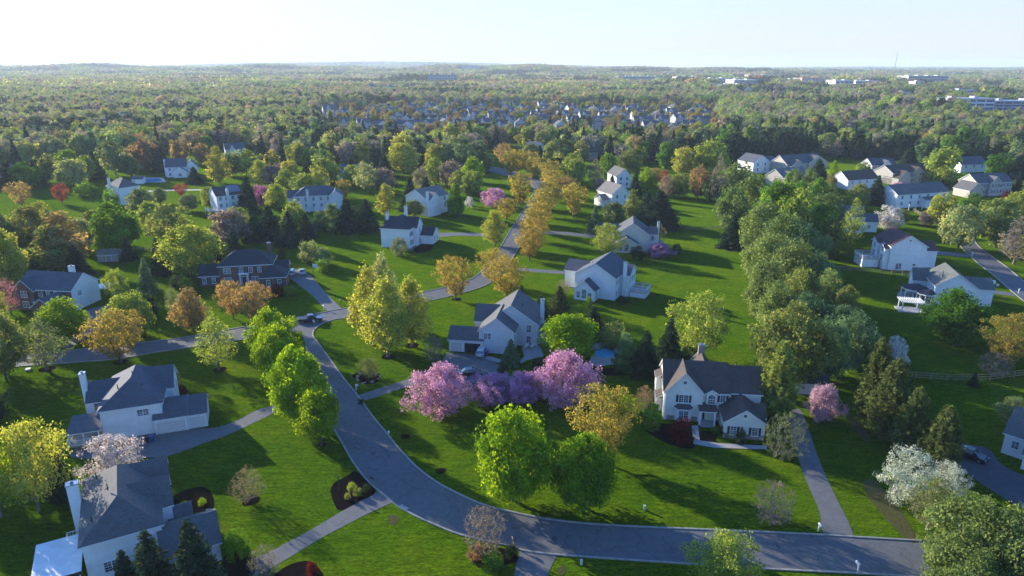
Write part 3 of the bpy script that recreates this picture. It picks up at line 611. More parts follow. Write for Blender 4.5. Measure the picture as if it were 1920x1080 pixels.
patch('walkway', [(370, 752), (378, 752), (392, 798), (380, 802)], 0.042, M_PATH, 'pale walk at the end of the white garage', 'walkway', False)
patch('walkway', [(1735, 478), (1748, 480), (1750, 490), (1732, 494), (1730, 489), (1744, 487)], 0.042, M_PATH, 'curved pale walk of the brown roofed house', 'walkway')
patch('patio', [(1108, 668), (1152, 666), (1158, 682), (1120, 688), (1105, 684)], 0.034, M_PATH, 'pale stone patio round the swimming pool', 'patio', False)
patch('patio', [(978, 652), (1012, 648), (1020, 668), (985, 676)], 0.030, M_PATH, 'paved terrace with two white loungers', 'patio', False)
patch('patio', [(255, 333), (305, 333), (312, 342), (262, 342)], 0.034, M_PATH, 'pale paved pool terrace far behind the white hip roofed house', 'patio', False)
patch('bare_soil', [(1618, 905), (1630, 935), (1695, 1008), (1720, 1012), (1690, 960), (1640, 900)], 0.022, M_SOIL, 'bare brown strip of soil along the edge of the white blossom thicket', 'bare soil')
patch('bare_soil', [(1572, 768), (1592, 790), (1618, 826), (1632, 826), (1608, 785), (1582, 766)], 0.022, M_SOIL, 'bare brown strip of soil under the row of cypress trees', 'bare soil')
patch('bare_soil', [(728, 970), (738, 965), (748, 972), (742, 983), (730, 982)], 0.022, M_SOIL, 'worn bare patch in the lawn beside the straight driveway', 'bare soil')
patch('bare_soil', [(1046, 1066), (1056, 1060), (1060, 1074), (1050, 1080)], 0.022, M_SOIL, 'worn bare patch in the lawn at the bottom edge', 'bare soil')
for px, py, r, nm, lb in ((1378, 1026, .42, 'manhole_cover', 'dark round manhole cover in the road near the bottom edge'), (1040, 1010, .42, 'manhole_cover', 'dark round manhole cover in the road beyond the short driveway'), (700, 850, .42, 'manhole_cover', 'dark round manhole cover in the wide road bend')):
    x, y = G(px, py); mb = MB(); mb.tube([(x, y, -.02), (x, y, .034)], [r, r], 18); tag(mb.build(nm, plain('cast_iron', (0.045, 0.045, 0.05), 0.6)), lb, 'manhole cover', 'manhole covers in the road')
x, y = G(757, 953); mb = MB(); mb.box(-.75, .75, -.35, .35, 0, .17); mb.box(-.6, .6, -.37, -.35, .03, .12); tag(mb.build('drain_inlet', M_PATH, None, (x, y, 0), -.61), 'pale concrete storm drain inlet at the outer kerb', 'drain')
# swimming pool
def fx_water(t, N, L, b, o):
    n = noise(N, L, 1.5, 3, 0.6, geo(N, 'pos'))
    L.new(ramp(N, L, n, [(0.3, (0.03, 0.28, 0.50)), (0.7, (0.06, 0.42, 0.62))]), b.inputs['Base Color']); b.inputs['Roughness'].default_value = 0.08
    bump(N, L, noise(N, L, 3, 2, 0.5, geo(N, 'pos')), 0.15, 0.05, b)
M_POOL = mat('pool_water', fx_water)
patch('pool_water', [(1116, 668), (1114, 661), (1126, 654), (1143, 653), (1153, 658), (1152, 667), (1134, 670)], 0.05, M_POOL, 'bright blue swimming pool water behind the pink cherry trees', 'pool')
patch('pool_water', [(268, 336), (298, 335), (300, 340), (272, 341)], 0.05, M_POOL, 'pale covered pool far behind the white hip roofed house', 'pool')
# ------------------------------------------------------------------ houses
WCACHE = {}
def window_mesh(style, w_, h_):
    key = (style, round(w_, 2), round(h_, 2))
    if key in WCACHE: return WCACHE[key]
    fr, gl = MB(), MB(); f = 0.09
    x0, x1 = -w_ / 2, w_ / 2
    if style == 'arch':
        n = 12; r = w_ / 2; zc = h_ / 2 - r
        out = [(x0 - f, -h_ / 2 - f), (x1 + f, -h_ / 2 - f)] + [((r + f) * math.cos(math.pi * k / n), zc + (r + f) * math.sin(math.pi * k / n)) for k in range(n + 1)]
        inn = [(x0, -h_ / 2), (x1, -h_ / 2)] + [(r * math.cos(math.pi * k / n), zc + r * math.sin(math.pi * k / n)) for k in range(n + 1)]
        m = len(out)
        fr.add([(u, -0.06, v) for u, v in out] + [(u, -0.06, v) for u, v in inn] + [(u, 0.0, v) for u, v in out], [(i, (i + 1) % m, m + (i + 1) % m, m + i) for i in range(m)] + [(i, 2 * m + i, 2 * m + (i + 1) % m, (i + 1) % m) for i in range(m)])
        gl.add([(u, -0.025, v) for u, v in inn], [tuple(range(m))])
    else:
        for a in ((x0 - f, x1 + f, -h_ / 2 - f - 0.05, -h_ / 2), (x0 - f, x1 + f, h_ / 2, h_ / 2 + f + 0.03), (x0 - f, x0, -h_ / 2, h_ / 2), (x1, x1 + f, -h_ / 2, h_ / 2)): fr.box(a[0], a[1], -0.07, 0.0, a[2], a[3])
        gl.box(x0, x1, -0.03, 0.005, -h_ / 2, h_ / 2)
    nx = {'pair': 4, 'wide': 6, 'arch': 3, 'single': 2, 'door': 2, 'plain': 1}[style]; nz = {'door': 3, 'plain': 1}.get(style, 4)
    for k in range(1, nx):
        u = x0 + w_ * k / nx; t = 0.05 if (style in ('pair', 'wide') and k % 2 == 0) else 0.016
        fr.box(u - t, u + t, -0.055, -0.028, -h_ / 2, h_ / 2 - (0.0 if style != 'arch' else 0.12))
    for k in range(1, nz):
        v = -h_ / 2 + h_ * k / nz; t = 0.032 if k * 2 == nz else 0.016
        if style == 'arch' and v > h_ / 2 - w_ / 2: continue
        fr.box(x0, x1, -0.052, -0.0265, v - t, v + t)
    WCACHE[key] = (fr.mesh('window', M_WHITE), gl.mesh('pane', M_GLASS)); return WCACHE[key]
FACE = {'f': 0.0, 'r': math.pi / 2, 'b': math.pi, 'l': -math.pi / 2}
class House:
    def __init__(s, name, loc, yaw, label, wallm, roofm, cat='house', group=None, z=0.0):
        s.root = empty(name, (loc[0], loc[1], z), R(yaw), label, cat, group); s.wm = wallm; s.rm = roofm
        s.wall = MB(); s.roof = MB(); s.extra_walls = []
    def pt(s, face, plane, u, z):
        return {'f': (u, plane, z), 'b': (u, plane, z), 'r': (plane, u, z), 'l': (plane, u, z)}[face]
    def block(s, x0, x1, y0, y1, ze, zr, kind, ov=0.38, z0=-0.3, mi=0, rmi=0, wall=None, th=0.2):
        wl = wall or s.wall; rf = s.roof; T_ = rmi * 2
        if kind in ('gx', 'gy'):
            a0, a1, b0, b1 = (y0, y1, x0, x1) if kind == 'gx' else (x0, x1, y0, y1)
            am = (a0 + a1) / 2; ax = 'x' if kind == 'gx' else 'y'; sl_ = (zr - ze) / (am - a0)
            prof = [(a0, z0), (a1, z0), (a1, ze - 0.02), (am, zr - 0.02), (a0, ze - 0.02)]
            n = len(wl.v)
            def P(q, t): return (t, q[0], q[1]) if ax == 'x' else (q[0], t, q[1])
            wl.add([P(q, b0) for q in prof] + [P(q, b1) for q in prof], [(4, 3, 2, 1, 0), (5, 6, 7, 8, 9), (1, 2, 7, 6), (4, 0, 5, 9)], mi)
            e0, e1 = a0 - ov, a1 + ov; zl = ze - sl_ * ov; c0, c1 = b0 - ov * 0.8, b1 + ov * 0.8
            top = [(e0, zl + th), (am, zr + th), (e1, zl + th)]; bot = [(e0, zl), (am, zr), (e1, zl)]
            vs = [P(q, c0) for q in top] + [P(q, c0) for q in bot] + [P(q, c1) for q in top] + [P(q, c1) for q in bot]
            rf.add(vs, [(0, 1, 7, 6), (1, 2, 8, 7)], T_)
            rf.add(vs, [(3, 9, 10, 4), (4, 10, 11, 5), (0, 3, 4, 1), (1, 4, 5, 2), (6, 7, 10, 9), (7, 8, 11, 10), (0, 6, 9, 3), (2, 5, 11, 8)], T_ + 1)
        elif kind == 'hip':
            wl.box(x0, x1, y0, y1, z0, ze, mi)
            a0, a1, b0, b1 = x0 - ov, x1 + ov, y0 - ov, y1 + ov; zl = ze - 0.02
            wx, wy = a1 - a0, b1 - b0; h_ = min(wx, wy) / 2
            r0, r1 = (((a0 + h_ * 0.92, (b0 + b1) / 2), (a1 - h_ * 0.92, (b0 + b1) / 2)) if wx >= wy else (((a0 + a1) / 2, b0 + h_ * 0.92), ((a0 + a1) / 2, b1 - h_ * 0.92)))
            v = [(a0, b0, zl + th), (a1, b0, zl + th), (a1, b1, zl + th), (a0, b1, zl + th), (*r0, zr + th), (*r1, zr + th), (a0, b0, zl), (a1, b0, zl), (a1, b1, zl), (a0, b1, zl)]
            fs = [(0, 1, 5, 4), (1, 2, 5), (2, 3, 4, 5), (3, 0, 4)] if wx >= wy else [(0, 1, 4), (1, 2, 5, 4), (2, 3, 5), (3, 0, 4, 5)]
            rf.add(v, fs, T_); rf.add(v, [(0, 6, 7, 1), (1, 7, 8, 2), (2, 8, 9, 3), (3, 9, 6, 0), (6, 9, 8, 7)], T_ + 1)
        return s
    def shed(s, x0, x1, y0, y1, zlow, zhigh, low='f', th=0.15, rmi=0):
        """single pitch roof sheet, its low side towards one face"""
        z = {'f': (zlow, zlow, zhigh, zhigh), 'b': (zhigh, zhigh, zlow, zlow), 'l': (zlow, zhigh, zhigh, zlow), 'r': (zhigh, zlow, zlow, zhigh)}[low]
        c = [(x0, y0), (x1, y0), (x1, y1), (x0, y1)]
        v = [(*p, q + th) for p, q in zip(c, z)] + [(*p, q) for p, q in zip(c, z)]
        s.roof.add(v, [(0, 1, 2, 3)], rmi * 2); s.roof.add(v, [(0, 4, 5, 1), (1, 5, 6, 2), (2, 6, 7, 3), (3, 7, 4, 0), (4, 7, 6, 5)], rmi * 2 + 1)
    def win(s, face, plane, u, z, w_=1.0, h_=1.5, style='single', shut=None):
        fm, gm = window_mesh(style, w_, h_); d = 0.004; p = list(s.pt(face, plane, u, z))
        nrm = {'f': (0, -1), 'b': (0, 1), 'r': (1, 0), 'l': (-1, 0)}[face]; p[0] += nrm[0] * d; p[1] += nrm[1] * d
        o = link('window', fm, s.root, p, FACE[face]); link('pane', gm, o)
        if shut is not None:
            key = ('shut', round(h_, 2))
            if key not in WCACHE:
                mb = MB(); mb.box(-0.2, 0.2, -0.05, 0, -h_ / 2, h_ / 2)
                for k in range(7): z_ = -h_ / 2 + 0.08 + (h_ - 0.16) * k / 7; mb.box(-0.15, 0.15, -0.062, -0.05, z_ + 0.02, z_ + (h_ - 0.16) / 7 - 0.02)
                WCACHE[key] = mb.mesh('shutter', shut)
            for sg in (-1, 1):
                q = w_ / 2 + 0.09 + 0.22; c, sn = math.cos(FACE[face]), math.sin(FACE[face])
                link('shutter', WCACHE[key], s.root, (p[0] + c * q * sg, p[1] + sn * q * sg, p[2]), FACE[face])
    def garage(s, face, plane, u, w_=2.6, h_=2.2, open_=False):
        fr, pn = MB(), MB(); f = 0.2
        fr.box(-w_ / 2 - f, -w_ / 2, -0.06, 0, 0.03, h_ + f); fr.box(w_ / 2, w_ / 2 + f, -0.06, 0, 0.03, h_ + f); fr.box(-w_ / 2, w_ / 2, -0.06, 0, h_, h_ + f)
        if open_: pn.box(-w_ / 2, w_ / 2, -0.012, 0, 0.03, h_)  # dark sheet painted to stand for the shade inside an open garage
        else:
            for k in range(4): pn.box(-w_ / 2 + 0.01, w_ / 2 - 0.01, -0.03, 0, 0.06 + k * (h_ - 0.03) / 4, (k + 1) * (h_ - 0.03) / 4)
        p = list(s.pt(face, plane, u, 0)); n = {'f': (0, -1), 'b': (0, 1), 'r': (1, 0), 'l': (-1, 0)}[face]; p[0] += n[0] * 0.006; p[1] += n[1] * 0.006
        o = fr.build('garage_door', M_WHITE, s.root, p, FACE[face]); pn.build('panel_or_shade', M_INSIDE_SHADE if open_ else M_GDOOR, o)
    def door(s, face, plane, u, z=0.0, w_=1.0, h_=2.1, m=None):
        fr, lf, hd = MB(), MB(), MB(); f = 0.12
        fr.box(-w_ / 2 - f, -w_ / 2, -0.08, 0, z, z + h_ + f); fr.box(w_ / 2, w_ / 2 + f, -0.08, 0, z, z + h_ + f); fr.box(-w_ / 2, w_ / 2, -0.08, 0, z + h_, z + h_ + f)
        lf.box(-w_ / 2, w_ / 2, -0.04, 0, z, z + h_); hd.box(w_ / 2 - 0.16, w_ / 2 - 0.1, -0.1, -0.04, z + 0.95, z + 1.1)
        p = list(s.pt(face, plane, u, 0)); n = {'f': (0, -1), 'b': (0, 1), 'r': (1, 0), 'l': (-1, 0)}[face]; p[0] += n[0] * 0.006; p[1] += n[1] * 0.006
        o = lf.build('door', m or M_BROWN_DOOR, s.root, p, FACE[face]); fr.build('door_frame', M_WHITE, o); hd.build('handle', M_METAL, o)
    def chimney(s, x, y, zt, w_=0.9, d=0.7, m=None, z0=0.0):
        mb = MB(); mb.box(x - w_ / 2, x + w_ / 2, y - d / 2, y + d / 2, z0, zt); o = mb.build('chimney', m or s.wm, s.root)
        cp = MB(); cp.box(x - w_ / 2 - 0.08, x + w_ / 2 + 0.08, y - d / 2 - 0.08, y + d / 2 + 0.08, zt, zt + 0.12); cp.box(x - 0.16, x + 0.16, y - 0.14, y + 0.14, zt + 0.12, zt + 0.4); cp.build('chimney_cap', M_METAL, o)
    def vent(s, x, y, z):
        mb = MB(); mb.tube([(x, y, z - 0.5), (x, y, z + 0.55)], [0.07, 0.07], 8); mb.tube([(x, y, z - 0.15), (x, y, z - 0.05)], [0.16, 0.09], 8); mb.build('roof_vent', M_BLACK, s.root)
    def pipe(s, x, y, z1):
        mb = MB(); mb.box(x - 0.05, x + 0.05, y - 0.05, y + 0.05, 0.05, z1); mb.build('downpipe', M_GUTTER, s.root)
    def post(s, x, y, z0, z1, t=0.12):
        mb = MB(); mb.box(x - t / 2, x + t / 2, y - t / 2, y + t / 2, z0, z1); mb.build('porch_post', M_WHITE, s.root)
    def deck(s, x0, x1, y0, y1, z, sides='flr', skirt=False, m=None):
        mb = MB(); mb.box(x0, x1, y0, y1, z - 0.18, z)
        nx = max(2, int((x1 - x0) / 2.5) + 1)
        if skirt: mb.box(x0 + 0.1, x1 - 0.1, y0 + 0.1, y1 - 0.1, 0.0, z - 0.2, 1)
        else:
            for i in range(nx):
                for yy in (y0 + 0.1, y1 - 0.1): xx = x0 + 0.1 + (x1 - x0 - 0.2) * i / (nx - 1); mb.box(xx - 0.07, xx + 0.07, yy - 0.07, yy + 0.07, 0, z - 0.18, 1)
        d = mb.build('deck', [m or M_DECK, M_WHITE], s.root); rl = MB()
        def run(a, b):
            a, b = Vector(a), Vector(b); L_ = (b - a).length; n = max(1, int(L_ / 1.8))
            for i in range(n + 1): p = a.lerp(b, i / n); rl.box(p.x - 0.06, p.x + 0.06, p.y - 0.06, p.y + 0.06, z, z + 1.05)
            rl.bar((a.x, a.y, z + 1.0), (b.x, b.y, z + 1.0), 0.09, 0.07); rl.bar((a.x, a.y, z + 0.15), (b.x, b.y, z + 0.15), 0.06, 0.06)
            k = int(L_ / 0.28)
            for i in range(1, k): p = a.lerp(b, i / k); rl.box(p.x - 0.02, p.x + 0.02, p.y - 0.02, p.y + 0.02, z + 0.15, z + 1.0)
        e = 0.07
        if 'f' in sides: run((x0 + e, y0 + e, 0), (x1 - e, y0 + e, 0))
        if 'b' in sides: run((x0 + e, y1 - e, 0), (x1 - e, y1 - e, 0))
        if 'l' in sides: run((x0 + e, y0 + e, 0), (x0 + e, y1 - e, 0))
        if 'r' in sides: run((x1 - e, y0 + e, 0), (x1 - e, y1 - e, 0))
        rl.build('railing', M_WHITE, d)
    def done(s, wall_mats=None, roof_mats=None):
        s.wall.build('wall', wall_mats or [s.wm], s.root); s.roof.build('roof', roof_mats or [s.rm, M_GUTTER], s.root); return s

W_WHITE = siding('white_siding', (0.82, 0.82, 0.80)); W_CREAM = siding('cream_siding', (0.80, 0.77, 0.68)); W_BEIGE = siding('beige_siding', (0.66, 0.60, 0.49)); W_TOWN = siding('town_siding', (0.50, 0.50, 0.49)); W_TAN = siding('tan_siding', (0.42, 0.38, 0.33))
W_GREY = siding('grey_siding', (0.64, 0.66, 0.65)); W_BRICK = brick('red_brick', (0.145, 0.062, 0.045)); W_STONE = plain('house_stone', (0.26, 0.22, 0.19), 0.9, 0.35, 1.6)
S_BLUE = shingle('blue_grey_shingle', (0.085, 0.092, 0.108)); S_GREY = shingle('grey_shingle', (0.105, 0.103, 0.102)); S_DARK = shingle('dark_shingle', (0.040, 0.042, 0.050)); S_BROWN = shingle('brown_shingle', (0.080, 0.062, 0.052))
S_RED = shingle('red_brown_shingle', (0.090, 0.048, 0.044)); S_PALE = shingle('pale_shingle', (0.17, 0.155, 0.14)); S_GREEN = shingle('grey_green_shingle', (0.115, 0.12, 0.11))
M_COPPER = plain('bay_roof_metal', (0.06, 0.055, 0.055), 0.4); M_PATIOROOF = plain('patio_roof_panel', (0.72, 0.70, 0.66), 0.7, 0.12, 0.6)
M_SOLAR = plain('solar_panel', (0.16, 0.17, 0.20), 0.15, 0.05)

# white house with the blue grey hip roof, garages and covered porch
h = House('hip_roof_house', (-68.3, 101.0), 20, 'white house with blue grey hip roof, two garages and a covered porch', W_WHITE, S_BLUE)
h.block(0, 9.2, 0, 14, 5.4, 8.9, 'hip'); h.block(4, 10.4, 6.3, 12.7, 5.42, 8.2, 'gx'); h.block(-3.0, 2, 6.2, 12.4, 4.7, 7.1, 'gx')
h.block(7.9, 12.9, -0.7, 5.8, 2.9, 5.0, 'gx'); h.block(12.9, 15.9, -0.45, 5.5, 2.75, 4.8, 'gx')
h.garage('f', -0.7, 10.3, 4.6, 2.15); h.garage('f', -0.45, 14.4, 2.5, 2.1)
h.win('f', 0, 6.3, 4.2, 1.7, 1.1, 'pair'); h.win('f', 6.2, -1.5, 3.6, 1.2, 1.5, 'single')
h.win('r', 10.4, 8.2, 4.2, 1.1, 1.4, 'single'); h.win('r', 10.4, 10.8, 4.2, 1.1, 1.4, 'single'); h.win('l', 0, 2.5, 4.2, 1.1, 1.4, 'single')
h.chimney(-3.45, 8.3, 9.3, 0.8, 1.1); h.vent(4.6, 6.0, 9.0); h.vent(6.3, 3.0, 7.7); h.vent(2.6, 3.3, 8.0)
h.shed(-5.0, -0.02, -1.6, 4.0, 2.75, 3.5, 'f')
for x, y in ((-4.7, -1.3), (-0.4, -1.3), (-2.6, -1.3), (-4.7, 3.6)): h.post(x, y, 0.8, 3.2 if y > 0 else 2.76, 0.16)
h.deck(-5.0, -0.05, -2.0, 3.9, 0.85, 'fl'); h.door('l', 0, 1.8, 0.85, 1.6, 2.0, M_GLASS)
h.pipe(9.14, -0.06, 5.3); h.pipe(0.05, -0.06, 5.3); h.done()

# grey roofed house at the bottom edge
h = House('hip_roof_house', (-51.2, 67.6), 29, 'big white house under a broad grey hip roof with a pale patio cover', W_WHITE, S_GREY)
h.block(0, 8.5, 0, 15.6, 5.5, 8.7, 'hip'); h.block(4.0, 9.9, 4.4, 9.6, 5.48, 8.1, 'gx'); h.block(4.2, 9.95, 10.0, 15.2, 5.46, 7.9, 'gx')
h.block(8.2, 14.6, -3.0, 4.2, 2.8, 4.9, 'gx'); h.block(9.5, 12.0, 4.3, 7.5, 2.9, 3.7, 'gx')
h.chimney(-0.95, 10.4, 8.4, 1.3, 1.0); h.vent(3.2, 6.3, 9.0); h.vent(1.6, 12.4, 7.6); h.vent(1.2, 2.8, 7.0)
h.win('f', 0, 6.9, 4.0, 1.0, 1.3, 'single'); h.win('f', 0, 2.6, 1.8, 1.6, 1.4, 'pair'); h.win('r', 9.9, 6.6, 4.3, 1.2, 1.4, 'pair'); h.win('r', 9.95, 12.6, 4.3, 1.2, 1.4, 'pair'); h.win('l', 0, 6.5, 3.9, 1.2, 1.3, 'single')
h.deck(-2.6, -0.02, 7.3, 9.6, 1.0, 'lb'); h.done()
pr = empty('patio_cover', (-51.2, 67.6, 0), R(29), 'flat pale patio cover on posts at the bottom edge', 'patio cover')
mb = MB(); mb.box(-5.5, -0.4, -1.2, 6.9, 2.95, 3.1); mb.build('roof_panel', M_PATIOROOF, pr); mb = MB(); mb.box(-5.6, -0.4, -1.35, -1.2, 2.75, 3.12); mb.build('gutter', M_BLACK, pr)
for x, y in ((-5.3, -1.0), (-5.3, 6.7), (-0.6, -1.0)): mb = MB(); mb.box(x - 0.08, x + 0.08, y - 0.08, y + 0.08, 0, 2.95); mb.build('post', M_WHITE, pr)

# black shuttered house seen from the front
h = House('gabled_house', (27.0, 109.2), -8, 'cream gabled house with black shutters, brown roof and white front porch', W_CREAM, S_BROWN)
h.block(0, 11.0, 0, 10, 5.5, 9.0, 'gx'); h.block(10.9, 16.6, 0.6, 9.4, 5.45, 8.5, 'gx'); h.block(0.15, 6.6, -0.8, 5, 5.52, 9.15, 'gy'); h.block(7.2, 9.0, -0.5, 3, 5.5, 6.1, 'gy')
h.block(9.7, 16.3, -5.8, 0.5, 3.0, 5.3, 'gy', 0.3); h.block(13.0, 16.7, -3.4, 0.4, 3.02, 4.5, 'gx', 0.3); h.block(5.0, 10, 8, 13.0, 4.6, 7.9, 'gy')
h.chimney(7.5, 12.2, 9.3, 1.1, 0.9, W_STONE)
S = M_SHUT_D
h.win('f', -0.8, 3.3, 4.3, 1.6, 1.4, 'pair', S); h.win('f', -0.5, 8.1, 4.35, 1.15, 1.7, 'arch'); h.win('f', 0, 10.1, 4.35, 0.85, 1.35, 'single', S); h.win('f', 0.6, 12.5, 4.35, 0.85, 1.35, 'single', S)
h.win('f', 0, 10.0, 1.55, 1.7, 1.7, 'wide', S)
h.win('f', -5.8, 11.2, 1.5, 0.95, 1.5, 'single', S); h.win('f', -5.8, 14.7, 1.5, 0.95, 1.5, 'single', S)
h.win('f', -0.8, 3.35, 7.4, 0.6, 0.6, 'plain'); h.win('f', -5.8, 12.9, 4.3, 0.5, 0.5, 'plain')
b_ = MB(); b_.prism([(1.9, -0.8), (4.9, -0.8), (4.3, -1.6), (2.5, -1.6)], 'z', 0.2, 2.65); b_.build('bay', M_WHITE, h.root)
b_ = MB(); b_.add([(1.7, -0.78, 2.66), (5.1, -0.78, 2.66), (4.4, -1.8, 2.66), (2.4, -1.8, 2.66), (2.3, -0.78, 3.3), (4.5, -0.78, 3.3)], [(3, 2, 5, 4), (0, 3, 4), (2, 1, 5), (0, 1, 2, 3)]); b_.build('bay_roof', M_COPPER, h.root)
h.win('f', -1.6, 3.4, 1.5, 1.6, 1.6, 'pair'); h.win('l', 0, 3, 4.2, 1.0, 1.4, 'single'); h.win('l', 0, 6.5, 4.2, 1.0, 1.4, 'single')
b_ = MB(); b_.box(0.6, 5.9, -0.86, -0.8, 0, 0.9); b_.build('stone_skirt', W_STONE, h.root); b_ = MB(); b_.box(9.72, 16.28, -5.86, -5.8, 0, 0.9); b_.build('stone_skirt', W_STONE, h.root)
b_ = MB(); b_.box(-1.1, 0, 2.0, 4.6, 0.2, 2.7); b_.build('side_bay', W_CREAM, h.root); h.shed(-1.3, 0, 1.8, 4.8, 2.7, 3.3, 'l')
b_ = MB(); b_.box(-1.1, 0, 5.4, 8.2, 0.2, 5.2); b_.build('side_bay', W_CREAM, h.root); h.shed(-1.3, 0, 5.2, 8.4, 5.1, 5.7, 'l'); h.win('l', -1.1, 3.3, 1.6, 1.2, 1.5, 'single'); h.win('l', -1.1, 6.8, 1.6, 1.2, 1.5, 'single')
b_ = MB(); b_.box(6.3, 8.95, -2.7, -0.02, 0, 0.3); b_.build('porch_step', M_PATH, h.root)
h.shed(5.8, 8.95, -2.7, -0.03, 2.85, 3.35, 'f')
for x in (6.1, 8.6): h.post(x, -2.45, 0.3, 2.9, 0.28)
h.door('f', -0.03, 7.35, 0.3, 1.0, 2.1, M_SHUT_D); h.win('f', 0, 8.35, 1.5, 0.4, 1.8, 'plain'); h.win('f', 0, 6.85 - 0.1, 1.5, 0.001 + 0.1, 1.8, 'plain')
h.pipe(10.95, 0.5, 5.4); h.pipe(0.05, -0.86, 5.4); h.vent(13.0, 6.6, 8.2); h.done()

# grey gabled house with the open garage
h = House('gabled_house', (-13.9, 138.9), -9, 'grey sided house with stepped gables and an open garage', W_GREY, S_GREY)
h.block(0, 7.7, 0, 6.5, 2.9, 4.7, 'gx'); h.block(6.8, 14.4, 0.25, 9, 5.2, 8.2, 'gy'); h.block(7.0, 19.0, 5.5, 16.5, 5.25, 9.4, 'gy'); h.block(4.6, 9.5, 6.4, 13.5, 5.1, 7.8, 'gx')
h.garage('f', 0, 1.7, 2.5, 2.2); h.garage('f', 0, 5.3, 3.6, 2.2, True)
h.win('f', 0.25, 8.6, 4.0, 1.5, 1.3, 'pair'); h.win('r', 14.4, 4.2, 4.2, 0.9, 1.3, 'single'); h.win('f', 5.5, 17.0, 4.2, 1.0, 1.6, 'single'); h.win('f', 5.5, 17.0, 1.4, 1.0, 2.0, 'door'); h.win('r', 19.0, 8.5, 4, 1, 1.5, 'single'); h.win('r', 19.0, 12.5, 4, 1, 1.5, 'single')
h.chimney(19.4, 10.6, 9.4, 0.8, 1.2); h.block(19.0, 21.5, 7, 13, 2.8, 3.6, 'gx'); h.vent(10.6, 3, 7.9); h.vent(15, 9, 8.4); h.pipe(14.35, 0.2, 5.1); h.pipe(6.85, 0.18, 5.1); h.done()

# tall white gabled house
h = House('gabled_house', (16.7, 174.0), -26, 'tall white gabled house with dark roof, arched front wing and rear deck', W_WHITE, S_BLUE)
h.block(-1.2, 10.2, 3.6, 17, 6.2, 9.6, 'gy'); h.block(0, 5.6, 0, 4.2, 3.1, 5.5, 'gy'); h.block(10.0, 12.6, 8.4, 14.5, 6.1, 8.2, 'gx'); h.block(-6.5, -1, 9.5, 16.5, 5.0, 7.2, 'gx')
h.win('f', 0, 2.8, 2.0, 1.2, 2.4, 'arch'); h.win('f', 0, 1.2, 1.6, 0.9, 1.6, 'single'); h.win('f', 0, 4.4, 1.6, 0.9, 1.6, 'single'); h.win('r', 5.6, 1.8, 1.4, 0.9, 2.0, 'single')
for u in (4.8, 6.6): h.win('r', 10.2, u, 4.7, 0.9, 1.4, 'single'); h.win('r', 10.2, u, 1.7, 0.9, 1.7, 'single')
for u in (9.6, 11.4, 13.2): h.win('r', 12.6, u, 4.6, 0.9, 1.5, 'single'); h.win('r', 12.6, u, 1.7, 0.9, 1.6, 'single')
h.chimney(11.4, 8.1, 9.6, 0.9, 0.7); h.deck(12.7, 17.2, 8.6, 14.0, 1.6, 'frb', True); h.vent(8.2, 8.2, 7.6); h.vent(2.5, 7, 8.6); h.pipe(10.15, 3.54, 6.1); h.pipe(-1.15, 3.54, 6.1); h.done()

# beige gabled house
h = House('gabled_house', (35.0, 222.0), -9, 'beige gabled house with arched wing and a chimney on its end', W_BEIGE, S_GREY)
h.block(0, 10.6, 3.4, 15, 5.8, 9.4, 'gy'); h.block(-0.4, 7.0, 0, 4, 3.1, 5.3, 'gy'); h.block(10.4, 13.4, 4.6, 10.5, 5.7, 7.6, 'gx'); h.block(-5.6, 0.2, 8, 15, 4.8, 7.4, 'gx')
h.win('f', 0, 3.4, 1.9, 1.3, 2.5, 'arch'); h.win('f', 0, 1.6, 1.5, 0.9, 1.6, 'single'); h.win('f', 0, 5.2, 1.5, 0.9, 1.6, 'single'); h.win('f', 4.6, 12, 4.3, 1.0, 1.7, 'single'); h.win('f', 4.6, 12, 1.5, 1.0, 1.7, 'single')
h.chimney(13.8, 7.5, 9.4, 0.8, 1.0, W_CREAM); h.pipe(10.5, 3.34, 5.7); h.done()

# brick house with the dark hip roof
h = House('brick_house', (-83.2, 185.6), 11, 'brick house with dark hip roof, white windows and front facing wing', W_BRICK, S_DARK)
h.block(0, 14.5, 0, 9.5, 5.6, 9.0, 'hip'); h.block(-5.6, 0.1, 0.6, 7.6, 3.0, 5.4, 'gx'); h.block(12.0, 18.6, -4.8, 2.6, 3.0, 5.6, 'hip'); h.block(14.3, 18.4, 2.4, 8.6, 3.1, 5.2, 'gx')
S = M_SHUT_D
for u in (2.2, 6.0, 8.6, 11): h.win('f', 0, u, 4.3, 1.0 if u > 3 else 1.8, 1.35, 'single' if u > 3 else 'pair', S if u > 3 else None)
for u in (2.2, 9.6): h.win('f', 0, u, 1.5, 1.8, 1.5, 'pair', S)
for u in (-4.3, -1.8): h.win('f', 0.6, u, 1.5, 0.9, 1.5, 'single', S)
for u in (13.8, 16.8): h.win('f', -4.8, u, 1.5, 1.0, 1.6, 'single', S)
h.door('f', 0, 6.6, 0.2, 1.1, 2.2); b_ = MB(); b_.box(5.4, 5.7, -0.5, -0.02, 0, 3.1); b_.box(7.5, 7.8, -0.5, -0.02, 0, 3.1); b_.box(5.2, 8.0, -0.6, -0.02, 3.1, 3.5); b_.build('door_surround', M_WHITE, h.root)
h.chimney(13, 8, 10, 1, 0.8, W_BRICK); h.done()

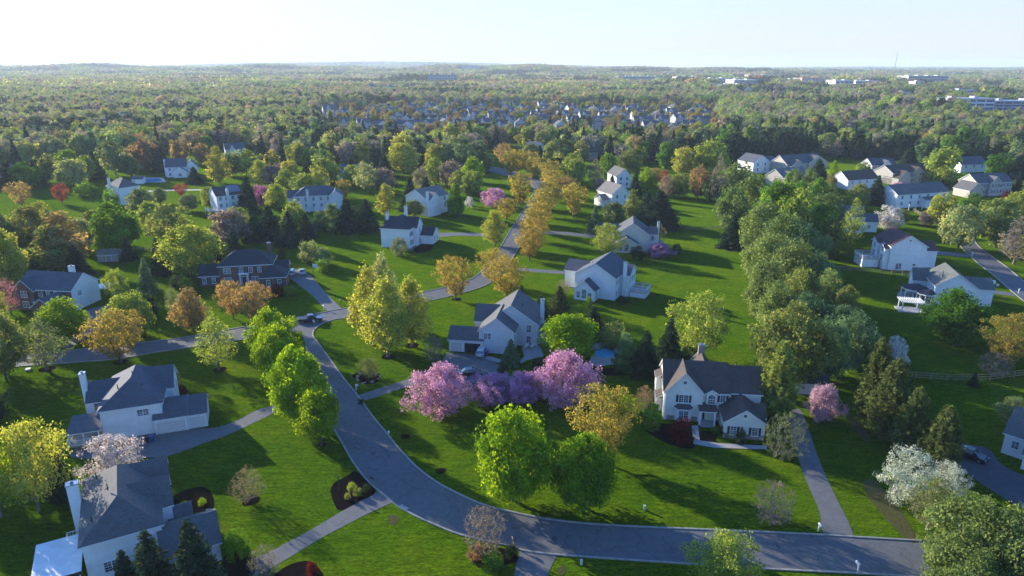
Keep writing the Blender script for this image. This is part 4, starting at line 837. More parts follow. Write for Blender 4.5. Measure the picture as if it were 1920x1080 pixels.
# brick fronted house with the white gable end
h = House('brick_house', (-127.0, 166.5), -8, 'brick fronted house with a bare white gable end and white chimney', W_BRICK, S_BLUE)
h.block(0, 15.2, 0, 9.6, 5.6, 8.8, 'gx'); h.block(-0.3, 5.2, -0.9, 4, 5.5, 8.0, 'gy'); h.block(9.0, 14.9, -6.2, 0.2, 3.0, 5.2, 'gy')
e = MB(); e.add([(15.23, -0.02, 0), (15.23, 9.62, 0), (15.23, 9.62, 5.58), (15.23, 4.8, 8.76), (15.23, -0.02, 5.58)], [(0, 1, 2, 3, 4)]); e.build('gable_siding', W_WHITE, h.root)
for u in (1.4, 3.6): h.win('f', -0.9, 2.5, 4.3 if u < 2 else 1.6, 1.7, 1.5, 'pair', M_SHUT_D if u < 2 else None)
h.win('f', 0, 6.4, 4.4, 1.0, 1.7, 'arch'); h.win('f', 0, 8.6, 4.3, 0.9, 1.4, 'single', M_SHUT_D); h.win('f', 0, 10.8, 4.3, 0.9, 1.4, 'single', M_SHUT_D); h.win('f', 0, 9.0 - 0.9, 1.5, 0.9, 1.5, 'single', M_SHUT_D)
h.win('r', 15.235, 2.6, 4.2, 1.2, 1.2, 'pair'); h.chimney(11.4, 6.0, 10.2, 1.3, 0.9, W_WHITE)
h.shed(5.3, 8.4, -1.9, -0.02, 2.7, 3.2, 'f'); h.post(5.6, -1.7, 0, 2.72, 0.22); h.post(8.1, -1.7, 0, 2.72, 0.22); h.door('f', 0, 6.4, 0.1, 1.0, 2.1); h.done()

# white house with two tall chimneys
h = House('hip_roof_house', (-45.2, 229.4), -12, 'white house with dark hip roof and two tall white chimneys', W_WHITE, S_DARK)
h.block(0, 10.4, 0, 12, 6.6, 10.2, 'hip'); h.block(-1.8, 4, 7.5, 14, 6.3, 8.6, 'gx'); h.block(6, 11.6, 4.2, 9.8, 6.58, 9.6, 'gx'); h.block(11.5, 16.2, 7.2, 14.2, 3.2, 5.4, 'gx'); h.block(-0.8, 0.4, 4, 7, 3.2, 3.9, 'gx')
for u in (1.3, 2.9): h.win('r', 10.4, u, 4.8, 0.8, 1.5, 'single', M_SHUT_D); h.win('r', 10.4, u, 1.9, 0.8, 1.5, 'single', M_SHUT_D)
h.win('r', 11.6, 7, 5.2, 1.0, 1.7, 'arch'); h.door('r', 11.6, 6.8, 0.2, 1.1, 2.1); h.win('r', 16.2, 9.4, 1.7, 0.9, 1.5, 'single'); h.win('r', 16.2, 12, 1.7, 0.9, 1.5, 'single')
h.chimney(-1.2, 9.5, 10.2, 0.9, 0.9); h.chimney(4.8, 12.3, 12.0, 0.9, 0.9); h.done()

# brown roofed house with raised deck
h = House('gabled_house', (115.6, 201.6), -6, 'tall white house with red brown roof and a railed deck', W_WHITE, S_RED)
h.block(0, 10.4, 0, 12.5, 7.6, 10.8, 'gy'); h.block(-1.4, 0.4, 0.6, 4.0, 6.6, 7.5, 'gx'); h.block(-1.7, 0.3, 5.4, 9.8, 7.2, 8.2, 'gx'); h.block(10.2, 15.5, 4, 12, 5.4, 7.4, 'gx')
h.win('f', 0, 3.0, 1.3, 1.6, 1.8, 'pair'); h.win('f', 0, 7.4, 1.9, 0.8, 0.5, 'plain'); h.win('f', 0, 5.2, 9.4, 0.5, 0.5, 'plain')
for u in (2.2, 7.5): h.win('l', -1.42 if u < 4 else -1.72, u, 6.2, 1.0, 1.4, 'single'); h.win('l', -1.42 if u < 4 else -1.72, u, 3.7, 1.4, 1.8, 'pair')
h.deck(-6.8, -1.75, 2.6, 9.5, 2.7, 'flb', True); h.vent(2.6, 3, 9.4); h.vent(3, 8, 9.6); h.done()

# house with the round porch and white pergola
h = House('gabled_house', (109.9, 168.4), -16, 'pale house with grey green roof, round screened porch and pergola', W_WHITE, S_GREEN)
h.block(0, 9.4, 0, 11.5, 5.7, 8.9, 'gy'); h.block(-3.4, 0.2, 7.2, 11.2, 5.0, 7.6, 'gx'); h.block(9.2, 14.5, 3.5, 11, 4.6, 6.6, 'gx')
h.win('f', 0, 5.2, 4.3, 0.9, 1.1, 'single'); h.win('f', 0, 2.2, 4.3, 0.9, 1.1, 'single')
for u in (1.6, 3.4, 5.4): h.win('l', 0, u, 4.6, 0.8, 1.4, 'single')
for cx, cy, r, z in ((-3.4, 4.8, 3.4, 3.4), (-1.6, 0.6, 2.4, 3.35)):
    n = 10; ring = [(cx + r * math.cos(2 * math.pi * k / n), cy + r * math.sin(2 * math.pi * k / n)) for k in range(n)]
    mb = MB(); mb.add([(*p, z) for p in ring] + [(*p, z - 0.25) for p in ring] + [(cx + 0.8, cy, z + 1.1), (cx, cy, z - 0.25)], [(k, (k + 1) % n, 2 * n) for k in range(n)], 0)
    mb.add([(*p, z) for p in ring] + [(*p, z - 0.25) for p in ring], [(k, n + k, n + (k + 1) % n, (k + 1) % n) for k in range(n)], 1); mb.build('porch_roof', [S_DARK, M_GUTTER], h.root)
    mb = MB(); mb.prism([(cx + (x - cx) * 1.15, cy + (y - cy) * 1.15) for x, y in ring], 'z', 0.0, 1.0); mb.build('porch_floor', M_PATH, h.root)
    for k in range(n):
        x, y = cx + (ring[k][0] - cx) * 0.93, cy + (ring[k][1] - cy) * 0.93
        if x < -0.3: h.post(x, y, 1.0, z - 0.24, 0.18)
h.vent(2, 3, 7.8); h.vent(2.6, 5, 8.0); h.vent(5, 1.2, 9.0); h.done()
pg = empty('pergola', (102.2, 165.2, 0), R(-14), 'white slatted pergola beside the round screened porch', 'pergola')
for x in (-2.2, 2.2):
    for y in (-1.6, 1.6): mb = MB(); mb.box(x - 0.12, x + 0.12, y - 0.12, y + 0.12, 0, 2.5); mb.build('post', M_WHITE, pg)
mb = MB()
for y in (-1.6, 1.6): mb.box(-2.7, 2.7, y - 0.07, y + 0.07, 2.5, 2.72)
for k in range(11): mb.box(-2.6 + k * 0.52 - 0.04, -2.6 + k * 0.52 + 0.04, -2.2, 2.2, 2.73, 2.9)
mb.build('slat_roof', M_WHITE, pg); mb = MB(); mb.box(-3, 3, -2.2, 2.2, 0, 0.25); mb.build('floor', M_PATH, pg)
pg = empty('pergola', (-110.9, 177.2, 0), R(20), 'white flat roofed pergola at the white gable end', 'pergola')
for x in (-2.2, 2.2):
    for y in (-2, 2): mb = MB(); mb.box(x - 0.12, x + 0.12, y - 0.12, y + 0.12, 0, 2.6); mb.build('post', M_WHITE, pg)
mb = MB(); mb.box(-2.7, 2.7, -2.5, 2.5, 2.6, 2.85); mb.build('slat_roof', M_WHITE, pg)

# house cut by the picture's edge, with garage
h = House('gabled_house', (79.6, 97.4), -48, 'white house with grey roof cut by the edge behind the black wagon', W_WHITE, S_GREY)
h.block(0, 13, 0, 9, 3.7, 6.6, 'gx'); h.block(3.4, 10.5, -3.2, 0.3, 2.75, 4.6, 'gx')
h.garage('f', -3.2, 6.8, 4.6, 2.2); h.win('l', 0, 3.2, 1.6, 1.0, 1.4, 'single'); h.win('f', 0, 1.6, 2.1, 0.9, 1.2, 'single'); h.done()
# white house behind the thin trees
h = House('gabled_house', (120.2, 252.0), -12, 'white house with a dark side wing standing behind thin leaning trees', W_WHITE, S_BLUE)
h.block(0, 11.6, 0, 9.5, 6.2, 9.4, 'gx'); h.block(11.4, 17, 3, 9, 4.0, 6.4, 'gx')
for u in (2, 5, 9.4): h.win('f', 0, u, 4.6, 0.9, 1.4, 'single'); h.win('f', 0, u, 1.6, 0.9, 1.5, 'single')
h.win('f', 3, 14, 2.0, 1.2, 1.3, 'single'); h.done()

# ---- houses further off: foot corners surveyed from the photo
def far_house(xl, yl, xr, yr, depth, ze, zr, kind, wm, rm, label, name='gabled_house', gables=(), wings=(), chim=(), cols=4, rows=2, shut=None, wall2=None, win=True):
    a, b = Vector(G(xl, yl)), Vector(G(xr, yr)); W_ = (b - a).length; yaw = math.degrees(math.atan2((b - a).y, (b - a).x))
    h = House(name, a, yaw, label, wm, rm); h.block(0, W_, 0, depth, ze, zr, kind)
    for g0, g1, dy, z1, z2 in gables: h.block(W_ * g0, W_ * g1, -dy, depth * 0.5, z1, z2, 'gy')
    for x0, x1, y0, y1, z1, z2, k in wings: h.block(W_ * x0, W_ * x1, y0, y1, z1, z2, k)
    for cx, cy_, zt in chim: h.chimney(W_ * cx, cy_, zt, 1.0, 0.8)
    if win:
        for r_ in range(rows):
            for c in range(cols):
                u = W_ * (c + 0.6) / (cols + 0.2); pl = 0.0
                for g0, g1, dy, z1, z2 in gables:
                    if W_ * g0 < u < W_ * g1 and z1 > 4: pl = -dy
                if any(W_ * g0 < u < W_ * g1 and z1 <= 4 for g0, g1, dy, z1, z2 in gables): continue
                h.win('f', pl, u, ze - 1.2 - r_ * 2.8, 1.05, 1.5, 'single', shut)
        for g0, g1, dy, z1, z2 in gables:
            if z1 <= 4: h.win('f', -dy, W_ * (g0 + g1) / 2, 1.6, 1.6, 1.5, 'pair')
    h.done(); return h
S = M_SHUT_D
far_house(228, 385, 266, 379, 11, 7.6, 11.2, 'hip', W_WHITE, S_GREY, 'tall white hip roofed house alone on the far left lawn', 'hip_roof_house', chim=((-0.04, 7, 11.5),), win=False)
far_house(313, 333, 352, 331, 12, 5.6, 9.6, 'gx', W_WHITE, S_BLUE, 'white house with a tan front wing below the dark woods', gables=((0.35, 1.0, 3.5, 3.4, 6.0),), wings=((0.95, 1.5, 2, 10, 5.4, 8.6, 'gy'),), chim=((-0.05, 5, 9.4),), cols=3)
hh = far_house(410, 402, 458, 396, 10.5, 7.6, 10.6, 'gx', W_WHITE, S_BROWN, 'white house with solar panels on its brown roof', chim=((0.42, -0.5, 10.4),), cols=4, rows=3)
mb = MB(); mb.add([(5.4, 0.9, 8.56), (10.6, 0.9, 8.56), (10.6, 4.9, 10.85), (5.4, 4.9, 10.85)], [(0, 1, 2, 3)]); sp = mb.build('solar_panel', M_SOLAR, hh.root); sp.location = (0, 0, 0.12)
hh.deck(-4.5, -0.1, -3.0, 3.0, 2.2, 'fl')
far_house(553, 398, 640, 394, 11, 6.6, 10.0, 'hip', W_GREY, S_BLUE, 'wide grey house with a blue grey hip roof behind dark evergreens', 'hip_roof_house', wings=((-0.12, 0.2, 2, 8, 6.0, 8.6, 'gx'), (0.75, 1.05, -1.5, 6, 6.55, 8.8, 'gy')), chim=((0.3, -0.5, 9.4),), cols=6)
far_house(800, 406, 842, 396, 12, 7.4, 10.6, 'gx', W_WHITE, S_PALE, 'white house with a sunlit pale roof between dark evergreens', wings=((0.05, 0.5, -1.6, 4, 7.0, 9.6, 'gy'),), chim=((0.02, -0.6, 10.4),), cols=3)
far_house(637, 342, 688, 341, 11, 5.6, 9.0, 'gx', W_WHITE, S_BLUE, 'white house with two small front gables behind orange trees', gables=((0.1, 0.55, 1.2, 5.5, 8.2), (0.55, 0.9, 0.8, 5.45, 8.0)), cols=3)
far_house(1156, 353, 1182, 352, 14, 6.0, 9.6, 'gy', W_WHITE, S_GREY, 'white gable end with a grey roof beside a dark spruce', cols=2)
hh = far_house(1147, 389, 1180, 386, 13, 5.8, 9.6, 'gy', W_CREAM, S_PALE, 'cream gable end with a side porch behind a blue spruce', wings=((-0.35, 0.05, 2, 10, 3.0, 5.0, 'gx'),), cols=2)
far_house(1411, 326, 1441, 324, 14, 6.4, 10.2, 'gy', W_WHITE, S_BLUE, 'white gabled house with an arched window on the wooded rise', wings=((1.0, 1.7, 3, 12, 5.8, 8.6, 'gx'),), cols=2)
far_house(1473, 330, 1542, 325, 13, 6.4, 10.8, 'gx', W_TAN, S_GREY, 'large tan house with a pale hipped gable under tall pines', gables=((0.05, 0.4, 2, 5.6, 9.0),), wings=((0.55, 1.05, -1, 9, 6.5, 10.4, 'gy'),), cols=5)
far_house(1466, 352, 1516, 346, 11, 5.2, 8.8, 'gx', W_TAN, S_PALE, 'tan house with a wide pale roof below the larger tan house', gables=((0.0, 0.35, 2, 5.0, 8.0),), cols=3)
far_house(1632, 331, 1678, 330, 10, 6.2, 9.4, 'gx', W_GREY, S_BLUE, 'grey house with black shutters and one brick centred gable', gables=((0.35, 0.75, 1.0, 6.1, 9.0),), shut=S, cols=5)
far_house(1671, 346, 1757, 339, 12, 5.8, 9.2, 'gx', W_TAN, S_BROWN, 'long tan house with three front gables and brown roof', gables=((0.0, 0.26, 4, 3.6, 7.4), (0.38, 0.6, 1.2, 5.7, 8.6), (0.68, 0.92, 1.2, 5.65, 8.5)), shut=S, cols=6)
far_house(1588, 356, 1645, 352, 11, 4.8, 8.6, 'gx', W_GREY, S_BROWN, 'low shaded house with a broad brown roof beside the dark spruce', cols=4, rows=1)
hh = far_house(1679, 391, 1776, 384, 12, 6.0, 9.4, 'gx', W_WHITE, S_GREEN, 'long white house with grey roof and a white back porch', wings=((0.45, 0.75, -3, 5, 3.4, 4.6, 'gx'),), cols=6)
hh.shed(1.5, 9.5, -5.5, -0.05, 2.8, 3.2, 'f'); [hh.post(x, -5.2, 0, 2.8, 0.25) for x in (1.8, 5.5, 9.2)]
far_house(1828, 368, 1894, 365, 11, 6.2, 9.8, 'gx', W_TAN, S_GREY, 'tan brick house with black shutters and a tall front gable', gables=((0.3, 0.62, 1.2, 6.1, 9.2),), wings=((-0.35, 0.02, -3.5, 6, 3.6, 7.0, 'gy'),), shut=S, cols=6)
far_house(1800, 324, 1848, 322, 11, 4.6, 8.4, 'gx', W_WHITE, S_BLUE, 'white cottage with a dark roof half hidden by hedges', cols=3, rows=1)
far_house(561, 292, 590, 290, 10, 5.0, 8.4, 'gx', W_GREY, S_BLUE, 'grey roofed house sunk between dark conifers', cols=3, rows=1)
far_house(716, 278, 742, 276, 12, 5.6, 10.0, 'gy', W_WHITE, S_PALE, 'white gabled house with a pale roof behind the twin yellow trees', chim=((-0.1, 5, 10.5),), cols=2)
far_house(212, 321, 258, 318, 12, 5.2, 9.6, 'gy', W_TAN, S_GREY, 'tan gable end hidden behind a vase shaped tree', cols=2)
far_house(424, 294, 462, 292, 10, 4.8, 8.6, 'gx', W_GREY, S_BLUE, 'grey house with a dark front gable behind yellow trees', gables=((0.2, 0.5, 1, 4.6, 7.4),), cols=3, rows=1)
far_house(-6, 343, 30, 340, 10, 5.2, 9.0, 'gx', W_WHITE, S_BLUE, 'white house with a dark roof cut by the edge of the far lawn', cols=3)
far_house(1080, 302, 1121, 300, 11, 5.0, 8.8, 'gx', W_TAN, S_BROWN, 'house with a dark brown roof under a grey bare tree', chim=((0.95, 5, 10),), cols=3, rows=1)
far_house(1006, 289, 1020, 287, 11, 4.6, 8.0, 'gy', W_WHITE, S_BLUE, 'white gable end wedged between dark spruces above the golden trees', cols=2)
far_house(1262, 283, 1292, 281, 10, 4.8, 8.2, 'gx', W_TAN, S_BROWN, 'brown roofed house between dark spruces below the townhouses', cols=3, rows=1)
# ------------------------------------------------------------------ vehicles and small things
M_LIGHTGLASS = plain('headlight_glass', (0.6, 0.62, 0.62), 0.15); M_REDGLASS = plain('tail_light_glass', (0.30, 0.01, 0.01), 0.2)
def vehicle(name, px, py, yaw, paint, label, cat, kind, L_=4.7, W_=1.85, Hh=1.5, z=0.03):
    x, y = G(px, py); r = empty(name, (x, y, z), R(yaw), label, cat)
    sec = {'sedan': [(-.50, .62, .0), (-.49, .90, .0), (-.33, .98, 0), (-.20, 1.0, .97), (-.05, 1.0, 1.0), (.10, 1.0, .98), (.26, 1.0, 0), (.44, .97, 0), (.50, .80, 0)],
           'wagon': [(-.50, .70, 0), (-.49, .95, 0), (-.44, .98, .96), (-.20, 1.0, 1.0), (-.02, 1.0, 1.0), (.12, 1.0, .97), (.27, 1.0, 0), (.45, .97, 0), (.50, .80, 0)],
           'truck': [(-.50, .90, 0), (-.495, .98, 0), (-.12, 1.0, 0), (-.09, 1.0, .97), (.04, 1.0, 1.0), (.13, 1.0, .98), (.25, 1.0, 0), (.46, .98, 0), (.50, .90, 0)]}[kind]
    bh = Hh * (0.60 if kind != 'truck' else 0.58); hw = W_ / 2
    b = MB(); V = []
    prof = [(-.50, .36), (-.50, .86), (-.46, .97), (-.26, 1.0), (.26, .98), (.43, .86), (.50, .72), (.50, .36), (.46, .24), (-.46, .24)]
    if kind == 'truck': prof = [(-.50, .40), (-.50, .98), (-.10, 1.0), (.26, 1.0), (.46, .95), (.50, .88), (.50, .38), (.46, .30), (-.46, .30)]
    n = len(prof)
    for sy, inset in ((-1, .10), (-1, 0), (1, 0), (1, .10)):
        for u, v in prof: V.append(((u * L_) * (1 - inset * .25), sy * hw * (1 - inset), bh * (v if inset == 0 else (0.36 + (v - 0.36) * (0.93 if v > .5 else 1.0)))))
    F = [(k * n + i, k * n + (i + 1) % n, (k + 1) * n + (i + 1) % n, (k + 1) * n + i) for k in range(3) for i in range(n)] + [tuple(reversed(range(n))), tuple(range(3 * n, 4 * n))]
    b.add(V, F); body = b.build('body', paint, r)
    # greenhouse: glass below, painted roof skin above
    g0, g1, g2, g3 = {'sedan': (-.34, -.20, .10, .27), 'wagon': (-.48, -.42, .11, .28), 'truck': (-.13, -.10, .12, .26)}[kind]
    zb, zt = bh * .985, Hh * .965
    gl = MB(); gw, gt = hw * .95, hw * .76
    lo = [(g0 * L_, -gw), (g3 * L_, -gw), (g3 * L_, gw), (g0 * L_, gw)]; hi = [(g1 * L_, -gt), (g2 * L_, -gt), (g2 * L_, gt), (g1 * L_, gt)]
    gl.add([(*p, zb) for p in lo] + [(*p, zt) for p in hi], [(0, 1, 5, 4), (1, 2, 6, 5), (2, 3, 7, 6), (3, 0, 4, 7)]); gl.build('windows', M_GLASS, r)
    rf = MB(); m_ = 1.03; rf.add([(p[0] * m_, p[1] * m_, zt) for p in hi] + [(p[0] * .9, p[1] * .9, Hh) for p in hi], [(0, 1, 5, 4), (1, 2, 6, 5), (2, 3, 7, 6), (3, 0, 4, 7), (4, 5, 6, 7), (0, 3, 2, 1)])
    for sy in (-1, 1):
        for a, c in ((0, 0), (1, 1)):
            lx, hx_ = (g0, g1) if a == 0 else (g3, g2); rf.bar((lx * L_, sy * gw, zb), (hx_ * L_, sy * gt * 1.01, zt), .07, .07)
        rf.bar(((g1 + g2) / 2 * L_, sy * (gw + .01), zb), ((g1 + g2) / 2 * L_, sy * (gt + .01), zt), .08, .04)
    rf.build('roof', paint, r)
    if kind == 'truck':
        bd = MB(); bd.box(-.485 * L_, -.145 * L_, -hw * .8, hw * .8, bh * .99, bh * 1.012); bd.build('cargo_bed', M_BLACK, r)
    for sx in (-.30, .31):
        for sy in (-1, 1):
            wl = MB(); wl.tube([(0, -.11, 0), (0, -.09, 0), (0, .09, 0), (0, .11, 0)], [.30, .335, .335, .30], 18); o = wl.build('wheel', M_TYRE, r, (sx * L_, sy * (hw - .09), .335))
            rm = MB(); rm.tube([(0, sy * .112, 0), (0, sy * .122, 0)], [.21, .19], 14); rm.build('rim', M_METAL, o)
    for sy in (-1, 1):
        hl = MB(); hl.box(.485 * L_, .503 * L_, sy * hw * .70 - .17, sy * hw * .70 + .17, bh * .66, bh * .80); hl.build('headlight', M_LIGHTGLASS, r)
        hl = MB(); hl.box(-.503 * L_, -.49 * L_, sy * hw * .74 - .14, sy * hw * .74 + .14, bh * .62, bh * .82); hl.build('tail_light', M_REDGLASS, r)
        mr = MB(); mr.box(.20 * L_, .20 * L_ + .12, sy * (hw + .10) - .09, sy * (hw + .10) + .09, bh * .98, bh * 1.13); mr.build('mirror', paint, r)
    gr = MB(); gr.box(.49 * L_, .506 * L_, -hw * .5, hw * .5, bh * .42, bh * .64); gr.build('grille', M_BLACK, r)
    return r
P_BLACK = carpaint('black_paint', (0.012, 0.012, 0.015)); P_GREY = carpaint('charcoal_paint', (0.035, 0.032, 0.034)); P_SILVER = carpaint('silver_paint', (0.42, 0.44, 0.46)); P_WHITE = carpaint('white_car_paint', (0.7, 0.7, 0.7)); P_BLUE = carpaint('blue_paint', (0.03, 0.09, 0.25))
vehicle('pickup_truck', 582, 603, 14, P_GREY, 'dark pickup truck with an open bed by the stop sign', 'pickup truck', 'truck', 5.8, 2.0, 1.85)
vehicle('parked_car', 1818, 858, -52, P_BLACK, 'black wagon parked on the dark driveway', 'car', 'wagon', 4.8, 1.9, 1.65, 0.045)
vehicle('parked_car', 881, 703, 4, P_BLACK, 'black sedan parked beyond the pink cherry tree', 'car', 'sedan', 4.8, 1.85, 1.45, 0.045)
vehicle('parked_car', 547, 514, 105, P_WHITE, 'pale car with a dark windscreen nearest the dark roofed brick house', 'car', 'wagon', 4.6, 1.85, 1.6, 0.045)
vehicle('parked_car', 567, 513, 112, P_SILVER, 'silver sedan on the driveway edge beside the lawn', 'car', 'sedan', 4.7, 1.85, 1.45, 0.045)
vehicle('parked_car', 876, 360, 8, P_SILVER, 'small silver car half hidden behind a round yellow green tree', 'car', 'sedan')
vehicle('parked_car', 1672, 378, 20, P_BLUE, 'blue pickup truck behind the long white house', 'pickup truck', 'truck', 5.6, 2.0, 1.8)
vehicle('parked_car', 1592, 327, 12, P_SILVER, 'silver car parked above the low shaded house', 'car', 'sedan')
x_, y_ = G(903, 663)
vehicle('parked_car', 903, 664.5, 81, P_WHITE, 'white car nosed out of the open garage', 'car', 'wagon', 4.4, 1.8, 1.6, 0.045)

def thing(name, px, py, yaw, label, cat, z=0.0):
    x, y = G(px, py); return empty(name, (x, y, z), R(yaw), label, cat)
# stop sign with its post
s = thing('stop_sign', 590, 621, 160, 'red octagonal stop sign on a steel post at the junction', 'sign')
mb = MB(); mb.box(-.035, .035, -.035, .035, 0, 2.95); mb.build('post', M_METAL, s)
def octa(r): return [(r * math.cos(R(22.5 + 45 * k)), 2.55 + r * math.sin(R(22.5 + 45 * k))) for k in range(8)]
M_RED = plain('sign_red', (0.45, 0.02, 0.03), 0.4); M_SIGNW = plain('sign_white', (0.8, 0.8, 0.8), 0.4)
mb = MB(); mb.prism(octa(.40), 'y', -.06, -.045); pl_ = mb.build('sign_panel', M_SIGNW, s); mb = MB(); mb.prism(octa(.37), 'y', -.066, -.06); mb.build('red_face', M_RED, pl_)
cu = bpy.data.curves.new('lettering', 'FONT'); cu.body = 'STOP'; cu.size = .27; cu.align_x = 'CENTER'; cu.align_y = 'CENTER'; cu.extrude = .002
tmp = bpy.data.objects.new('lettering', cu); tme = bpy.data.meshes.new_from_object(tmp); bpy.data.objects.remove(tmp); tme.materials.clear(); tme.materials.append(M_SIGNW)
tx = link('lettering', tme, pl_, (0, -.069, 2.55)); tx.rotation_euler = (math.pi / 2, 0, 0)
# mailboxes
def mailbox(px, py, yaw, m, label):
    s = thing('mailbox', px, py, yaw, label, 'mailbox'); mb = MB(); mb.box(-.06, .06, -.06, .06, 0, 1.15); mb.bar((0, 0, .7), (0, -.4, 1.0), .06, .06); mb.build('post', m if m is not M_BLACK else M_WOOD, s)
    mb = MB(); pr = [(-.12, 1.06), (.12, 1.06)] + [(.12 * math.cos(math.pi * k / 8), 1.24 + .12 * math.sin(math.pi * k / 8)) for k in range(9)]; mb.prism(pr, 'y', -.52, .1); b = mb.build('box', m, s)
    mb = MB(); mb.box(.125, .14, -.2, -.17, 1.2, 1.42); mb.box(.125, .14, -.2, -.06, 1.34, 1.42); mb.build('flag', M_RED, b)
mailbox(668, 732, 70, M_WHITE, 'white mailbox beside the green bin on the bend')
mailbox(696, 908, 60, M_BLACK, 'dark mailbox at the tip of the black mulch bed on the bend')
mailbox(1534, 996, 5, M_WHITE, 'white mailbox beside the long dark driveway')
mailbox(1608, 1072, 190, M_WHITE, 'white mailbox on the near kerb at the bottom edge')
mailbox(963, 1026, 200, M_BLACK, 'dark mailbox by the short driveway at the bottom edge')
mailbox(1822, 481, 120, M_WHITE, 'white mailbox on the lawn beside the curving far road')
mailbox(1909, 550, 120, M_WHITE, 'white mailbox at the end of the round porch house driveway')
mailbox(607, 581, 20, M_WHITE, 'white mailbox at the foot of the brick house driveway')
mailbox(638, 571, 20, M_BLACK, 'small dark mailbox on the far side of the brick house driveway')
# wheelie bin
s = thing('rubbish_bin', 677, 757, 60, 'dark green wheeled bin standing at the kerb', 'bin'); M_BIN = plain('green_plastic', (0.02, 0.06, 0.035), 0.45)
mb = MB(); mb.add([(-.26, -.28, .08), (.26, -.28, .08), (.26, .28, .08), (-.26, .28, .08), (-.34, -.38, 1.0), (.34, -.38, 1.0), (.34, .38, 1.0), (-.34, .38, 1.0)], [(0, 3, 2, 1), (4, 5, 6, 7), (0, 1, 5, 4), (1, 2, 6, 5), (2, 3, 7, 6), (3, 0, 4, 7)]); mb.build('bin_body', M_BIN, s)
mb = MB(); mb.box(-.37, .37, -.42, .42, 1.0, 1.08); mb.bar((-.3, .48, 1.0), (.3, .48, 1.0), .05, .05); mb.build('lid', M_BIN, s)
for sx in (-.32, .32): mb = MB(); mb.tube([(sx - .04, .3, .14), (sx + .04, .3, .14)], [.14, .14], 12); mb.build('wheel', M_TYRE, s)
for px, py, m, lb in ((912, 667, P_BLUE, 'blue recycling bin beside the open garage'), (285, 828, P_BLUE, 'blue recycling bin beside the wide garage door'), (276, 829, M_BLACK, 'black rubbish bin beside the wide garage door')):
    s = thing('rubbish_bin', px, py, -5, lb, 'bin', .03); mb = MB(); mb.add([(-.26, -.28, .0), (.26, -.28, .0), (.26, .28, .0), (-.26, .28, .0), (-.34, -.38, 1.0), (.34, -.38, 1.0), (.34, .38, 1.0), (-.34, .38, 1.0)], [(0, 3, 2, 1), (4, 5, 6, 7), (0, 1, 5, 4), (1, 2, 6, 5), (2, 3, 7, 6), (3, 0, 4, 7)]); mb.build('bin_body', m, s)
    mb = MB(); mb.box(-.37, .37, -.42, .42, 1.0, 1.08); mb.build('lid', m, s)
# lamp posts, hydrant and markers
def lamp(px, py, label):
    s = thing('lamp_post', px, py, 0, label, 'lamp post'); mb = MB(); mb.tube([(0, 0, 0), (0, 0, .15), (0, 0, .2), (0, 0, 1.9)], [.08, .08, .045, .04], 8); mb.build('post', M_BLACK, s)
    mb = MB(); mb.tube([(0, 0, 1.9), (0, 0, 1.95), (0, 0, 2.25)], [.05, .10, .15], 6); mb.build('lantern', M_GLASS, s); mb = MB(); mb.tube([(0, 0, 2.25), (0, 0, 2.29), (0, 0, 2.42)], [.19, .18, .03], 6); mb.build('lantern_cap', M_BLACK, s)
lamp(636, 919, 'slim lamp post in the black mulch bed on the bend'); lamp(588, 522, 'slim lamp post at the lawn edge beside the silver sedan'); lamp(577, 575, 'lamp post on the shaded lawn before the dark roofed brick house')
lamp(1780, 812, 'white topped post near the split rail fence and cypress row')
def utility(px, py, m, label, h=.7, w_=.5):
    s = thing('utility_box', px, py, random.uniform(-20, 20), label, 'utility box'); mb = MB(); mb.box(-w_ / 2, w_ / 2, -w_ / 2, w_ / 2, 0, h); mb.build('cabinet', m, s); mb = MB(); mb.box(-w_ / 2 - .03, w_ / 2 + .03, -w_ / 2 - .03, w_ / 2 + .03, h, h + .06); mb.build('lid', m, s)
M_UGREEN = plain('pale_green_paint', (0.42, 0.50, 0.44), 0.5)
utility(1208, 956, M_UGREEN, 'small pale utility box on the shaded front lawn', .7, .28); utility(1090, 1058, M_UGREEN, 'small pale green utility box on the lawn at the bottom edge', .6, .3); utility(729, 813, M_WHITE, 'small white utility marker beside the inner kerb', .4, .2)
utility(53, 694, M_WHITE, 'white utility cover on the lawn near the side road', .3, .8); utility(1862, 532, M_WHITE, 'pale utility box on the grass beside the far curving road', .9, .8); utility(1870, 536, M_UGREEN, 'low green utility box next to the pale one by the far road', .5, .6)
# basketball hoop
s = thing('basketball_hoop', 588, 521, 150, 'basketball hoop with a white backboard beside the cars', 'basketball hoop'); mb = MB(); mb.tube([(0, 0, 0), (0, 0, 2.6), (0, -.8, 3.2)], [.07, .07, .06], 8); mb.build('post', M_BLACK, s)
mb = MB(); mb.box(-.9, .9, -.88, -.82, 2.9, 4.0); mb.build('backboard', M_SIGNW, s); mb = MB(); mb.tube([(.23 * math.cos(k * .5236), -1.12 + .23 * math.sin(k * .5236), 3.05) for k in range(13)], [.02] * 13, 5); mb.build('rim', M_RED, s)
# sheds
def shed_(px, py, yaw, w_, d, wm, rm, label):
    x, y = G(px, py); h = House('garden_shed', (x, y), yaw, label, wm, rm, 'shed'); h.block(0, w_, 0, d, 2.3, 3.6, 'gx', .25); h.door('f', 0, w_ * .55, .1, 1.5, 1.9, wm); h.win('f', 0, w_ * .2, 1.4, .7, .7, 'single'); h.done()
shed_(184, 492, 12, 6.0, 4.0, W_TAN, S_PALE, 'small tan garden shed under the trees behind the brick houses'); shed_(1493, 738, -12, 5.5, 4.0, W_CREAM, S_DARK, 'cream garden shed half hidden behind the small pink tree')
shed_(571, 442, 20, 4.0, 3.5, W_WHITE, S_DARK, 'white shed end showing beside the dark evergreens'); shed_(248, 345, 10, 5.5, 4.5, W_WHITE, S_BLUE, 'small white pool house behind the tall white hip roofed house')
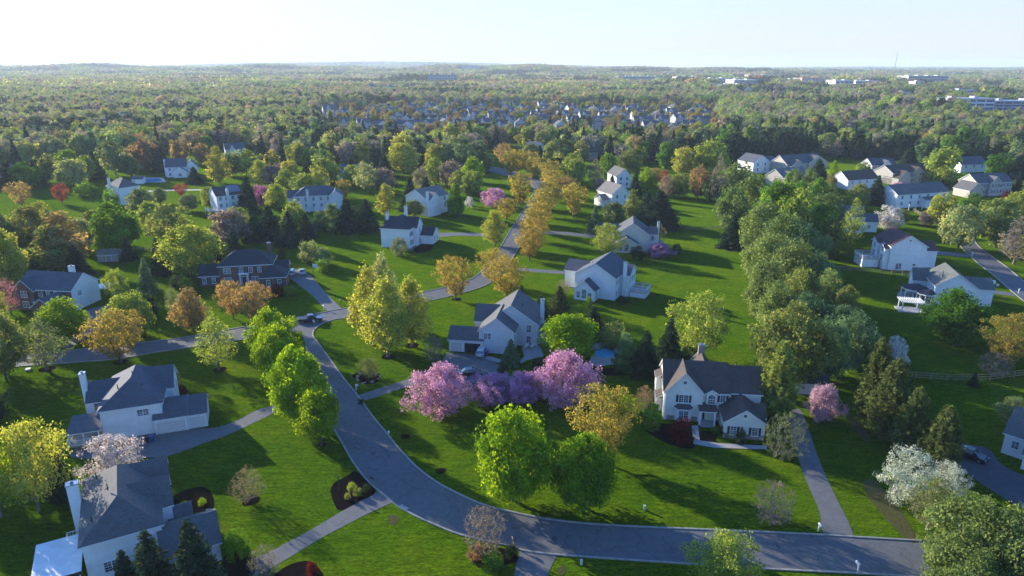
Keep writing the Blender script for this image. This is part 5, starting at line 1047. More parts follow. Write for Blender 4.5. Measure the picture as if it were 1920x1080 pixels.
# two loungers
for px, lb in ((987, 'white sun lounger on the terrace nearer the grey house'), (999, 'white sun lounger on the terrace nearer the cherry trees')):
    s = thing('sun_lounger', px, 651, 65, lb, 'sun lounger', .04); mb = MB(); mb.box(-1.0, .35, -.33, .33, .30, .38); mb.build('seat', M_SIGNW, s); mb = MB(); mb.add([(.35, -.33, .30), (.95, -.33, .75), (.95, .33, .75), (.35, .33, .30), (.35, -.33, .38), (.92, -.33, .82), (.92, .33, .82), (.35, .33, .38)], [(0, 3, 2, 1), (4, 5, 6, 7), (0, 1, 5, 4), (1, 2, 6, 5), (2, 3, 7, 6), (3, 0, 4, 7)]); mb.build('backrest', M_SIGNW, s)
    for a in (-.9, .3):
        for b in (-.28, .28): mb = MB(); mb.box(a - .03, a + .03, b - .03, b + .03, 0, .30); mb.build('leg', M_METAL, s)
# trampoline-blue and table by the beige house
s = thing('patio_umbrella', 1232, 462, 0, 'bright blue garden umbrella beside the beige gabled house', 'umbrella'); M_BLUECLOTH = plain('blue_cloth', (0.03, 0.30, 0.45), 0.8)
mb = MB(); mb.tube([(0, 0, 0), (0, 0, 2.6)], [.04, .04], 8); mb.build('pole', M_METAL, s); mb = MB(); n = 8; mb.add([(1.7 * math.cos(k * math.pi / 4), 1.7 * math.sin(k * math.pi / 4), 2.05) for k in range(8)] + [(0, 0, 2.65)], [(k, (k + 1) % 8, 8) for k in range(8)]); mb.build('canopy', M_BLUECLOTH, s)
# split rail fences
def fence(px, label, rails=3, h=1.25, sp=2.8, m=None, raw=None):
    pts = resample([Vector(G(*p)) for p in px], 400); L_ = sum((b - a).length for a, b in zip(pts, pts[1:])); n = min(60, max(2, int(L_ / sp))); P = resample(pts, n + 1)
    o = empty('rail_fence', (P[0].x, P[0].y, 0), 0, label, 'fence'); c = P[0]
    for p in P:
        mb = MB(); mb.box(-.09, .09, -.09, .09, -.1, h + .12); mb.build('post', m or M_WOOD, o, (p.x - c.x, p.y - c.y, 0))
    for k in range(rails):
        mb = MB(); z = .35 + (h - .4) * k / max(1, rails - 1)
        for a, b in zip(P, P[1:]): mb.bar((a.x - c.x, a.y - c.y, z + random.uniform(-.03, .03)), (b.x - c.x, b.y - c.y, z + random.uniform(-.03, .03)), .07, .13)
        mb.build('rail', m or M_WOOD, o)
fence([(1686, 708), (1780, 714), (1850, 714), (1930, 704), (1990, 698)], 'weathered split rail fence across the shaded slope', 3, 1.4)
fence([(1555, 506), (1600, 508), (1660, 513), (1712, 517)], 'thin split rail fence below the house with the railed deck', 3, 1.3)
fence([(1246, 429), (1300, 432), (1360, 430)], 'faint rail fence across the lawn beside the beige house', 3, 1.2)
fence([(1765, 345), (1800, 352), (1812, 358)], 'dark rail fence by the far lawn of the tan brick house', 3, 1.3)
fence([(232, 470), (262, 468), (292, 474)], 'low rail fence behind the bright green spreading tree', 3, 1.2)
fence([(1712, 396), (1740, 412), (1760, 424)], 'dark rail fence down the lawn beside the white dogwood', 3, 1.3)
# stones round the pool and the corner bed
def stones(px, label, n, spread, hi=.6):
    x, y = G(*px)
    for k in range(n):
        a = 2 * math.pi * k / n + random.uniform(-.2, .2); r = spread * random.uniform(.9, 1.1); s_ = random.uniform(.5, 1) * hi
        mb = MB(); mb.tube([(0, 0, -.1), (0, 0, s_ * .2), (0, 0, s_ * .55), (0, 0, s_ * .8)], [s_ * .8, s_ * random.uniform(.9, 1.1), s_ * random.uniform(.7, 1), s_ * .3], 7)
        o = mb.build('stone', M_STONE, None, (x + r * math.cos(a), y + r * math.sin(a), 0), random.uniform(0, 6)); tag(o, label, 'stone', label + 's' if not label.endswith('s') else label)
stones((690, 709), 'low stone edging the round bed on the corner lawn', 16, 2.3, .42)
for px, py in ((1120, 651), (1128, 649), (1136, 648), (1144, 648), (1151, 650), (1156, 654), (1158, 660), (1117, 655)):
    x, y = G(px, py); s_ = random.uniform(.6, 1.0); mb = MB(); mb.tube([(0, 0, -.1), (0, 0, s_ * .3), (0, 0, s_ * .7), (0, 0, s_ * 1.0)], [s_ * 1.0, s_ * 1.1, s_ * .9, s_ * .4], 7); tag(mb.build('stone', M_STONE, None, (x, y, 0), random.uniform(0, 6)), 'pale boulder at the back of the swimming pool', 'stone', 'pale boulders at the back of the swimming pool')
# ------------------------------------------------------------------ trees and shrubs, one by one
TREES = '''
maple|566|653|790|114|lime|largest round lime maple beside the driveway at the road bend
standard|603|730|835|80|lime|small round lime maple with a bare lower trunk at the kerb
maple|516|583|672|98|lime|lime maple at the top of the row by the junction
maple|523|611|712|98|lime|lime maple second in the row by the junction
maple|962|770|938|160|lime|huge lime maple on the lawn inside the road bend
maple|1094|822|952|140|deep|second big lime maple, shorter and rounder, touching the huge one
vase|1128|724|866|148|golden|golden amber tree behind the pair of big maples
cherry|828|683|773|120|pink|bright pink cherry tree beside the driveway of the open garage
cherry|922|703|752|102|lilac|lilac weeping cherry between the two pink cherries
cherry|982|699|752|88|lilac|small lilac cherry touching the large pink cherry
cherry|1062|659|756|126|pink|large pink cherry tree in front of the swimming pool
maple|1066|591|676|118|lime|broad yellow lime tree behind the large pink cherry
bare|814|627|680|46|mauve|greyish mauve round little tree at the end of the grey house garage
oval|728|515|669|104|yellow|tallest yellow green tree on the corner lawn
oval|697|497|646|88|yellow|tall yellow tree behind the tallest one on the corner lawn
oval|773|515|650|86|yellow|yellow green tree nearest the side road on the corner lawn
oval|722|474|606|66|pale|pale olive tree at the back of the tall yellow cluster
thin|692|668|708|58|olive|thin spreading little tree inside the stone ringed bed
vase|854|481|562|84|golden|golden round tree on the lawn above the grey gabled house
vase|922|467|531|64|golden|smaller golden tree of the touching pair beside the side road
vase|950|481|558|90|golden|larger golden tree of the touching pair beside the side road
thin|411|582|694|86|yellowgreen|thin egg shaped green tree with visible limbs on the lawn
vase|227|582|680|122|golden|wide golden tree behind the blue grey hip roof
thin|88|594|694|106|sage|sage green vase shaped tree beside the side road
thin|4|604|694|64|sage|grey green tree cut by the edge beside the side road
maple|122|564|640|98|lime|lime dome shaped tree before the brick fronted house
maple|250|551|632|92|yellowgreen|yellow green dome shaped tree behind the wide golden tree
oval|361|540|620|76|orange|pale orange tree alone before the brick house lawn
vase|438|526|598|60|orange|smaller orange tree of the pair before the dark roofed brick house
vase|479|530|607|78|orange|larger orange tree of the pair before the dark roofed brick house
thin|328|534|594|38|sage|narrow sage tree beside the pale orange tree
bare|467|878|940|74|brown|low bare twiggy tree in a mulch ring on the striped lawn
bare|908|950|1038|96|mauve|bare pinkish tree above the kerb at the bottom
spread|1355|1005|1112|150|yellowgreen|yellow green tree cut by the bottom edge
bare|1446|902|984|88|blush|pinkish brown round ornamental tree on the front lawn
softpine|1792|938|1085|138|pine|big soft needled pine at the bottom corner
softpine|1885|962|1120|135|pine|second big pine cut by the bottom corner
softpine|1800|1030|1140|120|pine|low pine crown below the two big pines at the bottom edge
blossom|1692|838|946|98|cream|white blossoming tree at the end of the cypress row
blossom|1774|868|928|74|cream|smaller white blossoming tree behind the olive thicket
thin|1738|893|992|100|olive|olive twiggy thicket tree in front of the white blossom
thin|1790|930|1000|70|yellowgreen|small yellow green tree between the pine and the white blossom
cypress|1630|632|792|82|conifer|dark feathery cypress at the top of the cypress row
cypress|1660|672|822|104|conifer|widest feathery cypress in the middle of the row
cypress|1702|726|856|84|conifer|feathery cypress third along the row
cypress|1755|760|886|88|conifer|lowest feathery cypress of the row above the white blossom
cherry|1541|719|784|66|rose|small pink tree with a bare stem beside the shed
cypress|1452|640|786|86|hedge|tall green cypress against the end of the black shuttered house
bare|1468|774|862|94|sage|pale grey leafing tree at the garage wing corner
blossom|1674|630|694|48|white|white blossoming tree behind the top cypress
maple|1786|548|644|118|dome|large dark green dome tree below the round porch
vase|1882|590|684|104|golden|golden tree cut by the edge below the far road
bare|1862|660|706|70|mauve|bare brown thicket below the edge golden tree
spruce|1824|697|724|20|dark|tiny dark cone shaped tree at the split rail fence
spread|1895|745|800|70|sage|hazy green tree cut by the edge above the black wagon
topiary|1221|755|804|40|green|dark rounded holly beside the bay window
shrub|1278|787|830|50|maroon|deep red rounded maple shrub before the porch
bare|1208|722|772|44|rust|reddish twiggy shrub at the corner of the black shuttered house
topiary|1387|803|832|22|dark|small clipped evergreen between the garage windows
shrub|1362|796|815|30|dark|low dark hedge shrub beside the porch walk
shrub|1342|800|812|18|green|small green shrub at the porch step
spruce|1252|594|686|62|dark|dark spruce beside the swimming pool
spruce|1209|618|702|64|dark|broad dark spruce before the swimming pool fence
pine|1170|623|694|42|blue|thin bluish tree at the edge of the pool terrace
shrub|1290|650|682|44|dark|dark rounded bush behind the stone chimney
spread|1305|550|668|124|yellowgreen|wide see through tree with forked trunk on the central lawn
round|1476|576|722|166|olive|very large olive green dome tree behind the tall cypress
softpine|1545|600|705|90|blue|bluish pine between the olive dome and the cypress row
softpine|1598|590|690|84|blue|blue green pine above the top cypress
cypress|1048|536|604|46|conifer|tall dark evergreen beside the white gabled wing
cypress|1014|555|606|38|dark|narrow dark evergreen behind the grey gabled roof
cypress|978|534|574|22|conifer|thin dark evergreen on the lawn beyond the grey roof
spruce|958|634|682|40|blue|blue green spruce before the grey gabled wall
spruce|1110|572|640|64|dark|dark leaning evergreen mass below the white gabled house
spruce|1080|585|640|50|dark|dark evergreen next to the yellow lime tree
shrub|1150|605|650|58|olive|dull olive bush above the swimming pool
shrub|1010|672|694|30|dark|dark bush by the curving pale walk
shrub|944|684|704|24|dark|small dark shrub on the parking court island
bare|1056|524|552|36|brown|brown twiggy tree at the corner of the white gabled house
bare|1071|508|530|24|rust|small rust twiggy tree by the thin driveway
shrub|1103|556|575|16|green|green shrub beside the arched window wing
shrub|1168|556|568|24|dark|low dark shrub along the tall white wall
spread|74|792|958|140|yellow|large yellow green willow like tree at the lower edge
spread|4|815|970|112|lime|lime tree cut by the edge above the bottom corner
cypress|118|855|940|70|dark|dark evergreen between the lime tree and the blossom
blossom|222|816|906|122|snow|pale pink blossoming tree between the two hip roofs
spruce|376|972|1130|128|dark|large dark spruce beside the roof at the bottom edge
spruce|296|992|1135|112|dark|second dark spruce overlapping the roof at the bottom edge
spruce|244|1030|1120|70|dark|shorter dark spruce against the white wall at the bottom edge
topiary|447|993|1046|54|deep|round clipped shrub beside the largest dark spruce
shrub|585|1054|1078|26|maroon|maroon shrub in the bed at the bottom edge
bare|498|1022|1088|62|grey|bare grey bush over the driveway at the bottom edge
shrub|345|940|951|16|lime|small lime shrub in the black bed, nearer the roof
shrub|380|934|947|15|lime|small lime shrub in the black bed, farther from the roof
topiary|340|953|973|36|green|broad green shrub below the lime shrubs in the bed
shrub|326|933|945|18|dark|small dark shrub against the wall of the grey roofed house
shrub|660|905|921|18|yellowgreen|clump of yellow green grass in the bend bed, upper clump
shrub|672|916|929|20|yellowgreen|clump of yellow green grass in the bend bed, lower clump
shrub|652|924|936|12|olive|smallest dry grass clump in the bend bed
shrub|688|908|920|20|dark|low dark shrub next to the mailbox in the bend bed
shrub|925|1034|1060|40|green|broad green shrub under the bare pinkish tree
shrub|893|1020|1048|34|rust|reddish bush at the side of the bare pinkish tree
shrub|957|1022|1044|30|dark|dark spiky shrub by the dark mailbox
bare|320|694|727|48|brown|brown bare bush beyond the blue grey hip roof
shrub|338|722|742|32|maroon|dark maroon shrub beside the blue grey hip roof
cypress|-4|716|790|40|dark|dark evergreen at the edge of the shaded lawn
vase|993|423|488|68|golden|lowest golden tree in the line up the side road
vase|1005|393|452|71|golden|second golden tree up the line beside the side road
vase|1014|362|420|66|golden|third golden tree up the line beside the side road
vase|1030|340|392|64|golden|fourth golden tree up the line beside the side road
vase|1038|318|366|57|golden|fifth golden tree up the line beside the side road
vase|1031|299|346|50|golden|sixth golden tree up the line beside the side road
vase|1016|304|330|33|golden|small golden tree at the turn of the side road
vase|994|282|330|47|golden|golden tree beyond the turn of the side road
vase|970|278|326|42|golden|second golden tree beyond the turn of the side road
vase|944|268|312|38|orange|orange tree at the far end of the golden line
vase|1075|341|408|59|golden|lone golden brown tree on the lawn behind the golden line
vase|976|322|386|57|golden|golden tree across the road at the top of the lawn
vase|950|371|412|54|golden|golden tree with a low crown across the road
oval|927|393|461|54|yellow|yellow olive tree across the road by the narrow driveway
oval|725|342|405|40|yellow|small yellow tree with a straight trunk on the middle lawn
round|777|376|408|38|olive|low olive tree behind the two tall chimneys
spruce|770|330|393|44|dark|broad dark spruce beside the sunlit pale roof
cypress|855|343|404|44|deep|dark green egg shaped tree against the pale roofed house
cherry|928|352|386|52|pink|vivid pink mounded cherry on the middle lawn
blossom|880|369|390|18|white|small white blossoming bush on the middle lawn
topiary|749|445|478|36|sage|pale rounded holly at the corner of the two chimney house
shrub|583|451|492|44|sage|pale leafed bush in the rockery beside the brick house
shrub|604|463|498|38|sage|second pale bush in the rockery beside the brick house
shrub|604|486|510|26|green|green bush below the rockery
shrub|528|466|484|16|dark|dark bush beside the dark brick house roof
shrub|545|536|552|28|green|clipped shrub at the front corner of the brick house
shrub|520|532|556|30|maroon|maroon shrub before the brick garage wing
spruce|545|395|460|56|dark|dark spruce in front of the lime crown behind the brick house
spruce|508|384|446|58|dark|dark spruce nearest the magenta tree
spruce|480|400|452|50|dark|dark spruce beside the mauve pink tree
maple|556|381|434|50|yellowgreen|yellow green round crown among the dark spruces
spruce|652|371|434|54|dark|dark evergreen block middle tree behind the lawn
spruce|688|372|432|54|dark|dark evergreen block end tree nearest the white house
pine|626|380|434|42|pine|soft green pine at the end of the dark evergreen block
pine|600|395|432|34|blue|grey blue pine before the wide grey house
spruce|468|328|400|46|dark|tall dark spruce touching the solar panel house
round|432|393|458|76|mauve|mauve pink round tree behind the brick house
round|448|388|445|50|yellowgreen|yellow green crown behind the mauve pink tree
cherry|492|345|384|38|magenta|magenta tree behind the tall dark spruce
maple|222|386|476|90|green|bright green spreading tree with open limbs
oval|85|376|444|58|yellow|yellow egg shaped tree on the left slope
oval|128|394|506|100|orange|large orange tinged tree joined to a yellow one
oval|105|420|512|80|olive|olive tree in front of the orange tinged one
round|361|421|520|114|yellowgreen|large round yellow green tree before the dark hip roof
spread|318|384|456|98|olive|wide olive tree with many pale limbs
round|268|354|415|54|sage|sage round tree against the tall white wall
round|22|434|545|76|yellow|yellow olive tree at the edge above the brick fronted house
oval|-6|522|605|46|yellow|yellow tree cut by the edge beside the brick fronted house
bare|22|520|590|46|magenta|purple budding tree at the side of the brick fronted house
spruce|148|458|520|56|dark|dark spruce behind the white chimney of the brick fronted house
spruce|301|444|514|38|dark|narrow dark spruce beside the large round yellow green tree
spruce|242|450|488|32|dark|low dark evergreen beside the tan shed
spruce|278|482|548|40|blue|blue grey spruce on the shaded lawn
spread|226|504|570|50|yellowgreen|thin lime tree before the blue grey spruce
pine|62|468|520|46|blue|bluish pine behind the brick fronted house
shrub|275|548|596|50|dark|dark bush at the edge of the brick fronted house driveway
topiary|350|520|542|32|green|clipped bush beside the low wing of the dark roofed brick house
shrub|335|514|540|30|dark|dark bush before the low wing of the dark roofed brick house
vase|117|344|382|34|red|small red tree on the far left lawn
vase|42|339|388|48|orange|pale orange tree on the far left lawn
vase|341|343|371|27|red|small red tree by the thin pale driveway
round|139|297|350|58|pale|pale round tree above the far left lawn
maple|52|306|352|58|green|fresh green round tree above the far left lawn
round|92|289|342|44|olive|olive tree between the pale and fresh green round trees
maple|128|281|318|46|lime|lime tree behind the pale round tree
spread|217|261|328|64|sage|sage vase shaped tree in front of the tan gable
round|273|262|322|54|rust|rusty red tree in front of the woods
round|338|261|304|36|orange|orange tree above the white house with the tan wing
oval|411|272|343|48|yellow|tall yellow tree with a clear trunk on the far lawn
round|382|269|308|30|orange|small orange tree beside the tall yellow tree
round|463|280|328|54|yellowgreen|yellow green round tree beside the tall yellow tree
oval|490|297|350|48|yellow|yellow tree below the yellow green round one
shrub|160|345|368|40|green|low green bush on the far left lawn
shrub|210|355|386|26|deep|dark green bush against the tall white hip roofed house
spruce|366|312|344|34|dark|dark evergreen hiding the corner of the tan wing
round|356|363|396|40|sage|round sage tree between the two white houses
round|306|400|440|60|olive|olive crown behind the wide olive tree
round|756|269|326|60|yellow|larger yellow tree of the twin yellow trees
round|757|250|308|46|yellow|rear yellow tree of the twin yellow trees
oval|682|266|312|40|yellow|yellow oval tree before the dark evergreens
vase|645|335|374|32|golden|small golden tree beside the wide grey roof
spread|690|304|362|50|pale|pale thin tree on the middle street
round|720|315|362|46|mauve|greyish mauve tree on the middle street
maple|888|296|342|44|lime|lime tree at the bend of the middle street
round|886|319|366|44|yellowgreen|round yellow green tree over the silver car
round|846|301|354|46|mauve|mauve brown round tree near the middle street
round|816|296|348|42|yellowgreen|yellow green tree beside the mauve brown one
spread|790|312|360|36|grey|bare grey tree in front of a white gable
pine|870|258|318|54|blue|large blue green pine cluster beside the golden line
pine|900|262|322|50|blue|second large blue green pine beside the golden line
round|575|325|372|60|yellowgreen|yellow green tree on the lawn behind the wide grey house
round|600|320|366|46|yellow|yellow tree on the lawn behind the wide grey house
round|540|318|366|46|yellowgreen|yellow green crown at the far street
round|610|296|346|56|yellowgreen|larger yellow green crown at the far street
vase|665|385|402|20|golden|low golden bush beside the row of dark evergreens
spruce|1235|355|424|84|dark|very wide dark evergreen on the central lawn
spruce|1212|360|420|54|dark|dark evergreen joined to the very wide one
oval|1184|354|414|36|olive|olive egg shaped tree beside the cream gable end
spruce|1190|318|372|28|dark|narrow dark spruce beside the white gable end
spruce|1146|328|378|30|dark|dark spruce on the street side of the white gable end
spruce|1115|384|436|34|blue|blue spruce on the lawn above the beige house
spread|1140|420|480|62|yellowgreen|yellow green tree with slim stems before the beige house
round|1150|380|425|46|sage|grey leafing tree before the cream gable end
cherry|1236|455|480|54|lilac|lilac flowering bush along the terrace of the beige house
shrub|1195|462|486|30|dark|dark shrubs along the end wall of the beige house
bare|1236|420|462|26|brown|small brown tree behind the chimney of the beige house
topiary|1268|457|476|20|dark|rounded dark shrub at the end of the lilac bush
maple|1210|318|362|34|lime|fresh lime tree beside the narrow dark spruce
vase|1245|318|356|20|red|vivid red tree among the lime and orange trees
vase|1228|314|350|28|orange|dull orange tree beside the vivid red one
vase|1308|311|376|46|rust|orange red tree at the edge of the central lawn
thin|1344|288|382|44|grey|tall bare grey tree at the edge of the central lawn
round|1272|325|370|46|olive|olive tree between the red and orange red trees
maple|1075|291|348|54|yellowgreen|yellow lime tree behind the golden line
thin|1115|296|350|36|grey|grey leafing tree beside the yellow lime tree
cherry|1124|333|352|24|blush|pale pink low cherry beside the dark spruce
round|1052|261|308|64|olive|round olive tree above the golden line
maple|1140|288|340|40|green|green tree behind the pale pink low cherry
round|1180|280|330|50|olive|olive crown in the belt above the white gable end
maple|1248|268|318|34|green|fresh green tree in the belt above the vivid red tree
round|1280|275|330|48|yellow|yellowish crown in the belt above the vivid red tree
round|1330|262|330|66|yellowgreen|large yellow green crown at the head of the pine line
blossom|1354|384|418|18|white|white blossoming shrub at the edge of the pine line
spruce|1372|402|464|56|dark|dark spruce at the edge of the pine line
softpine|1385|308.0|377.0|76|pine|pine at the head of the long pine line
softpine|1408|333.0|424.0|71|pine|pine second in the long pine line
softpine|1368|353.0|432.0|57|pine|pine on the lawn side near the head of the pine line
round|1450|340|460.0|84|green|broad green tree inside the long pine line
round|1490|352|470.0|70|yellowgreen|yellow green tree behind the long pine line
softpine|1425|380.0|484.0|83|pine|tall pine in the upper part of the pine line
softpine|1462|403.0|512.0|90|pine|wide pine in the upper part of the pine line
softpine|1500|423.0|522.0|83|blue|blue green pine on the far side of the pine line
softpine|1435|438.0|547.0|83|pine|pine in the middle of the pine line, lawn side
softpine|1480|458.0|572.0|101|pine|widest pine in the middle of the pine line
softpine|1525|478.0|572.0|83|blue|blue green pine in the middle of the pine line
softpine|1430|488.0|592.0|76|pine|pine in the lower part of the pine line, lawn side
round|1490|500|620.0|70|olive|olive broadleaf crown squeezed into the pine line
softpine|1455|533.0|632.0|83|pine|last pine of the pine line, behind the olive dome
pine|1545|505|610|74|pine|pine with a yellowish top on the far side of the line
softpine|1508|553.0|652.0|85|blue|blue green pine near the end of the pine line
round|1578|540|630.0|54|olive|olive round tree at the far side of the pine line
softpine|1565|573.0|667.0|71|blue|dark blue pine near the end of the pine line
cherry|1664|384|428|52|white|white flowering dogwood beside the white house
round|1762|363|426|62|yellow|yellow weeping tree on the lawn by the far road
round|1796|384|466|74|pale|pale yellow tree with dark mulch at the far road
round|1866|373|464|96|olive|large olive tree inside the far road curve
thin|1900|405|495|80|mauve|brownish twiggy tree inside the far road curve
oval|1935|420|500|60|yellowgreen|yellow green tree cut by the edge inside the road curve
spruce|1640|327|384|40|dark|dark egg shaped evergreen before the tan three gabled house
spruce|1530|298|356|58|dark|broad dark evergreen before the large tan house
spruce|1485|325|356|24|dark|small dark evergreen before the pale roofed tan house
cherry|1683|340|360|26|pink|small pink tree in front of the tan three gabled house
cherry|1677|312|330|20|pink|small pink tree behind the tan three gabled house
vase|1888|358|384|34|maroon|dark maroon tree by the tan brick house
maple|1820|365|404|46|green|bright green rounded tree below the tan brick house
thin|1594|370|462|54|yellowgreen|tall slim leaning tree before the white house
thin|1570|372|444|36|brown|bare leaning tree before the white house
round|1762|275|345|64|yellowgreen|large yellow green tree beside the three gabled house
oval|1560|300|345|24|lime|lime leaning tree beside the broad dark evergreen
maple|1617|305|335|28|yellowgreen|yellow green bush beside the grey shuttered house
round|1605|345|395|46|olive|dull olive tree below the low shaded house
spruce|1700|275|320|44|dark|dark evergreen behind the grey shuttered house
vase|999|408|470|60|golden|golden tree filling the line between the lowest and second
vase|1010|378|436|58|golden|golden tree filling the line between the second and third
vase|1022|350|406|56|golden|golden tree filling the line between the third and fourth
vase|1036|328|378|50|golden|golden tree filling the line between the fourth and fifth
vase|1002|293|336|40|golden|golden tree beside the small one at the turn of the side road
vase|957|281|330|38|golden|golden tree between the two beyond the turn of the side road
vase|1060|330|380|46|orange|orange brown tree behind the top of the golden line
round|285|378|430|44|yellowgreen|yellow green tree right against the sage round tree
round|180|395|446|48|olive|olive tree on the slope behind the bright green spreading one
round|160|410|470|46|pale|pale olive tree beside the large orange tinged one
round|395|350|392|34|yellowgreen|yellow green tree on the street side of the solar panel house
round|300|352|382|30|sage|small sage tree behind the round sage tree
pine|410|440|500|44|dark|dark pine behind the dark roofed brick house, street end
spruce|440|430|478|36|dark|short dark spruce just above the dark hip roof
spruce|575|398|446|38|dark|dark spruce beside the white shed end
round|520|345|392|44|yellowgreen|yellow green tree before the wing of the wide grey house
round|545|300|345|44|yellow|yellow tree in the gap above the wide grey roof
round|515|310|352|44|mauve|mauve tree in the gap above the wide grey roof
cherry|535|305|338|34|magenta|magenta crown among yellow ones at the far street
spruce|580|292|335|34|dark|dark spruce under the sunken grey roofed house
spruce|612|300|345|36|dark|dark spruce between yellow green crowns at the far street
spruce|660|292|338|36|dark|dark spruce behind the house with two small gables
spruce|702|272|325|38|dark|dark spruce beside the yellow oval tree
spruce|722|285|332|36|dark|dark spruce below the white gabled house with the pale roof
spruce|800|330|372|30|dark|dark spruce behind the sunlit pale roof
round|860|320|362|36|olive|olive tree behind the dark green egg shaped one
round|662|310|352|40|yellowgreen|yellow green tree just behind the small golden one
pine|20|300|352|50|dark|dark pine behind the fresh green round tree
spruce|70|300|348|36|dark|dark spruce between the fresh green and olive trees
spruce|180|285|335|40|dark|dark spruce beside the pale round tree
round|165|292|338|44|yellowgreen|yellow green crown beside the dark spruce at the far lawn
round|247|292|330|36|olive|olive tree before the rusty red one
spruce|305|275|322|40|dark|dark spruce between the rusty and orange trees
round|435|285|330|40|olive|olive tree below the grey house with the dark gable
cypress|1905|325|365|18|dark|thin dark evergreen in the row at the edge behind the tan brick house
cypress|1890|324|362|18|dark|second thin dark evergreen in the row behind the tan brick house
shrub|1812|330|346|44|deep|long dark hedge in front of the white cottage
shrub|1840|334|350|44|deep|dark hedge at the end of the white cottage
round|1870|288|332|52|green|green tree over the end of the white cottage
round|1745|292|335|46|yellowgreen|yellow green tree behind the three front gables
spruce|1012|272|300|26|dark|dark spruce standing before the wedged white gable end
round|996|270|302|34|olive|olive tree before the wedged white gable end
spruce|1905|290|335|44|dark|dark evergreen above the tan brick house
round|1690|392|418|30|olive|low olive bush beside the white dogwood
round|1735|395|425|32|mauve|mauve bare bush before the white back porch
round|1905|360|420|60|yellow|yellow tree behind the large olive road tree
round|1840|395|440|50|olive|olive tree between the pale yellow and large olive trees
blossom|1870|283|298|40|white|white flowering thicket strip below the far wood
blossom|1820|286|300|40|white|second white flowering thicket strip below the far wood
round|1580|395|430|36|deep|dark green low tree at the wall of the white house
softpine|1545|365|440|64|pine|soft pine between the broad green trees and the thin leaning ones
round|1530|385|470|70|green|green broadleaf tree on the far flank of the pine line
thin|1250|325|372|36|mauve|mauve budding tree behind the vivid red one
round|1330|330|378|44|sage|sage tree beside the tall bare grey one
'''
for ln in TREES.strip().splitlines():
    k, a, b, c, d, t, lb = ln.split('|'); T(k, float(a), float(b), float(c), float(d), t, lb)

for x, y, hh, kd, lb in ((-101, 124, 15, 'round', 'tall olive tree beyond the edge of the shaded side lawn'), (-108, 113, 13, 'maple', 'broad tree beyond the edge of the shaded side lawn'), (-97, 109, 12, 'pine', 'pine beyond the edge of the shaded side lawn'), (-90, 96, 12, 'round', 'tree standing off behind the yellow willow like tree'), (-84, 84, 12, 'spruce', 'spruce standing off behind the yellow willow like tree')):
    put_tree(kd, x, y, hh, 10 if kd != 'spruce' else 6, 'olive' if kd == 'round' else ('green' if kd == 'maple' else 'dark'), lb)
# belts of trees behind the gardens: one object each, alike ones share a label
HOUSES = [(o.location.x, o.location.y) for o in bpy.data.objects if o.get('category') == 'house']
def inside(p, poly):
    c = False; j = len(poly) - 1
    for i in range(len(poly)):
        if (poly[i][1] > p[1]) != (poly[j][1] > p[1]) and p[0] < (poly[j][0] - poly[i][0]) * (p[1] - poly[i][1]) / (poly[j][1] - poly[i][1]) + poly[i][0]: c = not c
        j = i
    return c
def belt(pxpoly, n, kinds, where, sp=5.5, avoid=26):
    poly = [G(*p) for p in pxpoly]; xs = [p[0] for p in poly]; ys = [p[1] for p in poly]; rg = random.Random(len(where) * 13 + n); done = 0; tries = 0
    while done < n and tries < n * 60:
        tries += 1; x, y = rg.uniform(min(xs), max(xs)), rg.uniform(min(ys), max(ys))
        if not inside((x, y), poly): continue
        if any((x - a) ** 2 + (y - b) ** 2 < (sp + w_ * 0.22) ** 2 for a, b, w_ in PLACED): continue
        if any((x - a - 6) ** 2 + (y - b - 5) ** 2 < avoid ** 2 and y < b + 9 for a, b in HOUSES) or any((x - a - 6) ** 2 + (y - b - 6) ** 2 < 13 ** 2 for a, b in HOUSES): continue
        kd, tint, hh, ww, lb = rg.choices(kinds, [k[5] for k in kinds])[0][:5]
        c = TINT[tint]; v = [rg.uniform(.85, 1.15) for _ in range(3)]
        label = f'{lb} {where}'
        put_tree(kd, x, y, hh * rg.uniform(.8, 1.25), ww * rg.uniform(.8, 1.2), tuple(a * b for a, b in zip(c, v)), label, label.replace(' tree ', ' trees ').replace(' spruce ', ' spruces ').replace(' pine ', ' pines ')); done += 1
MIX = [('spruce', 'dark', 17, 7.5, 'dark spruce', 3.0), ('pine', 'blue', 17, 9.5, 'blue green pine', 1.6), ('round', 'yellowgreen', 13, 11, 'yellow green tree', 2.2), ('round', 'olive', 13, 11, 'olive tree', 2.0), ('thin', 'grey', 14, 10, 'bare grey tree', 1.2), ('vase', 'orange', 11, 9, 'orange tree', 0.8), ('oval', 'yellow', 14, 8.5, 'yellow tree', 1.0), ('maple', 'green', 13, 11, 'fresh green tree', 0.7)]
belt([(-30, 262), (640, 258), (640, 300), (560, 322), (470, 282), (300, 285), (160, 296), (-30, 322)], 66, MIX, 'in the belt behind the far left gardens')
belt([(640, 258), (1010, 258), (1010, 282), (960, 272), (840, 318), (700, 330), (640, 322)], 40, MIX, 'in the belt beyond the middle street')
belt([(1010, 258), (1345, 258), (1345, 300), (1240, 312), (1100, 320), (1040, 292)], 50, [(*MIX[0][:5], 5.0)] + MIX[1:], 'in the belt below the townhouses')
belt([(1345, 258), (1960, 258), (1960, 350), (1905, 345), (1800, 312), (1700, 305), (1560, 298), (1400, 300), (1345, 330)], 74, [(*MIX[0][:5], 4.0), (*MIX[1][:5], 2.5), MIX[2], MIX[3], (*MIX[4][:5], 2.6), ('maple', 'green', 15, 12, 'fresh green tree', 1.2), MIX[5]], 'in the wood above the gabled houses on the rise')
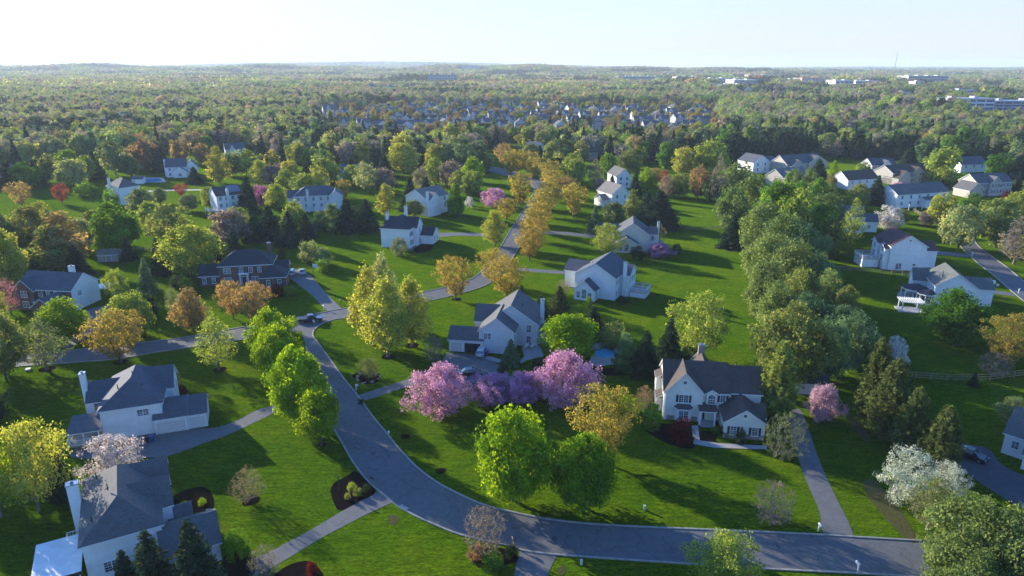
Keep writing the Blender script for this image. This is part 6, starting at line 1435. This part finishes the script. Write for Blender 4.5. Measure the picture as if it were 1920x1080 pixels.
belt([(1470, 360), (1560, 365), (1575, 470), (1600, 560), (1560, 560), (1500, 440)], 12, [('round', 'green', 13, 10, 'green broadleaf tree', 2), ('softpine', 'pine', 11, 8, 'soft pine', 2)], 'behind the long pine line', 4, 14)
belt([(500, 290), (640, 315), (640, 345), (520, 350), (440, 330)], 9, MIX[:4], 'along the far street before the belt', 5, 20)
belt([(-40, 480), (30, 470), (80, 470), (110, 520), (30, 540), (-40, 560)], 6, MIX[:4], 'behind the brick fronted house', 5, 14)
# ------------------------------------------------------------------ townhouses and far buildings
def town_proto(W_, dpt, ze, zr, kind, wm, rm):
    h = House('townhouse', (0, 0), 0, None, wm, rm, None); h.block(0, W_, 0, dpt, ze, zr, kind, .4)
    if kind == 'gx': h.block(W_ * .12, W_ * .55, -1.5, dpt * .5, ze - .1, zr - .8, 'gy')
    else: h.block(W_ * .3, W_ * .95, -3.5, 1, ze * .55, ze * .9, 'gx')
    h.chimney(W_ * .8, dpt * .8, zr + 1.4, 1.0, .8)
    mb = MB()
    for k in range(3):
        for z in (1.6, 4.4):
            if z < ze - .5:
                g = MB(); u = W_ * (.15 + .33 * k); y = -1.5 if (kind == 'gx' and .12 < .15 + .33 * k < .55) else 0
                if kind == 'gx' or z > 3: g.box(u - .55, u + .55, y - .03, y - .002, z - .75, z + .75); g.build('window', M_GLASS, h.root)
    h.done(); COL.objects.unlink(h.root) if False else None
    return h.root
def copy_tree(o, parent=None):
    c = o.copy(); COL.objects.link(c); c.parent = parent
    for ch in o.children: copy_tree(ch, c)
    return c
TP = [town_proto(13, 10, 5.4, 9.2, 'gx', W_TOWN, S_BLUE), town_proto(10, 12, 5.6, 9.4, 'gy', W_TOWN, S_GREY), town_proto(20, 10, 5.6, 9.0, 'gx', W_TAN, S_BLUE), town_proto(26, 11, 3.6, 7.6, 'gx', W_GREY, S_BLUE), town_proto(12, 9, 5.2, 8.8, 'gx', W_GREY, S_BROWN)]
used = set(); rg = random.Random(5); TOWN = []
rows = [(268, 1285, 1345, 40, 'nearest the brown roofed house'), (256, 640, 760, 36, 'at the near end beside the dark spruces'), (254, 1150, 1340, 42, 'in the near row beyond the spruce belt'), (246, 1040, 1340, 38, 'in the second row beyond the spruce belt'), (240, 640, 1010, 33, 'behind the twin yellow trees'), (233, 660, 1330, 34, 'in the middle row of the estate'), (224, 740, 1330, 33, 'in the fourth row of the estate'), (216, 650, 1340, 31, 'in the fifth row of the estate'), (208, 690, 1320, 30, 'in the last row before the light green wood'), (201, 740, 1060, 30, 'at the far edge below the light green wood')]
for y, x0, x1, st, lb in rows:
    x = x0
    while x < x1:
        px, py = x + rg.uniform(-4, 4), y + rg.uniform(-2.2, 2.2); gx, gy = G(px, py); k = rg.choices(range(5), [3, 3, 2, 1.6, 2])[0]
        o = TP[k] if k not in used else copy_tree(TP[k]); used.add(k); o.location = (gx, gy, 0); o.rotation_euler = (0, 0, R(rg.choice([-18, -8, 0, 10, 22, 75]) + rg.uniform(-5, 5)))
        kind = ['white', 'white', 'tan', 'grey', 'grey'][k]; what = [' townhouse with a front gable ', ' townhouse with its gable end showing ', ' terrace under one long roof ', ' low long roofed terrace ', ' townhouse with a brown roof '][k]
        tag(o, kind + what + lb, 'townhouse', 'townhouses ' + lb); TOWN.append((gx, gy)); x += st * (1.35 if k in (2, 3) else 1.0) * rg.uniform(.85, 1.2)
BLD = []
def block_building(x0, x1, yb, hgt, depth, wm, rm, label, bands=0, band_m=None):
    z = 12 if yb > 200 else (11 if yb > 166 else 14); a, b = Vector(G(x0, yb, z)), Vector(G(x1, yb, z)); W_ = (b - a).length; z = float(hills(np.array((a.x + b.x) / 2), np.array(a.y))) - 0.5
    o = empty('commercial_building', (a.x, a.y, z), 0, label, 'commercial building'); w_ = MB(); w_.box(0, W_, 0, depth, -6, hgt); w_.build('wall', wm, o)
    r = MB(); r.box(-.6, W_ + .6, -.6, depth + .6, hgt, hgt + .9); n = max(1, int(W_ / 22))
    for k in range(n): r.box(W_ * (k + .3) / n, W_ * (k + .3) / n + 5, depth * .3, depth * .6, hgt + .9, hgt + 3)
    r.build('roof', rm, o)
    for k in range(bands):
        g = MB(); z0 = hgt * (k + .35) / bands; m = max(2, int(W_ / 9))
        for q in range(m): g.box(W_ * (q + .08) / m, W_ * (q + .92) / m, -.25, -.02, z0, z0 + hgt / bands * .5)
        g.build('window', band_m or M_GLASS, o)
    for f in np.linspace(0, 1, 8): BLD.append((a.x + W_ * f, a.y + depth * .5))
M_PANEL = plain('pale_wall_panel', (0.62, 0.63, 0.64), 0.6, 0.1, .05); M_FLAT = plain('flat_roof', (0.36, 0.38, 0.41), 0.7, 0.1, .05); M_TANP = plain('tan_wall_panel', (0.45, 0.40, 0.33), 0.7, 0.1, .05); M_BLUEG = plain('blue_glass', (0.06, 0.10, 0.16), 0.15); M_GREYP = plain('grey_wall_panel', (0.36, 0.38, 0.40), 0.7, .1, .05); M_REDROOF = plain('red_roof', (0.30, 0.10, 0.07), .8)
block_building(1776, 1862, 207, 12.5, 30, M_PANEL, M_FLAT, 'long three storey office with white bands and blue glass', 3, M_BLUEG)
block_building(1864, 1960, 206, 9.5, 30, M_GREYP, M_FLAT, 'lower office wing running out of the edge beside the blue glass office', 3, M_BLUEG)
block_building(1456, 1500, 156, 9, 60, M_PANEL, M_FLAT, 'white flat roofed shop block with a tan front, longer of two', 1, M_TANP); block_building(1503, 1542, 155, 11, 60, M_TANP, M_REDROOF, 'shop block with a red roof beside the white shop block', 1)
block_building(1566, 1600, 159, 9, 55, M_PANEL, M_FLAT, 'white flat roofed shop block nearer the radio mast', 1); block_building(1604, 1650, 158, 7, 55, M_PANEL, M_FLAT, 'low white shop block below the radio mast', 1)
block_building(1702, 1776, 157, 18, 60, M_GREYP, M_FLAT, 'blue grey office behind the cream tower house', 3, M_BLUEG); block_building(1714, 1730, 169, 16, 25, M_PANEL, M_TANP, 'cream tower like house in the far woods', 2); block_building(1688, 1708, 179, 6, 30, M_PANEL, M_FLAT, 'low white roof in front of the cream tower house', 1); block_building(1793, 1830, 177, 8, 40, M_GREYP, M_FLAT, 'low grey office above the blue glass office', 2)
block_building(1328, 1372, 158, 14, 70, M_GREYP, M_FLAT, 'grey blue hospital block with pale roof lines', 3, M_BLUEG); block_building(1376, 1420, 160, 12, 70, M_GREYP, M_PANEL, 'second grey blue block joined to the hospital block', 3, M_BLUEG); block_building(1332, 1402, 167, 9, 50, M_PANEL, M_FLAT, 'low pale block in front of the hospital block', 2, M_BLUEG); block_building(1268, 1312, 150, 10, 60, M_TANP, M_FLAT, 'tan apartment block at the foot of the far hills', 2); block_building(1156, 1240, 149, 10, 60, M_GREYP, M_FLAT, 'long grey warehouse beyond the light green wood', 1); block_building(1405, 1440, 147, 12, 60, M_PANEL, M_TANP, 'pale building with a tan roof at the foot of the far hills', 2)
block_building(866, 898, 138, 22, 60, M_PANEL, M_FLAT, 'bright white tall block on the far horizon', 3); block_building(762, 800, 145, 9, 50, M_GREYP, M_FLAT, 'low grey block left of the dark warehouse'.replace('left of', 'beside'), 1); block_building(802, 856, 151, 16, 60, M_GREYP, M_BLUEG, 'dark blue grey warehouse below the bright white block', 2, M_BLUEG); block_building(862, 900, 145, 12, 50, M_GREYP, M_FLAT, 'grey block in front of the bright white block', 2)
for i, (px, py, lb) in enumerate(((206, 192, 'lone white gable in the far woods above the orange crowns'), (288, 196, 'white house in the far woods beside brown crowns'), (326, 203, 'white house half covered by a brown far crown'), (437, 166, 'small white gable high in the far woods'), (459, 171, 'thin white chimney house high in the far woods'), (222, 238, 'white house peeping out of the near woods'), (166, 258, 'pale house behind the far spruces'), (503, 166, 'blue roofed far house among light crowns'), (690, 168, 'far white house above the light green wood'), (725, 171, 'second far white house above the light green wood'), (608, 220, 'white house beside the dark clump at the estate edge'), (1396, 183, 'pale blue roofed house by the far green clearing'), (1442, 190, 'thin white gable over the wood above the pines'), (1600, 193, 'white house in the wood above the bare trees'), (830, 186, 'far tan house above the last townhouse row'))):
    k = i % 2; o = copy_tree(TP[k]); gx, gy = G(px, py); o.location = (gx, gy, float(hills(np.array(gx), np.array(gy)))); o.rotation_euler = (0, 0, R(rg.uniform(-30, 30))); s = 1.25; o.scale = (s, s, s * 1.25); tag(o, lb, 'house', 'far houses in the woods'); o.name = 'far_house'; BLD.append((gx, gy))
# radio mast
mx, my = G(1676, 141); mz = float(hills(np.array(mx), np.array(my)))
ht = CAM_H - my * math.tan(ang(96)) - mz
o = empty('radio_mast', (mx, my, mz), .4, 'tall slender lattice radio mast standing above the far woods', 'radio mast'); M_MAST = plain('mast_steel', (0.30, 0.29, 0.30), .7)
for k in range(3): a = k * 2.094; mb = MB(); mb.tube([(3.0 * math.cos(a), 3.0 * math.sin(a), -5), (.55 * math.cos(a), .55 * math.sin(a), ht)], [.75, .6], 5); mb.build('mast_leg', M_MAST, o)
mb = MB(); n = 26
for q in range(n):
    z0, z1 = ht * q / n, ht * (q + 1) / n; r0, r1 = 3 - 2.45 * q / n, 3 - 2.45 * (q + 1) / n
    for k in range(3): a, b = k * 2.094, (k + 1) * 2.094; mb.bar((r0 * math.cos(a), r0 * math.sin(a), z0), (r1 * math.cos(b), r1 * math.sin(b), z1), .5, .5)
mb.build('lattice', M_MAST, o); mb = MB(); mb.tube([(0, 0, ht - 1), (0, 0, ht + 7)], [.35, .15], 6); mb.build('aerial', M_MAST, o)

# ------------------------------------------------------------------ far woods (uncountable): scattered crowns
def crown_src(kind, lod, s):
    p = proto(kind, lod, s); me = p['crown'].copy(); me.name = 'wood_crown'; me.materials.clear(); me.materials.append(M_FARLEAF); o = bpy.data.objects.new('wood_crown', me); return o
def arrays(me):
    n = len(me.polygons); co = np.empty(len(me.vertices) * 3, np.float32); me.vertices.foreach_get('co', co); lv = np.empty(n, np.float32); me.attributes['leafv'].data.foreach_get('value', lv)
    q = np.empty(n * 4, np.int32); me.loops.foreach_get('vertex_index', q); return co.reshape(-1, 3)[q.reshape(-1, 4)], lv
SRC_N = [('round', 0), ('round', 1), ('oval', 0), ('vase', 0), ('spruce', 0), ('pine', 0), ('thin', 0)]
ARR = [arrays(proto(k, 2, s)['crown']) for k, s in SRC_N]
def clump_src(seed, size, ntree, nleaf, grow, conif):
    rg = np.random.default_rng(seed); VV, LV = [], []
    for t in range(ntree):
        k = int(rg.choice([0, 1, 2, 3, 6] if rg.uniform() > conif else [4, 5])); q, lv = ARR[k]; sel = rg.choice(len(q), min(nleaf, len(q)), replace=False); q = q[sel]; c = q.mean(1, keepdims=True)
        h = rg.uniform(11, 18) / (10 if k < 4 else 12); s = rg.uniform(1.3, 2.1); v = (c + (q - c) * grow) * np.array([s, s, h]); x, y = rg.uniform(-size / 2, size / 2, 2)
        VV.append(v + np.array([x, y, 0])); LV.append(lv[sel] * rg.uniform(.65, 1.35) * (0.5 if k in (4, 5) else 1))
    V = np.concatenate(VV).reshape(-1, 3); return bpy.data.objects.new('wood_clump', np_mesh('wood_clump', V, np.arange(len(V)).reshape(-1, 4), [M_FARLEAF], leafv=np.concatenate(LV)))
SRC_NEAR = [crown_src(k, 2, s) for k, s in SRC_N]
SRC_FAR = [clump_src(100 + i, 46, 20, 80, 2.8, 0.04 if i < 4 else 0.8) for i in range(7)]
def scatter(name, P, idx, scl, rot, tint, srcs, label):
    me = bpy.data.meshes.new(name); me.vertices.add(len(P)); me.vertices.foreach_set('co', P.astype(np.float32).ravel())
    for nm, tp, dat, key in (('idx', 'INT', idx.astype(np.int32), 'value'), ('rot', 'FLOAT', rot.astype(np.float32), 'value'), ('scl', 'FLOAT_VECTOR', scl.astype(np.float32).ravel(), 'vector'), ('tint', 'FLOAT_COLOR', np.concatenate([tint, np.ones((len(tint), 1))], 1).astype(np.float32).ravel(), 'color')):
        at = me.attributes.new(nm, tp, 'POINT'); at.data.foreach_set(key, dat)
    me.update(); o = link(name, me); tag(o, label, 'woods', None, 'stuff')
    ng = bpy.data.node_groups.new('scatter_crowns', 'GeometryNodeTree'); ng.interface.new_socket('Geometry', in_out='INPUT', socket_type='NodeSocketGeometry'); ng.interface.new_socket('Geometry', in_out='OUTPUT', socket_type='NodeSocketGeometry')
    N, L = ng.nodes, ng.links; gi = N.new('NodeGroupInput'); go = N.new('NodeGroupOutput'); mp = N.new('GeometryNodeMeshToPoints'); L.new(gi.outputs[0], mp.inputs[0])
    g2 = N.new('GeometryNodeGeometryToInstance')
    for s in reversed(srcs):
        oi = N.new('GeometryNodeObjectInfo'); oi.inputs[0].default_value = s; oi.inputs['As Instance'].default_value = False; L.new(oi.outputs['Geometry'], g2.inputs[0])
    ip = N.new('GeometryNodeInstanceOnPoints'); L.new(mp.outputs[0], ip.inputs['Points']); L.new(g2.outputs[0], ip.inputs['Instance']); ip.inputs['Pick Instance'].default_value = True
    def attr(nm, tp):
        a = N.new('GeometryNodeInputNamedAttribute'); a.data_type = tp; a.inputs[0].default_value = nm; return a.outputs[0]
    L.new(attr('idx', 'INT'), ip.inputs['Instance Index']); L.new(attr('scl', 'FLOAT_VECTOR'), ip.inputs['Scale'])
    cx = N.new('ShaderNodeCombineXYZ'); L.new(attr('rot', 'FLOAT'), cx.inputs[2]); er = N.new('FunctionNodeEulerToRotation'); L.new(cx.outputs[0], er.inputs[0]); L.new(er.outputs[0], ip.inputs['Rotation'])
    L.new(ip.outputs[0], go.inputs[0]); md = o.modifiers.new('scatter', 'NODES'); md.node_group = ng; return o
PAL = np.array([TINT['yellowgreen'], TINT['olive'], TINT['sage'], TINT['green'], TINT['pale'], TINT['brown'], TINT['mauve'], TINT['orange'], TINT['grey']])
def noise2(x, y, s, ph): return np.sin(x / s + ph + 1.7 * np.sin(y / s * 0.7 + ph)) * np.sin(y / s * 1.1 + 2 * ph + 1.3 * np.sin(x / s * 0.6))
def pick_tints(P, rg):
    x, y = P[:, 0], P[:, 1]; w_ = np.stack([1.2 + 1.2 * noise2(x, y, 120, 1), 1.3 + .8 * noise2(x, y, 160, 2), 1.0 + .8 * noise2(x, y, 90, 3), .9 + 1.1 * noise2(x, y, 200, 4), .5 + 0 * x, .6 + 1.0 * noise2(x, y, 140, 5), .6 + 1.0 * noise2(x, y, 110, 6), .28 + .3 * noise2(x, y, 80, 7), .6 + .7 * noise2(x, y, 130, 8)], 1).clip(.02); c = np.cumsum(w_, 1); c /= c[:, -1:]
    u = (0.5 + 0.5 * noise2(x, y, 60, 11) + 0.6 * noise2(x, y, 23, 5) + rg.uniform(-.22, .22, len(P))) % 1.0     # stands of one kind, with strays
    k = (u[:, None] > c).sum(1); return (PAL[np.minimum(k, 8)] * 0.82 + np.array([0.060, 0.055, 0.038])) * 1.3 * rg.uniform(.8, 1.2, (len(P), 1)) * rg.uniform(.94, 1.06, (len(P), 3))
town_poly = [G(600, 272), G(596, 200), G(1350, 196), G(1350, 272)]
def in_poly(P, poly):
    c = np.zeros(len(P), bool); j = len(poly) - 1
    for i in range(len(poly)):
        a, b = poly[i], poly[j]; m = ((a[1] > P[:, 1]) != (b[1] > P[:, 1])) & (P[:, 0] < (b[0] - a[0]) * (P[:, 1] - a[1]) / (b[1] - a[1] + 1e-9) + a[0]); c ^= m; j = i
    return c
def clear_of(P, pts, r, front=0):
    k = np.ones(len(P), bool)
    for a, b in pts: k &= ~((np.abs(P[:, 0] - a) < r) & (P[:, 1] > b - r - front) & (P[:, 1] < b + r))
    return k
rg = np.random.default_rng(3)
# wood beyond the gardens, tree by tree but past counting
def near_wood(y0, y1, sp):
    nx, ny = int(2 * y1 * 1.06 / sp), int((y1 - y0) / sp); X, Y = np.meshgrid(np.linspace(-y1 * 1.06, y1 * 1.06, nx), np.linspace(y0, y1, ny)); P = np.stack([X.ravel(), Y.ravel()], 1) + rg.uniform(-.48, .48, (nx * ny, 2)) * sp
    return P[(np.abs(P[:, 0]) < P[:, 1] * 1.06)]
P0 = near_wood(430, 620, 9.0); belts = [[G(*p) for p in q] for q in ([(-60, 255), (640, 255), (640, 296), (560, 316), (470, 280), (300, 283), (160, 294), (-60, 318)], [(640, 255), (1345, 255), (1345, 298), (1240, 308), (1100, 312), (1040, 290), (960, 268), (840, 312), (700, 326), (640, 320)], [(1345, 255), (1990, 255), (1990, 318), (1905, 330), (1800, 306), (1700, 300), (1560, 294), (1400, 296), (1345, 326)])]
inb = np.zeros(len(P0), bool)
for q in belts: inb |= in_poly(P0, q)
P0 = P0[inb]; ok = np.ones(len(P0), bool)
for a, b, w_ in PLACED: ok &= (P0[:, 0] - a) ** 2 + (P0[:, 1] - b) ** 2 > (4.5 + w_ * .25) ** 2
P0 = P0[ok & clear_of(P0, [(a + 6, b + 5) for a, b in HOUSES], 13, 10)]
P = np.concatenate([P0, near_wood(585, 1000, 9.0), near_wood(1000, 1500, 10.5)]); P = P[np.unique(np.round(P, 3), axis=0, return_index=True)[1]]
town = in_poly(P, town_poly); keep = (~town | (rg.uniform(0, 1, len(P)) < .20)) & clear_of(P, TOWN, 10, 5) & clear_of(P, BLD, 14, 90)
gap = noise2(P[:, 0], P[:, 1], 75, 9.0) > .86; keep &= ~gap
lawn_gap = in_poly(P, [G(790, 290), G(790, 268), G(870, 268), G(880, 290)]); keep &= ~lawn_gap
P = P[keep]; town = town[keep]; n = len(P); conif = (rg.uniform(0, 1, n) < np.where(town, .22, .06 + .60 * (noise2(P[:, 0], P[:, 1], 95, 4.2) + .4 * noise2(P[:, 0], P[:, 1], 37, 1.2) > .42) + .36 * ((P[:, 1] < 640) & (P[:, 0] > -190))))
idx = np.where(conif, rg.integers(4, 6, n), rg.choice([0, 1, 2, 3, 6], n)); tint = pick_tints(P, rg); tint[town] = np.array([TINT['golden'], TINT['orange'], TINT['yellow'], TINT['green']])[rg.integers(0, 4, town.sum())] * .9
tint[conif] = np.array(TINT['dark']) * rg.uniform(.8, 1.7, (conif.sum(), 1)); tl = rg.uniform(.8, 1.25, n) * np.where(town, .7, 1.0); s = rg.uniform(.95, 1.5, n) * np.where(conif, 1.15, 1.22) * np.where(town, .72, 1.0)
scl = np.stack([s, s, tl * np.where(conif, 1.25, 1.35)], 1)
P3 = np.concatenate([P, hills(P[:, 0], P[:, 1])[:, None]], 1)
half = P[:, 0] < 0
scatter('wood', P3[half], idx[half], scl[half], rg.uniform(0, 6.28, half.sum()), tint[half], SRC_NEAR, 'mixed spring wood beyond the gardens on the sunward side')
scatter('wood', P3[~half], idx[~half], scl[~half], rg.uniform(0, 6.28, (~half).sum()), tint[~half], SRC_NEAR, 'mixed spring wood below the offices and radio mast')
# forest out to the horizon
def far_wood(y0, y1, sp, sc):
    P = near_wood(y0, y1, sp); P = P[clear_of(P, BLD, 34, 230)]; g = noise2(P[:, 0], P[:, 1], 210, 3.3) > .80; P = P[~g]; n = len(P); tint = pick_tints(P * .45, rg); con = noise2(P[:, 0], P[:, 1], 170, 2.2) + .4 * noise2(P[:, 0], P[:, 1], 60, 5.1) > .5; tint[con] = tint[con] * .35 + np.array([.05, .075, .05]) * .65
    return P, np.where(con, rg.integers(4, 7, n), rg.integers(0, 4, n)), np.stack([sc * rg.uniform(.85, 1.2, n), sc * rg.uniform(.85, 1.2, n), (1 + .25 * (sc - 1)) * rg.uniform(.8, 1.25, n)], 1), tint
parts = [far_wood(1500, 2800, 44, 1.0), far_wood(2800, 5200, 64, 1.5), far_wood(5200, 11500, 150, 3.2)]
P = np.concatenate([p[0] for p in parts]); P3 = np.concatenate([P, hills(P[:, 0], P[:, 1])[:, None]], 1); n = len(P)
scatter('forest', P3, np.concatenate([p[1] for p in parts]), np.concatenate([p[2] for p in parts]), rg.uniform(0, 6.28, n), np.concatenate([p[3] for p in parts]) * .9, SRC_FAR, 'hazy forest rolling away to the low hills on the horizon')

# ------------------------------------------------------------------ the air
mb = MB(); mb.box(-13800, 13800, -13800, 13800, -12, 150)
def fx_haze(t, N, L, b, o):
    N.remove(b); v = N.new('ShaderNodeVolumePrincipled'); v.inputs['Color'].default_value = (0.76, 0.89, 1.0, 1); v.inputs['Density'].default_value = 9.5e-5; v.inputs['Anisotropy'].default_value = 0.12; L.new(v.outputs[0], o.inputs['Volume'])
hz = mb.build('haze', mat('haze_air', fx_haze)); tag(hz, 'thin blue haze in the air thickening towards the horizon', 'haze', None, 'stuff')
hz.display_type = 'WIRE'
